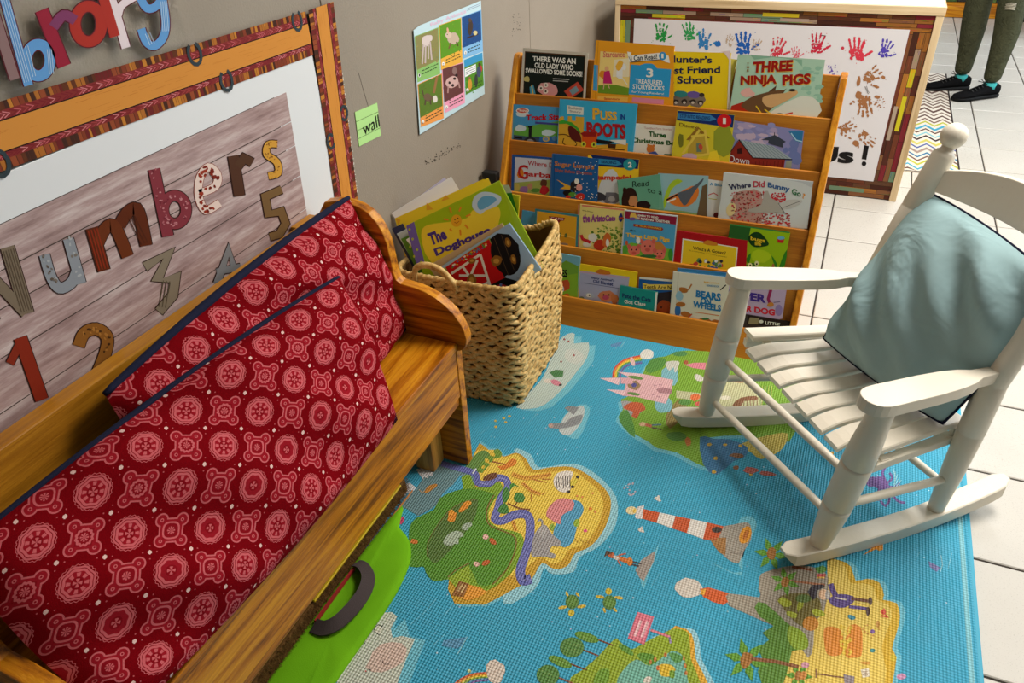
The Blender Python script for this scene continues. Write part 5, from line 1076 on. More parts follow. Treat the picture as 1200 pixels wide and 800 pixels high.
def c_ninja(a):
    a.z(780, 40, 5); bgp(a, g(176, 212, 188), 0, [(424, 118), (935, 150), (884, 490), (380, 450)]); rq = random.Random(4)
    for k in range(26): a.ell(rq.uniform(800, 910), rq.uniform(180, 400), rq.uniform(8, 26), rq.uniform(6, 16), g(150, 196, 172), 1, 0, 9, .5)
    a.poly([(430, 124), (500, 124), (520, 150), (640, 132), (760, 150), (800, 190), (800, 150), (440, 118)], g(140, 186, 160), 1); a.poly([(640, 440), (800, 360), (900, 400), (884, 490), (620, 480)], g(226, 228, 214), 2, 2); a.ell(480, 345, 42, 30, g(232, 180, 170), 2, 0, 10, .5)
    RD = g(160, 28, 22); YL = g(236, 196, 90)
    for (s_, q) in (('THREE', [(515, 162), (748, 150), (742, 216), (510, 226)]), ('NINJA', [(440, 244), (652, 236), (650, 304), (438, 312)]), ('PIGS', [(684, 238), (852, 228), (848, 292), (684, 302)])):
        a.text(s_, [(x+4, y+4) for x, y in q], YL, 4, .06); a.text(s_, q, RD, 6, .05)
    for k, c_ in enumerate('THE'): a.text(c_, [(476, 168+k*19), (490, 168+k*19), (490, 182+k*19), (476, 182+k*19)], g(150, 110, 60), 5, .02)
    a.poly([(440, 420), (500, 370), (560, 350), (640, 330), (700, 330), (640, 370), (640, 420), (580, 465), (520, 465)], g(110, 78, 50), 4, 2); a.poly([(568, 372), (620, 352), (700, 345), (756, 326), (776, 345), (740, 372), (690, 400), (620, 430), (576, 410)], g(214, 170, 116), 5, 2); a.ell(742, 328, 20, 8, g(34, 28, 28), 6)
    a.poly([(386, 420), (480, 388), (496, 420), (490, 458), (380, 446)], g(176, 48, 30), 4); a.poly([(600, 340), (650, 300), (640, 340)], g(90, 60, 40), 4); a.poly([(650, 350), (710, 318), (690, 345)], g(90, 60, 40), 4)
    for q in ([(530, 420), (560, 462)], [(580, 440), (620, 470)]): a.stroke(q, 7, g(232, 200, 40), 7)
    a.stroke([(700, 470), (745, 460)], 8, g(196, 60, 50), 6); a.ell(668, 470, 22, 8, K_, 6)
shelf_book(1, 0, (865, 64), (967, 70), .010, g(176, 212, 188), 'mint green picture book with red title and wolf snout', c_ninja)
# tier 2
def c_track(a):
    a.z(580, 30, 5); bgp(a, g(74, 156, 210), 0, [(112, 460), (376, 478), (370, 700), (108, 672)]); a.poly([(112, 600), (372, 560), (370, 700), (108, 680)], g(100, 170, 70), 1)
    for p in ((150, 600, 36, 20), (310, 628, 40, 18), (160, 520, 40, 14)): a.ell(*p, g(206, 226, 238), 2, 0, 10, .3)
    a.ell(162, 498, 38, 18, W_, 3); a.ell(162, 498, 32, 13, g(206, 60, 40), 4); a.text('TRAINS', [(136, 490), (188, 493), (188, 506), (136, 503)], W_, 6, .02)
    a.text('Track Stars', [(182, 522), (420, 512), (420, 552), (182, 556)], g(190, 20, 34), 5, .04); a.poly([(236, 562), (372, 572), (372, 584), (236, 574)], g(70, 70, 140), 5)
    a.poly([(110, 640), (200, 650), (370, 650), (370, 700), (108, 676)], g(60, 80, 110), 3); a.stroke([(208, 592), (206, 655)], 18, g(30, 30, 36), 4); a.poly([(192, 586), (222, 586), (220, 598), (194, 598)], K_, 5); a.ell(206, 680, 38, 28, g(44, 46, 52), 5); a.ell(206, 684, 24, 20, g(150, 150, 154), 6)
    a.poly([(262, 650), (372, 650), (370, 700), (256, 690)], g(50, 110, 180), 4); a.ell(300, 664, 20, 16, g(220, 190, 70), 5); a.ell(300, 664, 12, 10, g(120, 150, 190), 6); a.ell(350, 660, 16, 14, g(90, 140, 190), 5); a.stroke([(118, 655), (160, 660)], 8, K_, 5)
shelf_book(2, 1, (601, 122), (660, 127), .004, g(74, 156, 210), 'blue sky picture book with steam train, half covered by the boots book', c_track)
def c_boots(a):
    a.z(580, 30, 5); bgp(a, g(58, 172, 216), 0, [(380, 432), (834, 462), (776, 800), (370, 760)]); a.stroke([(388, 436), (380, 700)], 3, g(40, 130, 180), 1)
    a.poly([(422, 466), (520, 478), (518, 524), (424, 516)], g(226, 226, 216), 2); a.text('Bedtime', [(432, 472), (512, 482), (511, 496), (432, 488)], g(150, 150, 150), 4, .02); a.text('Story', [(438, 494), (505, 502), (504, 516), (438, 510)], g(150, 150, 150), 4, .02)
    YE = g(226, 176, 60)
    a.poly([(374, 545), (388, 530), (404, 532), (406, 556), (426, 558), (428, 530), (450, 530), (452, 556), (472, 558), (474, 532), (522, 536), (520, 640), (520, 740), (372, 712)], g(216, 166, 50), 3); a.poly([(372, 640), (420, 690), (600, 700), (780, 690), (776, 760), (370, 740)], g(216, 166, 50), 3)
    a.poly([(374, 560), (400, 552), (450, 566), (490, 600), (508, 640), (470, 600), (420, 574), (376, 576)], g(64, 160, 50), 5); a.poly([(430, 592), (450, 590), (496, 628), (508, 680), (496, 682), (450, 668), (432, 630)], g(92, 30, 26), 6, 2)
    a.stroke([(372, 640), (420, 640), (480, 690), (450, 710), (400, 690), (405, 660)], 5, g(70, 40, 20), 5, False, 3)
    for (s_, q, c_) in (('P', [(572, 480), (616, 484), (614, 552), (572, 548)], YE), ('USS', [(618, 498), (716, 504), (714, 556), (618, 552)], YE), ('IN', [(732, 518), (762, 520), (762, 550), (732, 548)], g(30, 60, 150))): a.text(s_, q, c_, 7, .04)
    a.text('BOOTS', [(536, 562), (768, 578), (766, 668), (538, 640)], g(170, 30, 36), 8, .05)
    a.poly([(510, 640), (528, 616), (545, 640), (585, 628), (600, 620), (600, 660), (592, 700), (560, 715), (520, 700)], g(216, 84, 24), 9, 2); a.poly([(500, 630), (530, 620), (600, 625), (590, 650), (520, 650)], g(150, 30, 26), 9)
    for p in ((520, 695), (580, 697)): a.ell(p[0], p[1], 15, 17, g(206, 210, 60), 11); a.ell(p[0], p[1], 5, 8, K_, 12)
    a.poly([(590, 664), (700, 680), (660, 695), (600, 690)], K_, 9); a.ell(548, 716, 40, 14, g(220, 90, 30), 8); a.stroke([(600, 720), (760, 728)], 5, g(70, 40, 20), 6); a.poly([(660, 690), (710, 694), (706, 720), (664, 716)], g(70, 40, 20), 5); a.poly([(666, 670), (770, 668), (768, 700), (720, 690)], g(226, 226, 220), 4)
shelf_book(2, 0, (656, 116), (747, 122), .005, g(58, 172, 216), 'sky blue picture book with red cat face and castle tower', c_boots)
def c_xmas(a):
    a.z(580, 30, 5); bgp(a, g(232, 228, 216), 0, [(790, 572), (1062, 590), (1050, 790), (776, 760)]); G_ = g(40, 90, 40)
    a.text('Toddler First Stories', [(875, 592), (1036, 602), (1036, 614), (875, 605)], g(200, 140, 140), 3, 0); a.text('Three', [(900, 618), (1004, 628), (1004, 658), (900, 648)], G_, 3, .04); a.text('Christmas Bears', [(800, 654), (1110, 680), (1110, 708), (800, 682)], G_, 3, .04)
    a.ell(912, 722, 24, 24, g(206, 120, 50), 3); a.ell(900, 700, 8, 8, g(206, 120, 50), 3); a.ell(930, 704, 8, 8, g(206, 120, 50), 3); a.poly([(900, 745), (940, 735), (970, 770), (900, 775)], g(70, 90, 160), 4); a.ell(870, 752, 10, 8, g(206, 120, 50), 4); a.ell(1010, 762, 30, 12, g(70, 110, 60), 3, 0, 9, .5)
shelf_book(2, 1, (738, 144), (794, 148), .004, g(232, 228, 216), 'cream picture book with green title and small teddy bear', c_xmas)
def c_step1(a):
    a.z(780, 40, 5); bgp(a, g(216, 200, 50), 0, [(72, 446), (406, 472), (370, 780), (44, 740)]); a.poly([(72, 448), (404, 474), (394, 548), (66, 504)], g(26, 50, 110), 1); a.poly([(74, 462), (265, 474), (298, 498), (262, 510), (70, 494)], g(60, 130, 190), 2)
    a.text('STEP INTO READING', [(84, 468), (262, 482), (260, 502), (84, 488)], g(30, 60, 110), 4, .02); a.ell(344, 508, 42, 40, g(214, 30, 36), 3); a.text('1', [(336, 490), (354, 491), (354, 526), (336, 525)], W_, 6, .05)
    a.text('Disney', [(82, 518), (186, 536), (184, 560), (80, 546)], g(90, 50, 30), 6, 0); a.poly([(130, 700), (140, 600), (190, 540), (240, 600), (240, 700)], g(190, 160, 60), 2); a.poly([(120, 620), (190, 540), (260, 610), (240, 610), (190, 570), (140, 620)], g(150, 110, 40), 3)
    for q in ([(100, 700), (200, 560)], [(150, 720), (260, 700)], [(150, 600), (230, 590)], [(230, 560), (250, 700)]): a.stroke(q, 14, g(226, 200, 80), 3)
    a.poly([(180, 640), (210, 636), (212, 690), (182, 690)], g(110, 130, 110), 4); a.ell(206, 660, 12, 20, g(196, 80, 60), 5, 0, 8, .5); a.ell(340, 620, 60, 90, g(150, 160, 50), 2, 0, 12, .3); a.ell(140, 722, 50, 26, g(200, 170, 190), 3, 0, 10, .3); a.ell(90, 620, 14, 40, g(120, 120, 40), 3, 0, 9, .5)
    a.poly([(240, 760), (260, 690), (300, 680), (320, 740), (320, 770)], g(240, 214, 50), 4)
shelf_book(2, 0, (794, 129), (861, 135), .004, g(216, 200, 50), 'small yellow reader with navy banner, red number disc and cottage', c_step1)
def c_barn(a):
    a.z(780, 40, 5); bgp(a, g(140, 140, 190), 0, [(400, 508), (812, 566), (782, 800), (368, 770)]); rq = random.Random(3)
    for k in range(30): a.ell(rq.uniform(420, 640), rq.uniform(530, 640), rq.uniform(14, 40), rq.uniform(8, 20), rq.choice([g(176, 160, 196), g(196, 176, 200), g(150, 150, 200)]), 1, 10, 9, .4)
    for k in range(16): a.ell(rq.uniform(700, 780), rq.uniform(620, 760), rq.uniform(14, 34), rq.uniform(10, 24), g(110, 124, 180), 1, 10, 9, .4)
    a.poly([(720, 570), (806, 566), (798, 640), (760, 625)], g(50, 120, 170), 2); a.stroke([(735, 580), (765, 620), (800, 630)], 7, g(170, 210, 230), 3); 
    a.poly([(382, 690), (432, 620), (510, 725), (700, 735), (690, 800), (372, 770)], g(140, 44, 34), 3); a.poly([(430, 618), (630, 655), (740, 730), (512, 722)], g(160, 176, 184), 4)
    for k in range(9): a.stroke([(440+k*22, 622+k*4), (530+k*24, 722+k)], 3, g(110, 130, 140), 5)
    a.stroke([(380, 690), (430, 618), (512, 724), (742, 734)], 5, g(40, 34, 40), 6); a.poly([(560, 618), (640, 590), (705, 630), (686, 640), (690, 665), (600, 640), (604, 622)], g(60, 66, 80), 5); a.stroke([(638, 592), (638, 575)], 4, K_, 6); a.poly([(420, 670), (444, 664), (450, 700), (420, 700)], g(60, 24, 24), 4)
    for k in range(8): a.stroke([(530+k*22, 742), (524+k*22, 790)], 3, g(90, 30, 24), 4)
    a.poly([(708, 740), (740, 740), (736, 800), (700, 790)], g(150, 156, 140), 4); a.text('Down', [(376, 706), (492, 726), (490, 762), (372, 752)], g(226, 226, 232), 7, 0)
shelf_book(2, 1, (858, 141), (942, 153), .004, g(140, 140, 190), 'wide purple sky picture book with red barn and tin roof', c_barn)
# tier 3
def c_garb(a):
    a.z(580, 160, 5); bgp(a, g(40, 84, 160), 0, [(102, 106), (340, 124), (336, 360), (96, 340)]); a.poly([(118, 120), (340, 136), (336, 360), (112, 340)], g(206, 210, 226), 1); a.poly([(112, 270), (336, 250), (336, 360), (112, 340)], g(160, 176, 90), 2)
    a.text('Where Does', [(192, 138), (400, 160), (400, 190), (192, 168)], g(176, 40, 60), 4, .01); a.text('G', [(134, 162), (196, 168), (194, 252), (134, 246)], g(186, 36, 40), 5, .02); a.text('arbage', [(196, 204), (400, 212), (400, 262), (194, 240)], g(186, 36, 40), 5, .03)
    for p in ((150, 215, 22, 30, g(220, 130, 40)), (206, 290, 16, 18, g(190, 140, 110)), (170, 310, 24, 24, g(150, 110, 170)), (286, 272, 20, 22, g(96, 56, 40)), (290, 315, 26, 30, g(190, 40, 50)), (240, 315, 26, 12, g(90, 140, 60)), (130, 300, 14, 30, g(196, 180, 90))): a.ell(p[0], p[1], p[2], p[3], p[4], 3, 0, 9, .4)
shelf_book(3, 1, (600, 181), (650, 185), .004, g(40, 84, 160), 'blue edged picture book with red lettering at the shelf left end', c_garb)
def c_sugar(a):
    a.z(580, 160, 5); bgp(a, g(32, 92, 156), 0, [(338, 100), (608, 130), (600, 400), (332, 360)]); a.stroke([(350, 104), (344, 360)], 3, g(22, 66, 124), 1)
    O_ = g(206, 130, 60); a.text("Sugar Lump's", [(350, 142), (584, 166), (580, 200), (350, 180)], O_, 4, .03); a.text('Night Before Christmas', [(352, 186), (572, 208), (570, 230), (352, 212)], g(176, 90, 60), 4, .02)
    rq = random.Random(5)
    for k in range(44): a.ell(rq.uniform(470, 600), rq.uniform(140, 370), 3, 3, W_, 5, 0, 6)
    a.poly([(360, 250), (420, 280), (445, 290), (440, 310), (380, 306), (410, 290)], g(226, 170, 50), 4); a.ell(475, 290, 34, 34, g(40, 36, 40), 4, 0, 10, .3); a.ell(494, 298, 18, 20, g(230, 160, 150), 6); a.ell(480, 262, 14, 16, W_, 5); a.ell(430, 330, 28, 18, K_, 4, 0, 10, .4); a.ell(500, 350, 26, 22, g(200, 50, 40), 5, 0, 9, .4); a.ell(455, 340, 22, 18, g(90, 150, 50), 5, 0, 9, .5); a.ell(430, 352, 16, 8, g(200, 50, 40), 6)
shelf_book(3, 0, (647, 180), (702, 186), .009, g(32, 92, 156), 'dark blue snowy picture book with small cow in a yellow scarf', c_sugar)
def c_step2(a):
    a.z(580, 160, 5); bgp(a, g(240, 196, 40), 0, [(545, 108), (846, 132), (836, 390), (540, 380)]); a.poly([(560, 106), (846, 134), (838, 190), (600, 172)], g(22, 44, 100), 1); a.poly([(600, 128), (716, 138), (745, 162), (716, 170), (600, 160)], g(50, 140, 190), 2); a.text('READING', [(624, 138), (712, 146), (711, 162), (624, 154)], g(24, 50, 100), 4, .02)
    a.ell(790, 164, 38, 34, g(40, 150, 160), 3); a.text('2', [(780, 148), (804, 150), (802, 182), (780, 180)], W_, 6, .04); a.text('Stampede!', [(575, 222), (800, 224), (800, 262), (575, 262)], g(206, 60, 40), 5, .04); a.poly([(600, 330), (640, 220), (690, 190), (730, 250), (740, 390), (600, 380)], g(210, 214, 220), 2, 2); a.ell(680, 360, 50, 34, g(110, 110, 120), 4, 0, 12, .4); a.ell(620, 350, 30, 26, g(60, 60, 70), 4, 0, 9, .5); a.ell(684, 366, 20, 18, g(170, 170, 176), 5)
shelf_book(3, 1, (697, 183), (749, 187), .004, g(240, 196, 40), 'yellow reader with navy banner and teal number disc on the third tier', c_step2)
def c_readto(a):
    a.z(580, 160, 5); bgp(a, g(104, 168, 142), 0, [(716, 255), (966, 222), (960, 430), (730, 400)]); G_ = g(20, 40, 34); a.text('Read', [(805, 262), (905, 254), (900, 288), (806, 296)], G_, 4, 0); a.text('to a', [(894, 300), (980, 318), (980, 342), (894, 326)], G_, 4, 0)
    a.poly([(744, 400), (750, 330), (780, 300), (815, 305), (836, 350), (832, 400), (790, 420)], g(50, 28, 24), 3, 2); a.ell(808, 375, 26, 32, g(196, 136, 90), 4, 20, 12, .15); a.ell(826, 392, 16, 18, g(196, 136, 90), 4); a.ell(872, 402, 40, 30, g(36, 24, 24), 4, 0, 10, .2); a.ell(770, 335, 16, 40, g(50, 28, 24), 5, -20)
shelf_book(3, 0, (723, 211), (773, 204), .004, g(104, 168, 142), 'tilted sea green picture book with a dark haired reading mother', c_readto)
def c_bird(a):
    a.z(780, 180, 5); bgp(a, g(150, 190, 200), 0, [(-44, 114), (252, 130), (240, 400), (-50, 380)]); a.z(580, 160, 5)
    a.poly([(985, 390), (1000, 330), (1030, 270), (1070, 248), (1100, 262), (1060, 285), (1030, 320), (1015, 365), (992, 425), (975, 425)], g(170, 200, 50), 3, 2); a.z(780, 180, 5)
    a.poly([(0, 270), (40, 244), (90, 222), (150, 190), (185, 192), (196, 222), (180, 270), (130, 308), (60, 306), (20, 284)], g(226, 128, 50), 3, 2); a.poly([(70, 230), (120, 215), (180, 180), (222, 142), (215, 165), (175, 215), (130, 290), (105, 302), (80, 262)], g(90, 96, 108), 4, 2); a.stroke([(5, 272), (70, 238)], 9, K_, 5); a.stroke([(10, 284), (60, 262)], 9, W_, 5); a.poly([(215, 190), (245, 176), (240, 400), (178, 380), (196, 300)], g(110, 90, 64), 3)
    a.poly([(-40, 330), (80, 332), (200, 352), (180, 400), (-40, 380)], g(140, 176, 110), 2)
shelf_book(3, 1, (772, 203), (830, 207), .004, g(150, 190, 200), 'pale blue picture book with an orange breasted grey bird', c_bird)
def c_thin(a):
    a.z(780, 180, 5); bgp(a, g(228, 228, 226), 0, [(255, 150), (345, 162), (335, 400), (240, 390)]); a.text('A BIG', [(258, 168), (330, 176), (330, 192), (258, 186)], g(60, 150, 200), 3, .03); a.stroke([(250, 242), (282, 230), (306, 244)], 5, g(206, 80, 80), 3); a.stroke([(252, 262), (300, 268)], 4, g(190, 190, 60), 3); a.ell(300, 360, 20, 16, g(110, 40, 40), 3)
shelf_book(3, 2, (829, 210), (852, 213), .004, g(228, 228, 226), 'narrow white book sliver between bird book and bunny book', c_thin)
def c_bunny(a):
    a.z(780, 180, 5); bgp(a, g(208, 214, 214), 0, [(340, 112), (864, 164), (830, 440), (310, 400)]); a.poly([(700, 152), (866, 166), (858, 200), (800, 170)], g(190, 196, 200), 1)
    for (s_, q, c_) in (('Where', [(366, 178), (500, 166), (500, 196), (376, 214)], g(60, 60, 90)), ('Did', [(514, 160), (582, 160), (580, 196), (514, 196)], g(190, 60, 80)), ('Bunny', [(600, 166), (730, 192), (726, 232), (598, 204)], g(40, 90, 150)), ('Go', [(742, 200), (798, 222), (790, 254), (738, 236)], g(60, 120, 80)), ('?', [(804, 230), (820, 236), (812, 266), (800, 260)], g(220, 150, 60))): a.text(s_, q, c_, 6, .03)
    rq = random.Random(9)
    a.poly([(400, 240), (470, 215), (560, 225), (560, 420), (400, 390), (370, 350)], g(190, 150, 140), 1, 2)
    for k in range(230):
        x, y = rq.uniform(385, 600), rq.uniform(222, 420)
        a.ell(x, y, rq.uniform(3, 8), rq.uniform(3, 7), rq.choice([g(190, 50, 56), g(150, 40, 44), g(130, 90, 80), g(206, 110, 110)]), 3, 0, 6, .4)
    for k in range(50): a.ell(rq.uniform(620, 700), rq.uniform(230, 290), 6, 5, g(196, 50, 60), 3, 0, 6, .4)
    for k in range(60): a.ell(rq.uniform(580, 730), rq.uniform(350, 425), rq.uniform(4, 9), 5, rq.choice([g(196, 50, 60), g(170, 90, 90)]), 3, 0, 6, .4)
    a.ell(384, 326, 28, 40, g(226, 206, 150), 2, 20); a.poly([(485, 325), (560, 300), (576, 230), (600, 218), (618, 260), (660, 280), (690, 320), (680, 350), (580, 345), (500, 344)], g(176, 172, 164), 4, 2); a.poly([(660, 300), (720, 270), (800, 272), (780, 300), (700, 325)], g(196, 196, 192), 5, 2); a.stroke([(690, 315), (790, 278)], 3, g(100, 100, 100), 6); a.stroke([(660, 290), (700, 350), (640, 345)], 3, g(90, 90, 90), 6)
shelf_book(3, 0, (849, 202), (953, 213), .009, g(208, 214, 214), 'wide pale grey board book with rabbit running through red berries', c_bunny, 'board_book')
# tier 4
def c_cars(a):
    a.z(580, 160, 5); bgp(a, g(60, 130, 140), 0, [(236, 422), (492, 460), (484, 680), (228, 640)]); a.poly([(248, 436), (480, 470), (470, 680), (238, 640)], g(226, 166, 40), 1); a.poly([(244, 540), (470, 600), (470, 680), (238, 640)], g(214, 150, 34), 2)
    a.poly([(315, 466), (412, 476), (404, 492), (384, 494), (364, 520), (342, 492), (322, 488)], g(150, 40, 44), 3); a.text('CARS', [(328, 470), (402, 478), (402, 490), (328, 483)], g(230, 200, 200), 5, .02)
    for x in (340, 380, 415): a.ell(x, 570 + (x-340)*.12, 9, 13, g(90, 110, 60), 3, 0, 8, .5)
    a.stroke([(250, 540), (470, 596)], 3, g(240, 196, 90), 3); a.ell(400, 632, 30, 10, g(150, 130, 110), 3)
shelf_book(4, 0, (627, 245), (678, 252), .008, g(60, 130, 140), 'golden board book with teal border and red winged badge', c_cars, 'board_book')
shelf_book(4, 2, (612, 246), (629, 249), .004, g(70, 150, 190), 'blue book edge peeking out left of the golden board book')
def c_aris(a):
    a.z(580, 160, 5); bgp(a, g(230, 214, 130), 0, [(500, 400), (766, 426), (752, 700), (492, 660)]); a.stroke([(492, 400), (488, 660)], 8, g(206, 130, 110), 1); a.poly([(510, 398), (758, 424), (756, 434), (510, 408)], g(226, 130, 110), 1)
    a.text('Walt Disney', [(512, 428), (576, 438), (575, 446), (512, 438)], g(60, 50, 40), 4, 0); a.text('the AristoCats', [(514, 452), (708, 462), (706, 494), (514, 504)], g(150, 70, 140), 5, .05)
    a.spots([(560, 560), (640, 520), (752, 560), (752, 700), (640, 690), (560, 600)], 110, 9, g(90, 130, 50), 2, 4); a.spots([(560, 540), (640, 510), (752, 540), (752, 690), (640, 680)], 60, 6, g(150, 170, 60), 3, 6)
    a.stroke([(505, 575), (515, 600), (540, 610), (560, 620)], 18, g(196, 40, 50), 5, False, 3); a.ell(572, 590, 26, 26, g(226, 226, 220), 5, 0, 10, .3); a.ell(612, 635, 34, 32, g(196, 60, 36), 5, 0, 10, .2); a.ell(655, 610, 22, 44, g(214, 110, 50), 5, 10, 10, .3); a.ell(660, 622, 10, 22, W_, 6); a.ell(540, 630, 26, 16, g(226, 226, 220), 4)
    a.ell(738, 476, 14, 26, g(50, 60, 140), 4, 0, 9, .5); a.ell(742, 478, 14, 7, g(206, 60, 40), 5)
shelf_book(4, 1, (680, 239), (734, 245), .004, g(230, 214, 130), 'pale yellow picture book with red cushion cats and palm fronds', c_aris)
def c_pigs(a):
    a.z(580, 160, 5); bgp(a, g(196, 206, 214), 0, [(762, 432), (1072, 466), (1044, 740), (746, 690)]); a.poly([(764, 436), (1066, 470), (1060, 516), (762, 478)], g(140, 30, 60), 1); a.poly([(762, 478), (1060, 516), (1040, 740), (748, 690)], g(80, 160, 206), 1)
    a.text('LEARN TO READ', [(834, 454), (958, 468), (957, 480), (834, 466)], W_, 4, .03); a.text('BY READING TOGETHER', [(830, 470), (1026, 494), (1025, 508), (830, 484)], W_, 4, .03); a.ell(810, 466, 22, 22, g(230, 190, 90), 3, 0, 10, .3); a.ell(806, 482, 20, 10, g(120, 90, 160), 4)
    a.poly([(812, 510), (980, 532), (988, 544), (978, 552), (812, 526)], g(150, 50, 50), 3); a.text('AT YOUR OWN PACE', [(822, 514), (976, 534), (975, 546), (822, 524)], g(240, 190, 60), 5, .02)
    a.text('the', [(790, 542), (824, 545), (824, 556), (790, 554)], K_, 5, .02); a.text('Three Little Pigs', [(768, 562), (1026, 592), (1022, 624), (768, 594)], g(238, 190, 50), 5, .04)
    a.poly([(748, 640), (800, 620), (1040, 660), (1040, 740), (748, 700)], g(120, 180, 60), 2); a.ell(955, 650, 44, 34, g(200, 130, 60), 3, 0, 10, .3)
    for (x, y, rx, ry) in ((895, 650, 44, 46), (815, 668, 36, 30), (965, 690, 36, 28)): a.ell(x, y, rx, ry, g(226, 120, 104), 4, 0, 14, .15); a.ell(x, y+12, rx*.35, ry*.25, g(206, 90, 80), 6); a.ell(x-rx*.35, y-ry*.2, 4, 5, K_, 7); a.ell(x+rx*.35, y-ry*.2, 4, 5, K_, 7); a.ell(x-rx*.8, y-ry*.8, 12, 14, g(214, 100, 90), 5); a.ell(x+rx*.8, y-ry*.8, 12, 14, g(214, 100, 90), 5)
    a.ell(840, 608, 12, 20, W_, 5); a.ell(772, 622, 8, 14, g(206, 90, 50), 5); a.ell(1030, 690, 14, 34, g(60, 150, 50), 5); a.ell(765, 660, 14, 24, g(90, 170, 60), 5); a.ell(900, 700, 50, 10, g(50, 110, 60), 5)
shelf_book(4, 0, (732, 246), (794, 253), .009, g(196, 206, 214), 'board book with three pink pigs under a blue sky', c_pigs, 'board_book')
def c_gonzo(a):
    a.z(780, 180, 5); bgp(a, g(176, 22, 30), 0, [(66, 452), (480, 508), (470, 700), (50, 660)]); a.poly([(100, 496), (424, 548), (410, 700), (88, 650)], W_, 1); a.poly([(106, 504), (418, 552), (404, 700), (94, 650)], g(236, 200, 40), 2)
    a.text("What's A Gonzo?", [(160, 540), (354, 572), (352, 592), (160, 560)], g(60, 50, 30), 4, .02); a.text('by a storyteller, with many pictures', [(138, 562), (358, 602), (357, 610), (138, 570)], g(110, 90, 40), 4, 0); a.ell(262, 524, 50, 14, g(206, 130, 40), 3, 9, 10, .4)
    rq = random.Random(6)
    for k in range(26): a.ell(rq.uniform(120, 340), rq.uniform(618, 680), rq.uniform(6, 14), rq.uniform(6, 14), rq.choice([g(80, 100, 170), g(170, 170, 180), g(206, 80, 60), g(90, 140, 80), W_, g(50, 50, 60)]), 4, 0, 8, .4)
shelf_book(4, 0, (794, 270), (876, 282), .009, g(176, 22, 30), 'red bordered picture book with a yellow centre panel', c_gonzo)
def c_bugs(a):
    a.z(780, 180, 5); bgp(a, g(150, 190, 20), 0, [(376, 416), (730, 462), (690, 700), (360, 680)]); a.poly([(380, 414), (500, 432), (480, 520), (366, 490)], g(40, 96, 40), 1); a.stroke([(378, 414), (728, 462)], 8, g(60, 140, 70), 1)
    a.poly([(486, 486), (520, 460), (560, 468), (606, 528), (570, 545), (520, 546), (490, 520)], g(20, 60, 20), 3, 3); a.text('bugs', [(498, 482), (586, 500), (582, 528), (498, 512)], g(226, 190, 40), 5, .03); a.text('life', [(524, 514), (560, 518), (560, 540), (524, 536)], g(226, 190, 40), 5, .03)
    a.poly([(654, 490), (696, 496), (690, 524), (656, 520)], g(196, 40, 40), 3); a.ell(676, 494, 22, 10, g(110, 180, 210), 4)
    for q in ([(620, 595), (650, 640), (660, 690), (640, 660)], [(660, 690), (680, 620), (712, 560), (700, 650)], [(470, 620), (500, 580), (490, 640)]): a.poly(q, g(50, 130, 30), 3, 2)
    a.ell(500, 668, 40, 28, g(60, 110, 30), 3, 0, 10, .4); a.ell(494, 652, 14, 12, g(236, 236, 170), 5); a.ell(534, 642, 12, 14, g(236, 236, 170), 5); a.ell(496, 654, 5, 6, K_, 6); a.ell(534, 646, 5, 6, K_, 6); a.ell(630, 660, 8, 16, g(170, 110, 60), 3); a.ell(560, 600, 60, 40, g(176, 206, 30), 2, 0, 10, .2)
shelf_book(4, 1, (856, 264), (926, 273), .005, g(150, 190, 20), 'lime green picture book with dark leaf logo and grass', c_bugs)
# tier 5
def c_es(a):
    a.z(600, 270, 6); bgp(a, g(120, 180, 200), 0, [(300, 160), (480, 190), (460, 490), (290, 470)]); a.poly([(300, 260), (380, 210), (468, 250), (460, 490), (290, 470)], g(120, 170, 60), 1, 0); a.poly([(296, 330), (464, 300), (460, 490), (290, 470)], g(140, 186, 50), 2); a.text('SHAPES', [(240, 268), (390, 276), (390, 330), (240, 320)], K_, 4, .04)
    a.ell(370, 385, 40, 40, g(206, 90, 50), 3, 0, 12, .3); a.ell(345, 412, 22, 26, g(230, 230, 230), 4); a.ell(345, 414, 13, 16, K_, 5); a.ell(385, 455, 20, 12, g(206, 90, 50), 4)
shelf_book(5, 0, (640, 294), (680, 301), .008, g(120, 180, 200), 'green meadow board book just right of the basket', c_es, 'board_book', .074)
def c_blanket(a):
    a.z(600, 270, 6); bgp(a, g(238, 206, 30), 0, [(476, 240), (882, 296), (860, 560), (460, 490)]); a.poly([(478, 282), (826, 326), (800, 560), (466, 500)], g(176, 176, 206), 1); a.poly([(482, 288), (820, 332), (816, 338), (482, 294)], g(214, 160, 180), 2); a.text("Baby Animal's", [(560, 322), (722, 344), (720, 364), (560, 342)], g(50, 60, 120), 4, .03); a.text('Old Blanket', [(570, 344), (712, 366), (710, 390), (570, 366)], g(50, 60, 120), 4, .03); a.stroke([(506, 368), (752, 406)], 4, g(110, 110, 150), 4)
    a.ell(640, 292, 62, 18, g(206, 120, 40), 3, 8, 10, .4); a.ell(540, 462, 36, 24, g(180, 190, 210), 3, 0, 10, .4); a.ell(540, 455, 18, 14, W_, 4); a.ell(545, 455, 6, 6, K_, 5); a.ell(660, 460, 52, 40, g(214, 130, 90), 3, 0, 12, .3); a.ell(660, 470, 24, 16, g(196, 80, 110), 5); a.ell(645, 452, 6, 6, K_, 6); a.ell(682, 452, 6, 6, K_, 6); a.ell(720, 480, 30, 36, g(206, 120, 70), 4, 0, 10, .4); a.ell(490, 476, 18, 14, g(120, 140, 90), 3, 0, 8, .4)
shelf_book(5, 1, (680, 309), (747, 319), .005, g(238, 206, 30), 'yellow bordered picture book with lilac cover and small animals', c_blanket, hb=.074)
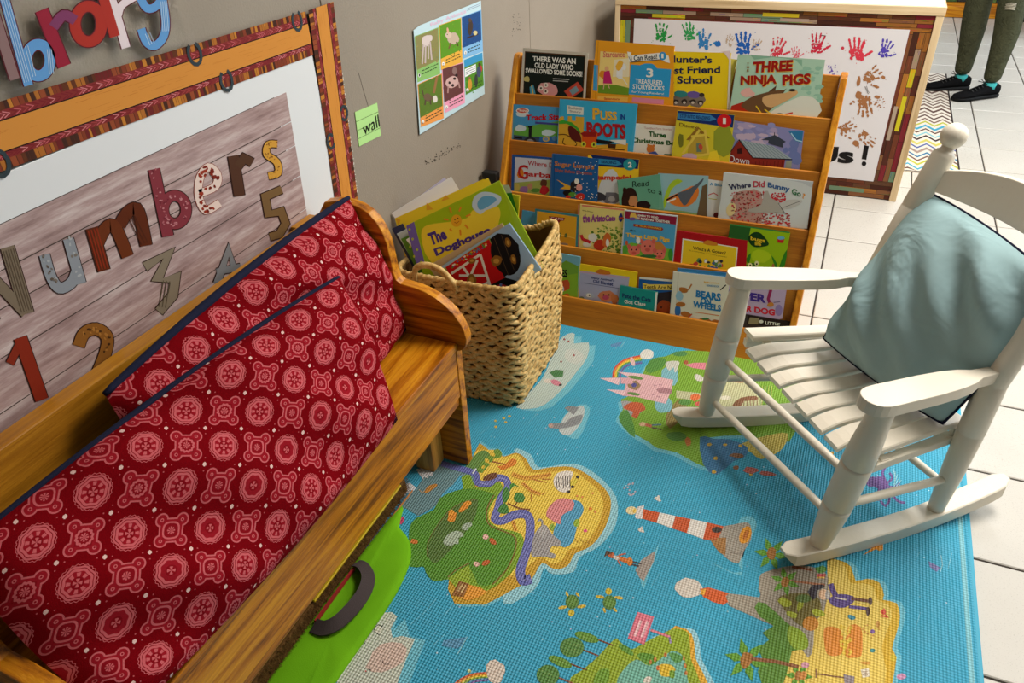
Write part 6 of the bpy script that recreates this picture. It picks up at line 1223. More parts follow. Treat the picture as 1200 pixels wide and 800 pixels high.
def c_pete(a):
    a.z(600, 270, 6); bgp(a, g(30, 146, 140), 0, [(762, 388), (1010, 436), (998, 590), (752, 540)]); a.poly([(1010, 434), (1024, 434), (1012, 590), (998, 590)], W_, 1); a.text('Pete the Cats', [(776, 440), (978, 472), (976, 504), (776, 470)], g(30, 40, 100), 4, .02); a.text('Got Class', [(790, 484), (940, 506), (938, 532), (790, 510)], W_, 4, .02); a.ell(850, 548, 12, 8, K_, 3)
shelf_book(5, 0, (727, 334), (771, 342), .004, g(30, 146, 140), 'small teal booklet standing on the lowest tier', c_pete, hb=.074)
def c_teeth(a):
    a.z(600, 270, 6); bgp(a, g(30, 90, 160), 0, [(895, 328), (1136, 358), (1130, 610), (885, 590)]); a.poly([(896, 326), (1136, 346), (1136, 362), (896, 340)], g(226, 224, 216), 1); a.poly([(918, 366), (960, 378), (1136, 378), (1130, 420), (920, 414)], g(236, 206, 90), 2); a.text('Teeth Are Not', [(926, 382), (1156, 388), (1156, 414), (926, 406)], g(40, 36, 40), 4, .01); a.poly([(1010, 440), (1136, 426), (1130, 610), (1000, 600)], g(50, 40, 46), 2); a.ell(1070, 545, 56, 56, g(156, 66, 30), 3, 0, 14, .1); a.ell(1050, 540, 5, 8, K_, 5)
shelf_book(5, 1, (749, 325), (789, 329), .004, g(30, 90, 160), 'blue book with a yellow strip behind the teal booklet', c_teeth, hb=.074)
def c_wheels(a):
    a.z(760, 290, 6); bgp(a, g(222, 220, 206), 0, [(178, 170), (572, 210), (540, 560), (160, 490)]); a.stroke([(210, 176), (190, 500)], 5, g(196, 190, 176), 1); B_ = g(30, 120, 186)
    a.text('BEARS', [(336, 298), (510, 322), (508, 382), (332, 346)], B_, 4, .05); a.text('ON', [(368, 348), (442, 360), (438, 408), (364, 394)], B_, 4, .05); a.text('WHEELS', [(314, 372), (512, 404), (510, 452), (310, 420)], B_, 4, .05)
    a.stroke([(320, 452), (496, 478)], 5, g(214, 120, 60), 4); a.text('Bright and Early', [(390, 236), (500, 246), (498, 258), (390, 250)], g(236, 180, 50), 4, .03); a.text('BOARD BOOK', [(408, 258), (500, 268), (498, 280), (408, 272)], g(60, 140, 190), 4, .03); a.stroke([(505, 298), (545, 262)], 8, K_, 4)
    br = g(176, 110, 50)
    a.ell(245, 298, 34, 20, br, 4, 15, 12, .2); a.stroke([(280, 300), (304, 256)], 10, br, 4); a.ell(218, 340, 26, 34, g(150, 190, 214), 4, 0, 10, .2); a.ell(225, 400, 34, 18, br, 5, 0, 10, .2); a.ell(205, 440, 22, 40, g(50, 110, 180), 4, 0, 10, .2); a.ell(262, 470, 38, 20, br, 5, 15, 10, .2); a.stroke([(280, 490), (306, 466)], 9, g(190, 70, 40), 5); a.ell(400, 515, 44, 20, br, 4, 5, 10, .3); a.ell(474, 524, 40, 18, br, 4, 5, 10, .3); a.ell(400, 500, 26, 8, g(70, 130, 80), 5)
shelf_book(5, 0, (789, 318), (855, 325), .009, g(222, 220, 206), 'cream board book with blue title and brown bears on its left', c_wheels, 'board_book', .074)
shelf_book(5, 1, (794, 314), (855, 320), .004, g(40, 120, 176), 'blue book rising just behind the cream bear board book', None, hb=.074)
def c_purple(a):
    a.z(760, 290, 6); bgp(a, g(190, 170, 206), 0, [(560, 230), (972, 286), (940, 500), (540, 520)]); a.text('SUPER', [(560, 290), (830, 332), (826, 392), (556, 340)], g(70, 50, 150), 4, .05); a.text('READER DOG', [(500, 380), (890, 434), (888, 480), (500, 420)], g(206, 40, 60), 4, .05)
    a.stroke([(862, 290), (842, 360), (856, 400)], 22, g(150, 40, 90), 5); a.ell(858, 400, 26, 18, g(200, 130, 60), 6, 0, 9, .4); a.stroke([(880, 385), (925, 380)], 4, g(60, 50, 110), 5); a.ell(916, 440, 26, 40, g(150, 130, 190), 3)
shelf_book(5, 1, (850, 324), (922, 337), .004, g(190, 170, 206), 'lilac picture book partly behind the rocking chair arm', c_purple, hb=.074)
def c_little(a):
    a.z(760, 290, 6); bgp(a, g(44, 30, 30), 0, [(700, 476), (996, 520), (990, 560), (690, 540)]); a.poly([(712, 490), (780, 496), (770, 540), (700, 536)], g(150, 140, 110), 2); a.text('LITTLE', [(822, 516), (924, 530), (922, 548), (820, 540)], W_, 4, .03); a.ell(792, 520, 16, 12, g(226, 226, 220), 3)
shelf_book(5, 0, (872, 368), (926, 377), .006, g(44, 30, 30), 'short dark book lying low at the right end of the lowest tier', c_little, hb=.074)

# ------------------------------------------------------------------ books in the basket
GB = 'picture books standing in the seagrass basket'
def bbook(y, sl, tl, tr, H, th, col, label, art=None, yaw=0.0):
    nrm = Vector((yaw, -1, sl)).normalized(); pl = PL((0.25, y, 0.45), nrm); TL, TR = pl(*tl), pl(*tr)
    return book_quad(TL, TR, H, nrm, th, col, label, GB, art, pl)
bbook(1.765, .2, (459, 250), (529, 207), .20, .003, g(232, 232, 236), 'white paper book at the back of the basket, nearest the wall', yaw=.7)
bbook(1.775, .2, (462, 252), (521, 208), .20, .003, g(206, 200, 226), 'book with lavender page edge at the back of the basket', yaw=.7)
def c_yel(a):
    a.z(430, 190, 4.444); bgp(a, g(246, 210, 50), 0, [(145, 292), (605, 88), (636, 90), (640, 120), (400, 500), (200, 500)])
    for q in ([(310, 210), (345, 245), (310, 250)], [(385, 205), (410, 170), (430, 190)], [(150, 290), (175, 300), (165, 330)]): a.poly(q, g(238, 170, 50), 2)
bbook(1.70, .2, (466, 262), (572, 209), .22, .006, g(246, 210, 50), 'bright yellow book with orange triangles behind the sun book', c_yel, yaw=.5)
def c_dog(a):
    a.z(430, 190, 4.444); bgp(a, g(170, 200, 30), 0, [(205, 330), (692, 98), (850, 560), (330, 690)]); a.poly([(205, 332), (245, 310), (300, 520), (262, 545)], g(120, 104, 186), 2)
    for p in ((222, 350), (238, 400), (225, 440), (262, 455), (282, 520), (245, 490)): a.ell(p[0], p[1], 6, 7, g(180, 200, 60), 3)
    a.poly([(284, 360), (320, 325), (430, 310), (520, 290), (560, 240), (640, 215), (690, 240), (690, 300), (640, 400), (400, 540), (320, 500), (290, 430)], g(250, 222, 60), 3, 3)
    a.ell(466, 304, 28, 32, g(244, 180, 40), 5); a.ell(458, 298, 3, 4, K_, 7); a.ell(474, 292, 3, 4, K_, 7); a.stroke([(456, 312), (468, 318), (480, 306)], 3, g(180, 90, 30), 7)
    for q in ([(430, 235), (440, 262)], [(490, 232), (480, 256)], [(400, 295), (425, 300)], [(515, 282), (540, 272)], [(432, 345), (442, 360)], [(485, 350), (488, 380)], [(510, 325), (528, 345)]): a.stroke(q, 9, g(240, 150, 40), 5)
    a.poly([(548, 220), (560, 180), (600, 155), (650, 158), (698, 180), (690, 215), (660, 235), (620, 250), (590, 270), (556, 245)], g(206, 226, 240), 5, 3); a.poly([(575, 215), (600, 180), (650, 176), (676, 195), (640, 225), (590, 248)], g(110, 180, 220), 6, 3)
    PU = g(80, 60, 140); a.text('The', [(312, 372), (398, 342), (422, 398), (336, 436)], PU, 6, .05); a.text('Doghouse', [(346, 452), (636, 330), (654, 376), (366, 500)], PU, 6, .05)
bbook(1.635, .2, (486, 262), (585, 212), .262, .010, g(170, 200, 30), 'large lime and yellow picture book with smiling sun, tallest in front', c_dog, yaw=.35)
def c_grn(a):
    a.z(430, 190, 4.444); bgp(a, g(60, 150, 50), 0, [(700, 115), (752, 150), (860, 540), (800, 560)]); a.poly([(705, 118), (740, 118), (756, 158), (722, 162)], g(232, 226, 220), 2)
bbook(1.685, .22, (578, 217), (597, 222), .24, .004, g(60, 150, 50), 'narrow green book with torn white corner right of the sun book', c_grn)
bbook(1.70, .22, (590, 226), (609, 229), .22, .003, g(244, 220, 40), 'narrow yellow book at the right side of the basket')
def c_barnb(a):
    a.z(430, 190, 4.444); bgp(a, g(166, 198, 226), 0, [(390, 540), (740, 318), (840, 570), (500, 760)])
    a.poly([(388, 560), (640, 392), (672, 440), (420, 640)], g(150, 190, 90), 1); a.poly([(410, 545), (636, 400), (720, 600), (640, 680), (480, 700)], g(206, 24, 28), 3)
    rq = random.Random(2)
    for k in range(40): t_ = rq.random(); a.ell(440+t_*180, 545-t_*118+rq.uniform(-12, 12), 6, 4, rq.choice([g(90, 150, 60), g(240, 240, 230), g(80, 110, 180), g(226, 190, 60)]), 4, 0, 6, .4)
    a.poly([(640, 400), (680, 370), (740, 375), (790, 430), (796, 500), (760, 560), (715, 600)], K_, 4, 0); a.ell(722, 480, 74, 112, K_, 3, -18, 22)
    for q in ([(662, 392), (738, 590)], [(700, 378), (766, 560)]): a.stroke(q, 3, g(90, 70, 50), 6)
    GO = g(150, 104, 40)
    for (x, y, rx, ry) in ((735, 418, 15, 26), (763, 504, 14, 26), (674, 514, 30, 28), (548, 512, 22, 14), (545, 612, 24, 30)): a.ell(x, y, rx, ry, GO, 7, -15, 12, .25); a.ell(x, y, rx*.5, ry*.5, g(206, 160, 70), 8, -15, 9, .3)
    for q in ([(440, 580), (592, 478)], [(590, 478), (640, 640)], [(500, 545), (575, 650)], [(575, 510), (510, 660)], [(480, 590), (620, 590)], [(500, 700), (640, 620)]): a.stroke(q, 13, W_, 6)
    a.poly([(640, 640), (720, 600), (790, 620), (760, 680), (640, 690)], K_, 4); a.ell(700, 660, 40, 24, g(190, 40, 50), 5); a.stroke([(698, 630), (694, 690)], 12, g(110, 130, 200), 6)
bbook(1.585, .2, (517, 314), (597, 262), .150, .010, g(166, 198, 226), 'board book of a red barn with a round black door, front of the basket', c_barnb, yaw=.3)
bbook(1.603, .2, (502, 312), (588, 262), .14, .008, g(206, 176, 130), 'tan edged board book just behind the red barn book', yaw=.3)
for i, (p, q, c_, lb) in enumerate((((459, 268), (472, 262), g(28, 50, 90), 'dark navy thin book at the left side of the basket'), ((465, 274), (477, 268), g(200, 220, 230), 'pale blue thin book second from the left in the basket'), ((470, 280), (482, 275), g(90, 160, 60), 'green thin book third from the left in the basket'), ((476, 281), (489, 272), g(240, 240, 238), 'white thin book beside the purple dotted spine'), ((498, 322), (506, 316), g(190, 60, 50), 'thin red book low behind the basket handle'))):
    bbook(1.684 - i*.007, .15, p, q, .15, .003, c_, lb, yaw=0.5)
# ------------------------------------------------------------------ white rocking chair
rc = empty('rocking_chair', (1.2, 1.55, MZ), 'white painted wooden rocking chair with a pale blue pillow, standing on the play mat', 'rocking chair')
V = Vector
legs = {'nf': (V((1.2285, 1.283, 0.040)), V((1.277, 1.288, 0.462))), 'ff': (V((0.9055, 1.646, 0.040)), V((0.950, 1.668, 0.462)))}
posts = {'n': (V((1.469, 1.490, 0.040)), V((1.487, 1.498, 0.45)), V((1.576, 1.558, 0.765))), 'f': (V((1.188, 1.790, 0.040)), V((1.240, 1.820, 0.45)), V((1.329, 1.880, 0.765)))}
def rocker(a, b):
    d = V((b.x-a.x, b.y-a.y, 0)).normalized(); sd = V((d.y, -d.x, 0)); vs = []; fs = []; n = 28
    for i in range(n+1):
        s = -0.092 + 0.60*i/n; zb = MZ + 0.0005 + (0.24 if s < 0.2 else 0.46)*(s-0.2)**2; e = min((s+0.092)/0.03, (0.508-s)/0.03, 1); e = math.sin(max(0.0, e)*PI/2)
        hw = 0.0235*(0.45+0.55*e); zt = zb + 0.035; zb2 = zt - 0.035*(0.25+0.75*e)
        c = V((a.x, a.y, 0)) + d*s
        for (o_, z_) in ((-hw, zb2), (hw, zb2), (hw, zt-0.002), (hw-0.003, zt), (-hw+0.003, zt), (-hw, zt-0.002)): vs.append(c + sd*o_ + V((0, 0, z_)))
    m = 6
    for i in range(n):
        for k in range(m): fs.append((i*m+k, i*m+(k+1) % m, (i+1)*m+(k+1) % m, (i+1)*m+k))
    fs.append(tuple(range(m-1, -1, -1))); fs.append(tuple(n*m+k for k in range(m)))
    MB().add(vs, fs).build('rocker', M['chair'], rc)
rocker(legs['nf'][0], posts['n'][0]); rocker(legs['ff'][0], posts['f'][0])
def turned(name, pts, prof, k_=1.0):
    P_ = []; R_ = []
    seg = [(pts[i+1]-pts[i]).length for i in range(len(pts)-1)]; tot = sum(seg)
    for t_, r in prof:
        L_ = t_*tot; i = 0
        while i < len(seg)-1 and L_ > seg[i]: L_ -= seg[i]; i += 1
        P_.append(pts[i].lerp(pts[i+1], L_/seg[i])); R_.append(r*k_)
    return MB().tube(P_, R_, 20).build(name, M['chair'], rc, True)
for k in ('nf', 'ff'):
    turned('front_leg', list(legs[k]), [(0, .0175), (.04, .019), (.15, .023), (.30, .0270), (.325, .0272), (.33, .0245), (.335, .0272), (.45, .0280), (.60, .0280), (.615, .0280), (.62, .0250), (.625, .0280), (.75, .0265), (.88, .0225), (.95, .0215), (1, .024)], 1.13)
for k in ('n', 'f'):
    b_, m_, t_ = posts[k]
    turned('back_post', [b_, m_, t_], [(0, .0175), (.05, .019), (.18, .024), (.32, .0275), (.325, .0255), (.33, .0275), (.45, .0275), (.50, .0270), (.505, .025), (.51, .0270), (.70, .0265), (.795, .0262), (.80, .0245), (.805, .0262), (.90, .0262), (.965, .0258), (.975, .0245), (.983, .019), (.987, .0145), (1, .014)])
    MB().ball(t_ + V((.004, .003, 0.022)), 0.0285, 20, 14).build('finial', M['chair'], rc, True)
def on(leg, z):
    a, b = leg[0], leg[1]; return a.lerp(b, (z-a.z)/(b.z-a.z))
def dowel(a, b, r=.0095, name='stretcher'): return MB().tube([a.lerp(b, t) for t in (0, .2, .5, .8, 1)], [r*.85, r, r*1.05, r, r*.85], 12).build(name, M['chair'], rc, True)
dowel(on(legs['ff'], .100), on(legs['nf'], .140)); dowel(on(legs['ff'], .238), on(legs['nf'], .262))
dowel(on(legs['nf'], .172), on(posts['n'], .145)); dowel(on(legs['ff'], .165), on(posts['f'], .145))
dowel(on(posts['f'], .10), on(posts['n'], .12)); 
# seat: nine slats running front to back
FF, NF, BF, BN = V((0.962, 1.752, 0.274)), V((1.283, 1.335, 0.278)), V((1.190, 1.868, 0.262)), V((1.474, 1.526, 0.280))
for i in range(9):
    t0, t1 = (i+0.09)/9, (i+0.91)/9
    straight = i in (0, 8)
    n = 14; vs = []; fs = []; th = 0.013 if not straight else 0.014
    for k in range(n+1):
        s = k/n; sag = 0 if straight else (-0.018*max(0, 1-s/0.28)**2 - 0.012*math.sin(PI*s)*(1-abs(i-4)/5))
        ext = V((0, 0, 0)) if straight else V((-0.020, -0.016, 0))
        p0 = FF.lerp(NF, t0).lerp(BF.lerp(BN, t0), s) + ext*(1-s); p1 = FF.lerp(NF, t1).lerp(BF.lerp(BN, t1), s) + ext*(1-s)
        z = V((0, 0, sag + (0.006 if straight else 0))); ins = (p1-p0)*0.06
        vs += [p0+z-V((0, 0, th)), p1+z-V((0, 0, th)), p1+z-V((0, 0, .003)), p1-ins+z, p0+ins+z, p0+z-V((0, 0, .003))]
    m = 6
    for k in range(n):
        for j in range(m): fs.append((k*m+j, k*m+(j+1) % m, (k+1)*m+(j+1) % m, (k+1)*m+j))
    fs.append(tuple(range(m-1, -1, -1))); fs.append(tuple(n*m+k for k in range(m)))
    MB().add(vs, fs).build('seat_slat', M['chair'], rc)
for (a_, b_) in ((FF.lerp(NF, .03), BF.lerp(BN, .03)), (FF.lerp(NF, .985), BF.lerp(BN, .985))):
    MB().bar(a_ + V((0, 0, -.037)), b_ + V((0, 0, -.037)), .022, .020).build('seat_rail', M['chair'], rc, bevel=.002)
    for e_ in (0.06, 0.94): c_ = a_.lerp(b_, e_); MB().bar(c_ + V((0, 0, -.028)), c_ + V((0, 0, -.0082)), .020, .022, (1, .3, 0)).build('spacer_block', M['chair'], rc)
for e_ in (0.2, 0.86):
    MB().bar(FF.lerp(BF, e_) + V((0, 0, -.036)), NF.lerp(BN, e_) + V((0, 0, -.036)), .02, .022).build('cross_rail', M['chair'], rc, bevel=.002)
def arm(A, B, sgn):
    d = (B-A).normalized(); sd = V((d.y, -d.x, 0)).normalized(); L_ = (B-A).length; up = sd.cross(d)
    if up.z < 0: up = -up
    out = [(0.0, .006), (.003, .015), (.009, .023), (.018, .029), (.032, .033), (.05, .034), (.10*1.6, .033), (.62*L_, .030), (.74*L_, .024), (.82*L_, .0145), (.97*L_, .0125), (L_, .008)]
    ring = [(s, w) for s, w in out] + [(s, -w) for s, w in reversed(out)]
    pts = [A + d*s + sd*w for s, w in ring]
    b = MB().prism([p - up*0.027 for p in pts], up*0.027)
    return b.build('armrest', M['chair'], rc, bevel=.007, seg=3)
arm(V((1.237, 1.253, .487)), V((1.487, 1.497, .452)), 1)
arm(V((0.915, 1.650, .487)), V((1.238, 1.815, .452)), -1)
def back_slat(z0_, z1_, h_end, h_mid, bow, th=.013, zc=None):
    vs = []; fs = []; n = 18; f, q = posts['f'], posts['n']
    def at(p, z): return p[1].lerp(p[2], (z-.45)/(p[2].z-.45))
    a, b = at(f, z0_), at(q, z1_); d = (b-a).normalized(); bk_ = V((-d.y, d.x, 0)); bk_ = bk_ if bk_.x > 0 else -bk_; tl_ = V((.27, .17, 1)).normalized()
    for i in range(n+1):
        s = i/n; c = a.lerp(b, .03+.94*s) + bk_*bow*math.sin(PI*s); hh = h_end + (h_mid-h_end)*math.sin(PI*s)**.8
        lo = c - tl_*h_end*.5; hi = c + tl_*(hh-h_end*.5)
        vs += [lo, hi, hi + bk_*th, lo + bk_*th]
    for i in range(n):
        for j in range(4): fs.append((i*4+j, i*4+(j+1) % 4, (i+1)*4+(j+1) % 4, (i+1)*4+j))
    fs += [(3, 2, 1, 0), (n*4, n*4+1, n*4+2, n*4+3)]
    return MB().add(vs, fs).build('back_slat', M['chair'], rc, bevel=.002)
back_slat(.690, .690, .045, .085, .028); back_slat(.585, .585, .045, .055, .028); back_slat(.50, .50, .040, .045, .028); back_slat(.41, .41, .035, .04, .02)

t = NT('pale_teal_cotton'); v = t.obj(rnd=False); n1 = t.noise(v, 6, 4); t.base(t.mix(t.math('MULTIPLY', n1, .6), rgb(160, 192, 198), rgb(146, 176, 180))); t.rough(.85); t.spec(.15)
t.bump(t.math('ADD', t.math('MULTIPLY', t.noise(v, 7, 2, .4, 2.2), 3.0), t.math('MULTIPLY', t.noise(v, 900, 2), .05)), .0032, .8); M['teal'] = t.m
pc = empty('throw_pillow', (1.3, 1.65, .285), 'pale teal square pillow with navy back leaning on the rocking chair seat', 'pillow')
pillow(pc, [(1.318, 1.868, .655), (1.532, 1.53, .640), (1.420, 1.478, .300), (1.160, 1.750, .288)], .17, M['teal'], M['navy'], (.4, .4), nu=30, nv=30, seed=12, wr=.0035, pmat=M['navy'], piping=.003, puff=.42, pinch=-.010)

# ------------------------------------------------------------------ desk with handprint board
dk = empty('teacher_desk', (.68, 3.65, 0), 'beige edged desk whose front carries a white handprint board', 'desk')
DX0, DX1, DY = 0.105, 1.372, 3.37
MB().box((DX0, DY+.006, 0.0), (DX1, DY+.018, .745)).build('front_panel', M['dark'], dk)
MB().box((DX0, DY-.004, .744), (DX1+.002, DY+.55, .775)).build('top_edge', M['beige'], dk, bevel=.0015)
MB().box((DX0+.005, DY+.006, .7752), (DX1-.004, DY+.545, .7762)).build('top_laminate', M['white_lam'], dk)
MB().box((DX1-.027, DY-.002, 0), (DX1, DY+.55, .744)).build('side_edge', M['beige_z'], dk, bevel=.0015)
MB().box((DX0, DY-.002, 0), (DX0+.022, DY+.55, .744)).build('side_edge', M['beige_z'], dk, bevel=.0015)
hb = PL((0, DY+.0045, 0), (0, -1, 0))
MB().box((.190, DY+.0042, .078), (1.268, DY+.006, .690)).build('white_sheet', plain('white_poster_sheet', rgb(222, 222, 228), .5), dk)
a = Art(lambda x, z: Vector((x, DY+.0058, z)), (0, -1, 0), .0002, .0002); rg = random.Random(15)
pcs = [(92, 52, 34), (120, 74, 46), (70, 38, 28), (148, 96, 44), (110, 60, 40), (84, 44, 34), (132, 88, 58), (98, 66, 46), (170, 112, 50), (126, 40, 50)]
def strip(x0, x1, z0, z1, vert, rows):
    a.poly([(x0, z0), (x1, z0), (x1, z1), (x0, z1)], rgb(52, 32, 24), 0)
    L_ = (z1-z0) if vert else (x1-x0); W2 = (x1-x0) if vert else (z1-z0)
    for r in range(rows):
        s = -rg.uniform(0, .08)
        while s < L_:
            w = rg.uniform(.05, .16); c_ = rg.choice(pcs)
            if rg.random() < .05: c_ = (196, 182, 40)
            elif rg.random() < .05: c_ = (112, 140, 112)
            elif rg.random() < .08: c_ = (160, 136, 116)
            s0, s1 = max(0, s), min(L_, s+w-.0015); t0, t1 = W2*r/rows+.0008, W2*(r+1)/rows-.0008
            if s1 > s0:
                if vert: a.poly([(x0+t0, z0+s0), (x0+t1, z0+s0), (x0+t1, z0+s1), (x0+t0, z0+s1)], rgb(*c_), 2)
                else: a.poly([(x0+s0, z0+t0), (x0+s1, z0+t0), (x0+s1, z0+t1), (x0+s0, z0+t1)], rgb(*c_), 2)
                for q in range(3):
                    u0 = rg.uniform(s0, s1); u1 = min(s1, u0+rg.uniform(.01, .05)); tt = rg.uniform(t0, t1-.002); c2 = tuple(int(k_*rg.choice([.7, 1.25])) for k_ in c_)
                    c2 = rgb(*[min(255, k_) for k_ in c2])
                    if vert: a.poly([(x0+tt, z0+u0), (x0+tt+.0015, z0+u0), (x0+tt+.0015, z0+u1), (x0+tt, z0+u1)], c2, 3)
                    else: a.poly([(x0+u0, z0+tt), (x0+u1, z0+tt), (x0+u1, z0+tt+.0015), (x0+u0, z0+tt+.0015)], c2, 3)
            s += w
strip(.128, 1.345, .682, .742, False, 4); strip(.128, 1.345, .004, .082, False, 4); strip(1.262, 1.344, .083, .681, True, 4); strip(.128, .198, .083, .681, True, 3)
for q in ((1.300, .30, 1.316, .44, g(206, 196, 40)), (1.278, .26, 1.292, .40, g(176, 158, 140)), (.1295, .56, .142, .66, g(206, 196, 40)), (.72, .718, .86, .732, g(206, 186, 40)), (.79, .702, .90, .714, g(170, 150, 136)), (1.262, .10, 1.270, .68, g(118, 40, 52)), (1.10, .022, 1.24, .040, g(112, 140, 112)), (.98, .684, 1.2, .693, g(128, 44, 56)), (.36, .684, .62, .692, g(128, 44, 56))):
    a.poly([(q[0], q[1]), (q[2], q[1]), (q[2], q[3]), (q[0], q[3])], q[4], 4)
a.build('plank_border', M['print'], dk)
a = Art(hb, (0, -1, 0), .0006, .0001)
def hand(cx, cy, s, ang, col, seed, gaps=.3, z=None):
    zz = a.zz; h_ = Art(hb, (0, -1, 0), .0006, .0001); h_.zz = zz; _hand(h_, cx, cy, s, ang, col, seed, gaps); h_.build('handprint', M['print'], dk)
def _hand(a, cx, cy, s, ang, col, seed, gaps):
    r_ = random.Random(seed); ca, sa = math.cos(math.radians(ang)), math.sin(math.radians(ang))
    T_ = lambda x, y: (cx + (x*ca - y*sa)*s, cy + (x*sa + y*ca)*s)
    for k in range(40):
        u, w_ = r_.uniform(-.36, .36), r_.uniform(-.05, .6)
        if r_.random() > gaps: x, y = T_(u, w_); a.ell(x, y, s*r_.uniform(.05, .17), s*r_.uniform(.04, .12), col, 2, r_.uniform(0, 180), 8, .6)
    for f_, (fx, ln, sp) in enumerate(((-.32, .62, -.32), (-.11, .8, -.1), (.10, .8, .1), (.30, .62, .3), (.5, .4, .9))):
        y0_ = .35 if f_ == 4 else -.1
        for k in range(5):
            if r_.random() > gaps*.8: t_ = (k+.5)/5; x, y = T_(fx + sp*t_*.5, y0_ - ln*.85*t_); a.ell(x, y, s*.075*r_.uniform(.7, 1.3), s*.11*r_.uniform(.6, 1.2), col, 2, ang + sp*40, 8, .6)
    for k in range(6): x, y = T_(r_.uniform(-.7, .8), r_.uniform(-.9, .8)); a.ell(x, y, s*.03, s*.03, col, 2, 0, 6, .7)
a.z(700, 0, 4)
hand(300, 155, 60, 5, g(40, 150, 70), 1, .15); hand(430, 150, 60, -5, g(50, 160, 90), 2, .15); hand(500, 185, 64, 10, g(50, 130, 196), 3, .3); hand(685, 205, 74, 0, g(30, 96, 186), 4, .12); hand(620, 190, 40, 20, g(190, 170, 150), 21, .6); hand(745, 210, 40, 20, g(190, 170, 150), 22, .6)
hand(845, 225, 66, 15, g(206, 60, 80), 5, .35); hand(930, 250, 40, 0, g(216, 100, 120), 15, .6)
a.ell(566, 205, 16, 14, g(40, 110, 190), 3, 0, 9, .5)
a.z(900, 0, 4)
hand(232, 205, 66, 8, g(200, 44, 72), 6, .25); hand(415, 235, 78, 3, g(214, 60, 80), 7, .05); hand(550, 230, 58, 25, g(84, 70, 180), 8, .2); a.ell(350, 225, 8, 8, g(200, 60, 80), 3, 0, 7); hand(300, 325, 40, 0, g(110, 90, 180), 19, .75)
br_ = g(164, 112, 72); hand(485, 355, 66, 60, br_, 9, .3); hand(455, 490, 74, 180, br_, 10, .3); hand(370, 600, 56, 70, br_, 11, .4); hand(460, 650, 60, 130, br_, 12, .5); hand(520, 480, 36, 40, br_, 13, .7)
for p in ((425, 380, 9, 24), (425, 445, 14, 18), (540, 362, 10, 8), (512, 455, 14, 8), (412, 672, 14, 14)): a.ell(*p, br_, 3, 10, 9, .4)
for q in ([(722, 134), (745, 137)],): pass
a.stroke([(250, 165), (272, 168)], 3, K_, 5); a.stroke([(455, 405), (470, 440)], 3, g(110, 110, 110), 5); a.stroke([(462, 402), (468, 425), (476, 436)], 2, g(110, 110, 110), 5)
a.text('Us', [(212, 684), (406, 690), (400, 766), (196, 760)], K_, 6, .045); a.stroke([(462, 682), (450, 746)], 22, K_, 6); a.ell(450, 766, 11, 11, K_, 6)
a.text('Look at', [(-160, 640), (160, 648), (150, 740), (-175, 730)], K_, 6, .045)
a.build('printed_lettering', M['print'], dk)
for (x, y, nm, lb) in ((.62, 3.50, 'teal_tray', 'left teal tray on the desk top edge'), (.86, 3.52, 'teal_tray', 'right teal tray on the desk top edge')):
    o = MB().box((x-.09, y, .7765), (x+.09, y+.16, .782)); 
    for w_ in (((x-.09, y, .782), (x+.09, y+.006, .80)), ((x-.09, y+.154, .782), (x+.09, y+.16, .80)), ((x-.09, y+.006, .782), (x-.084, y+.154, .80)), ((x+.084, y+.006, .782), (x+.09, y+.154, .80))): o.box(*w_)
    tag(o.build(nm, plain('teal_plastic', rgb(60, 160, 176), .4)), lb, 'tray', 'teal trays on the desk')

# black bin between the wall and the shelf
b = MB(); b.hexa([(.012, 2.19, .0), (.066, 2.19, .0), (.066, 2.22, .0), (.012, 2.22, .0), (.012, 2.16, .44), (.066, 2.16, .44), (.066, 2.19, .44), (.012, 2.19, .44)])
tag(b.build('black_folder_box', M['black'], bevel=.004), 'narrow black box between the grey wall and the bookshelf side', 'box')

# ------------------------------------------------------------------ chevron rug
rgx = empty('chevron_rug', (1.3, 4.5, 0), 'runner rug with coloured zigzag stripes beyond the desk corner', 'rug')
MB().box((.95, 3.735, .0003), (1.636, 5.45, .006)).build('rug_base', plain('rug_beige', rgb(206, 198, 186), .95, .1, bump=.001), rgx)
a = Art(lambda x, y: Vector((x, y, .0062)), (0, 0, 1), .0001, .00005); rg = random.Random(4)
zc_ = [(92, 60, 52), (60, 150, 180), (170, 170, 60), (110, 80, 70), (40, 110, 150), (150, 130, 120), (70, 90, 150), (190, 180, 90), (60, 44, 44), (120, 180, 190)]
y = 3.70; k = 0
while y < 5.42:
    w_ = rg.choice([.020, .024, .032]); c_ = zc_[k % 10] if y < 4.5 else [(92, 70, 64), (120, 100, 90)][k % 2]; n = 16
    top = [(.953 + .675*i/n, y + w_ + (.066 if i % 2 else 0)) for i in range(n+1)]; bot = [(x_, y_-w_) for x_, y_ in top]
    cl = lambda p: (p[0], min(5.447, max(3.742, p[1])))
    for i in range(n):
        q = [cl(bot[i]), cl(bot[i+1]), cl(top[i+1]), cl(top[i])]
        if max(v_[1] for v_ in q) - min(v_[1] for v_ in q) > .004: a.poly(q, rgb(*c_), 1 + k % 3)
    y += w_ + rg.choice([.030, .038]); k += 1
a.poly([(.95, 3.735), (1.636, 3.735), (1.636, 3.742), (.95, 3.742)], rgb(50, 44, 44), 6); a.poly([(1.628, 3.735), (1.636, 3.735), (1.636, 5.45), (1.628, 5.45)], rgb(50, 44, 44), 6)
a.build('zigzag_print', M['print'], rgx)

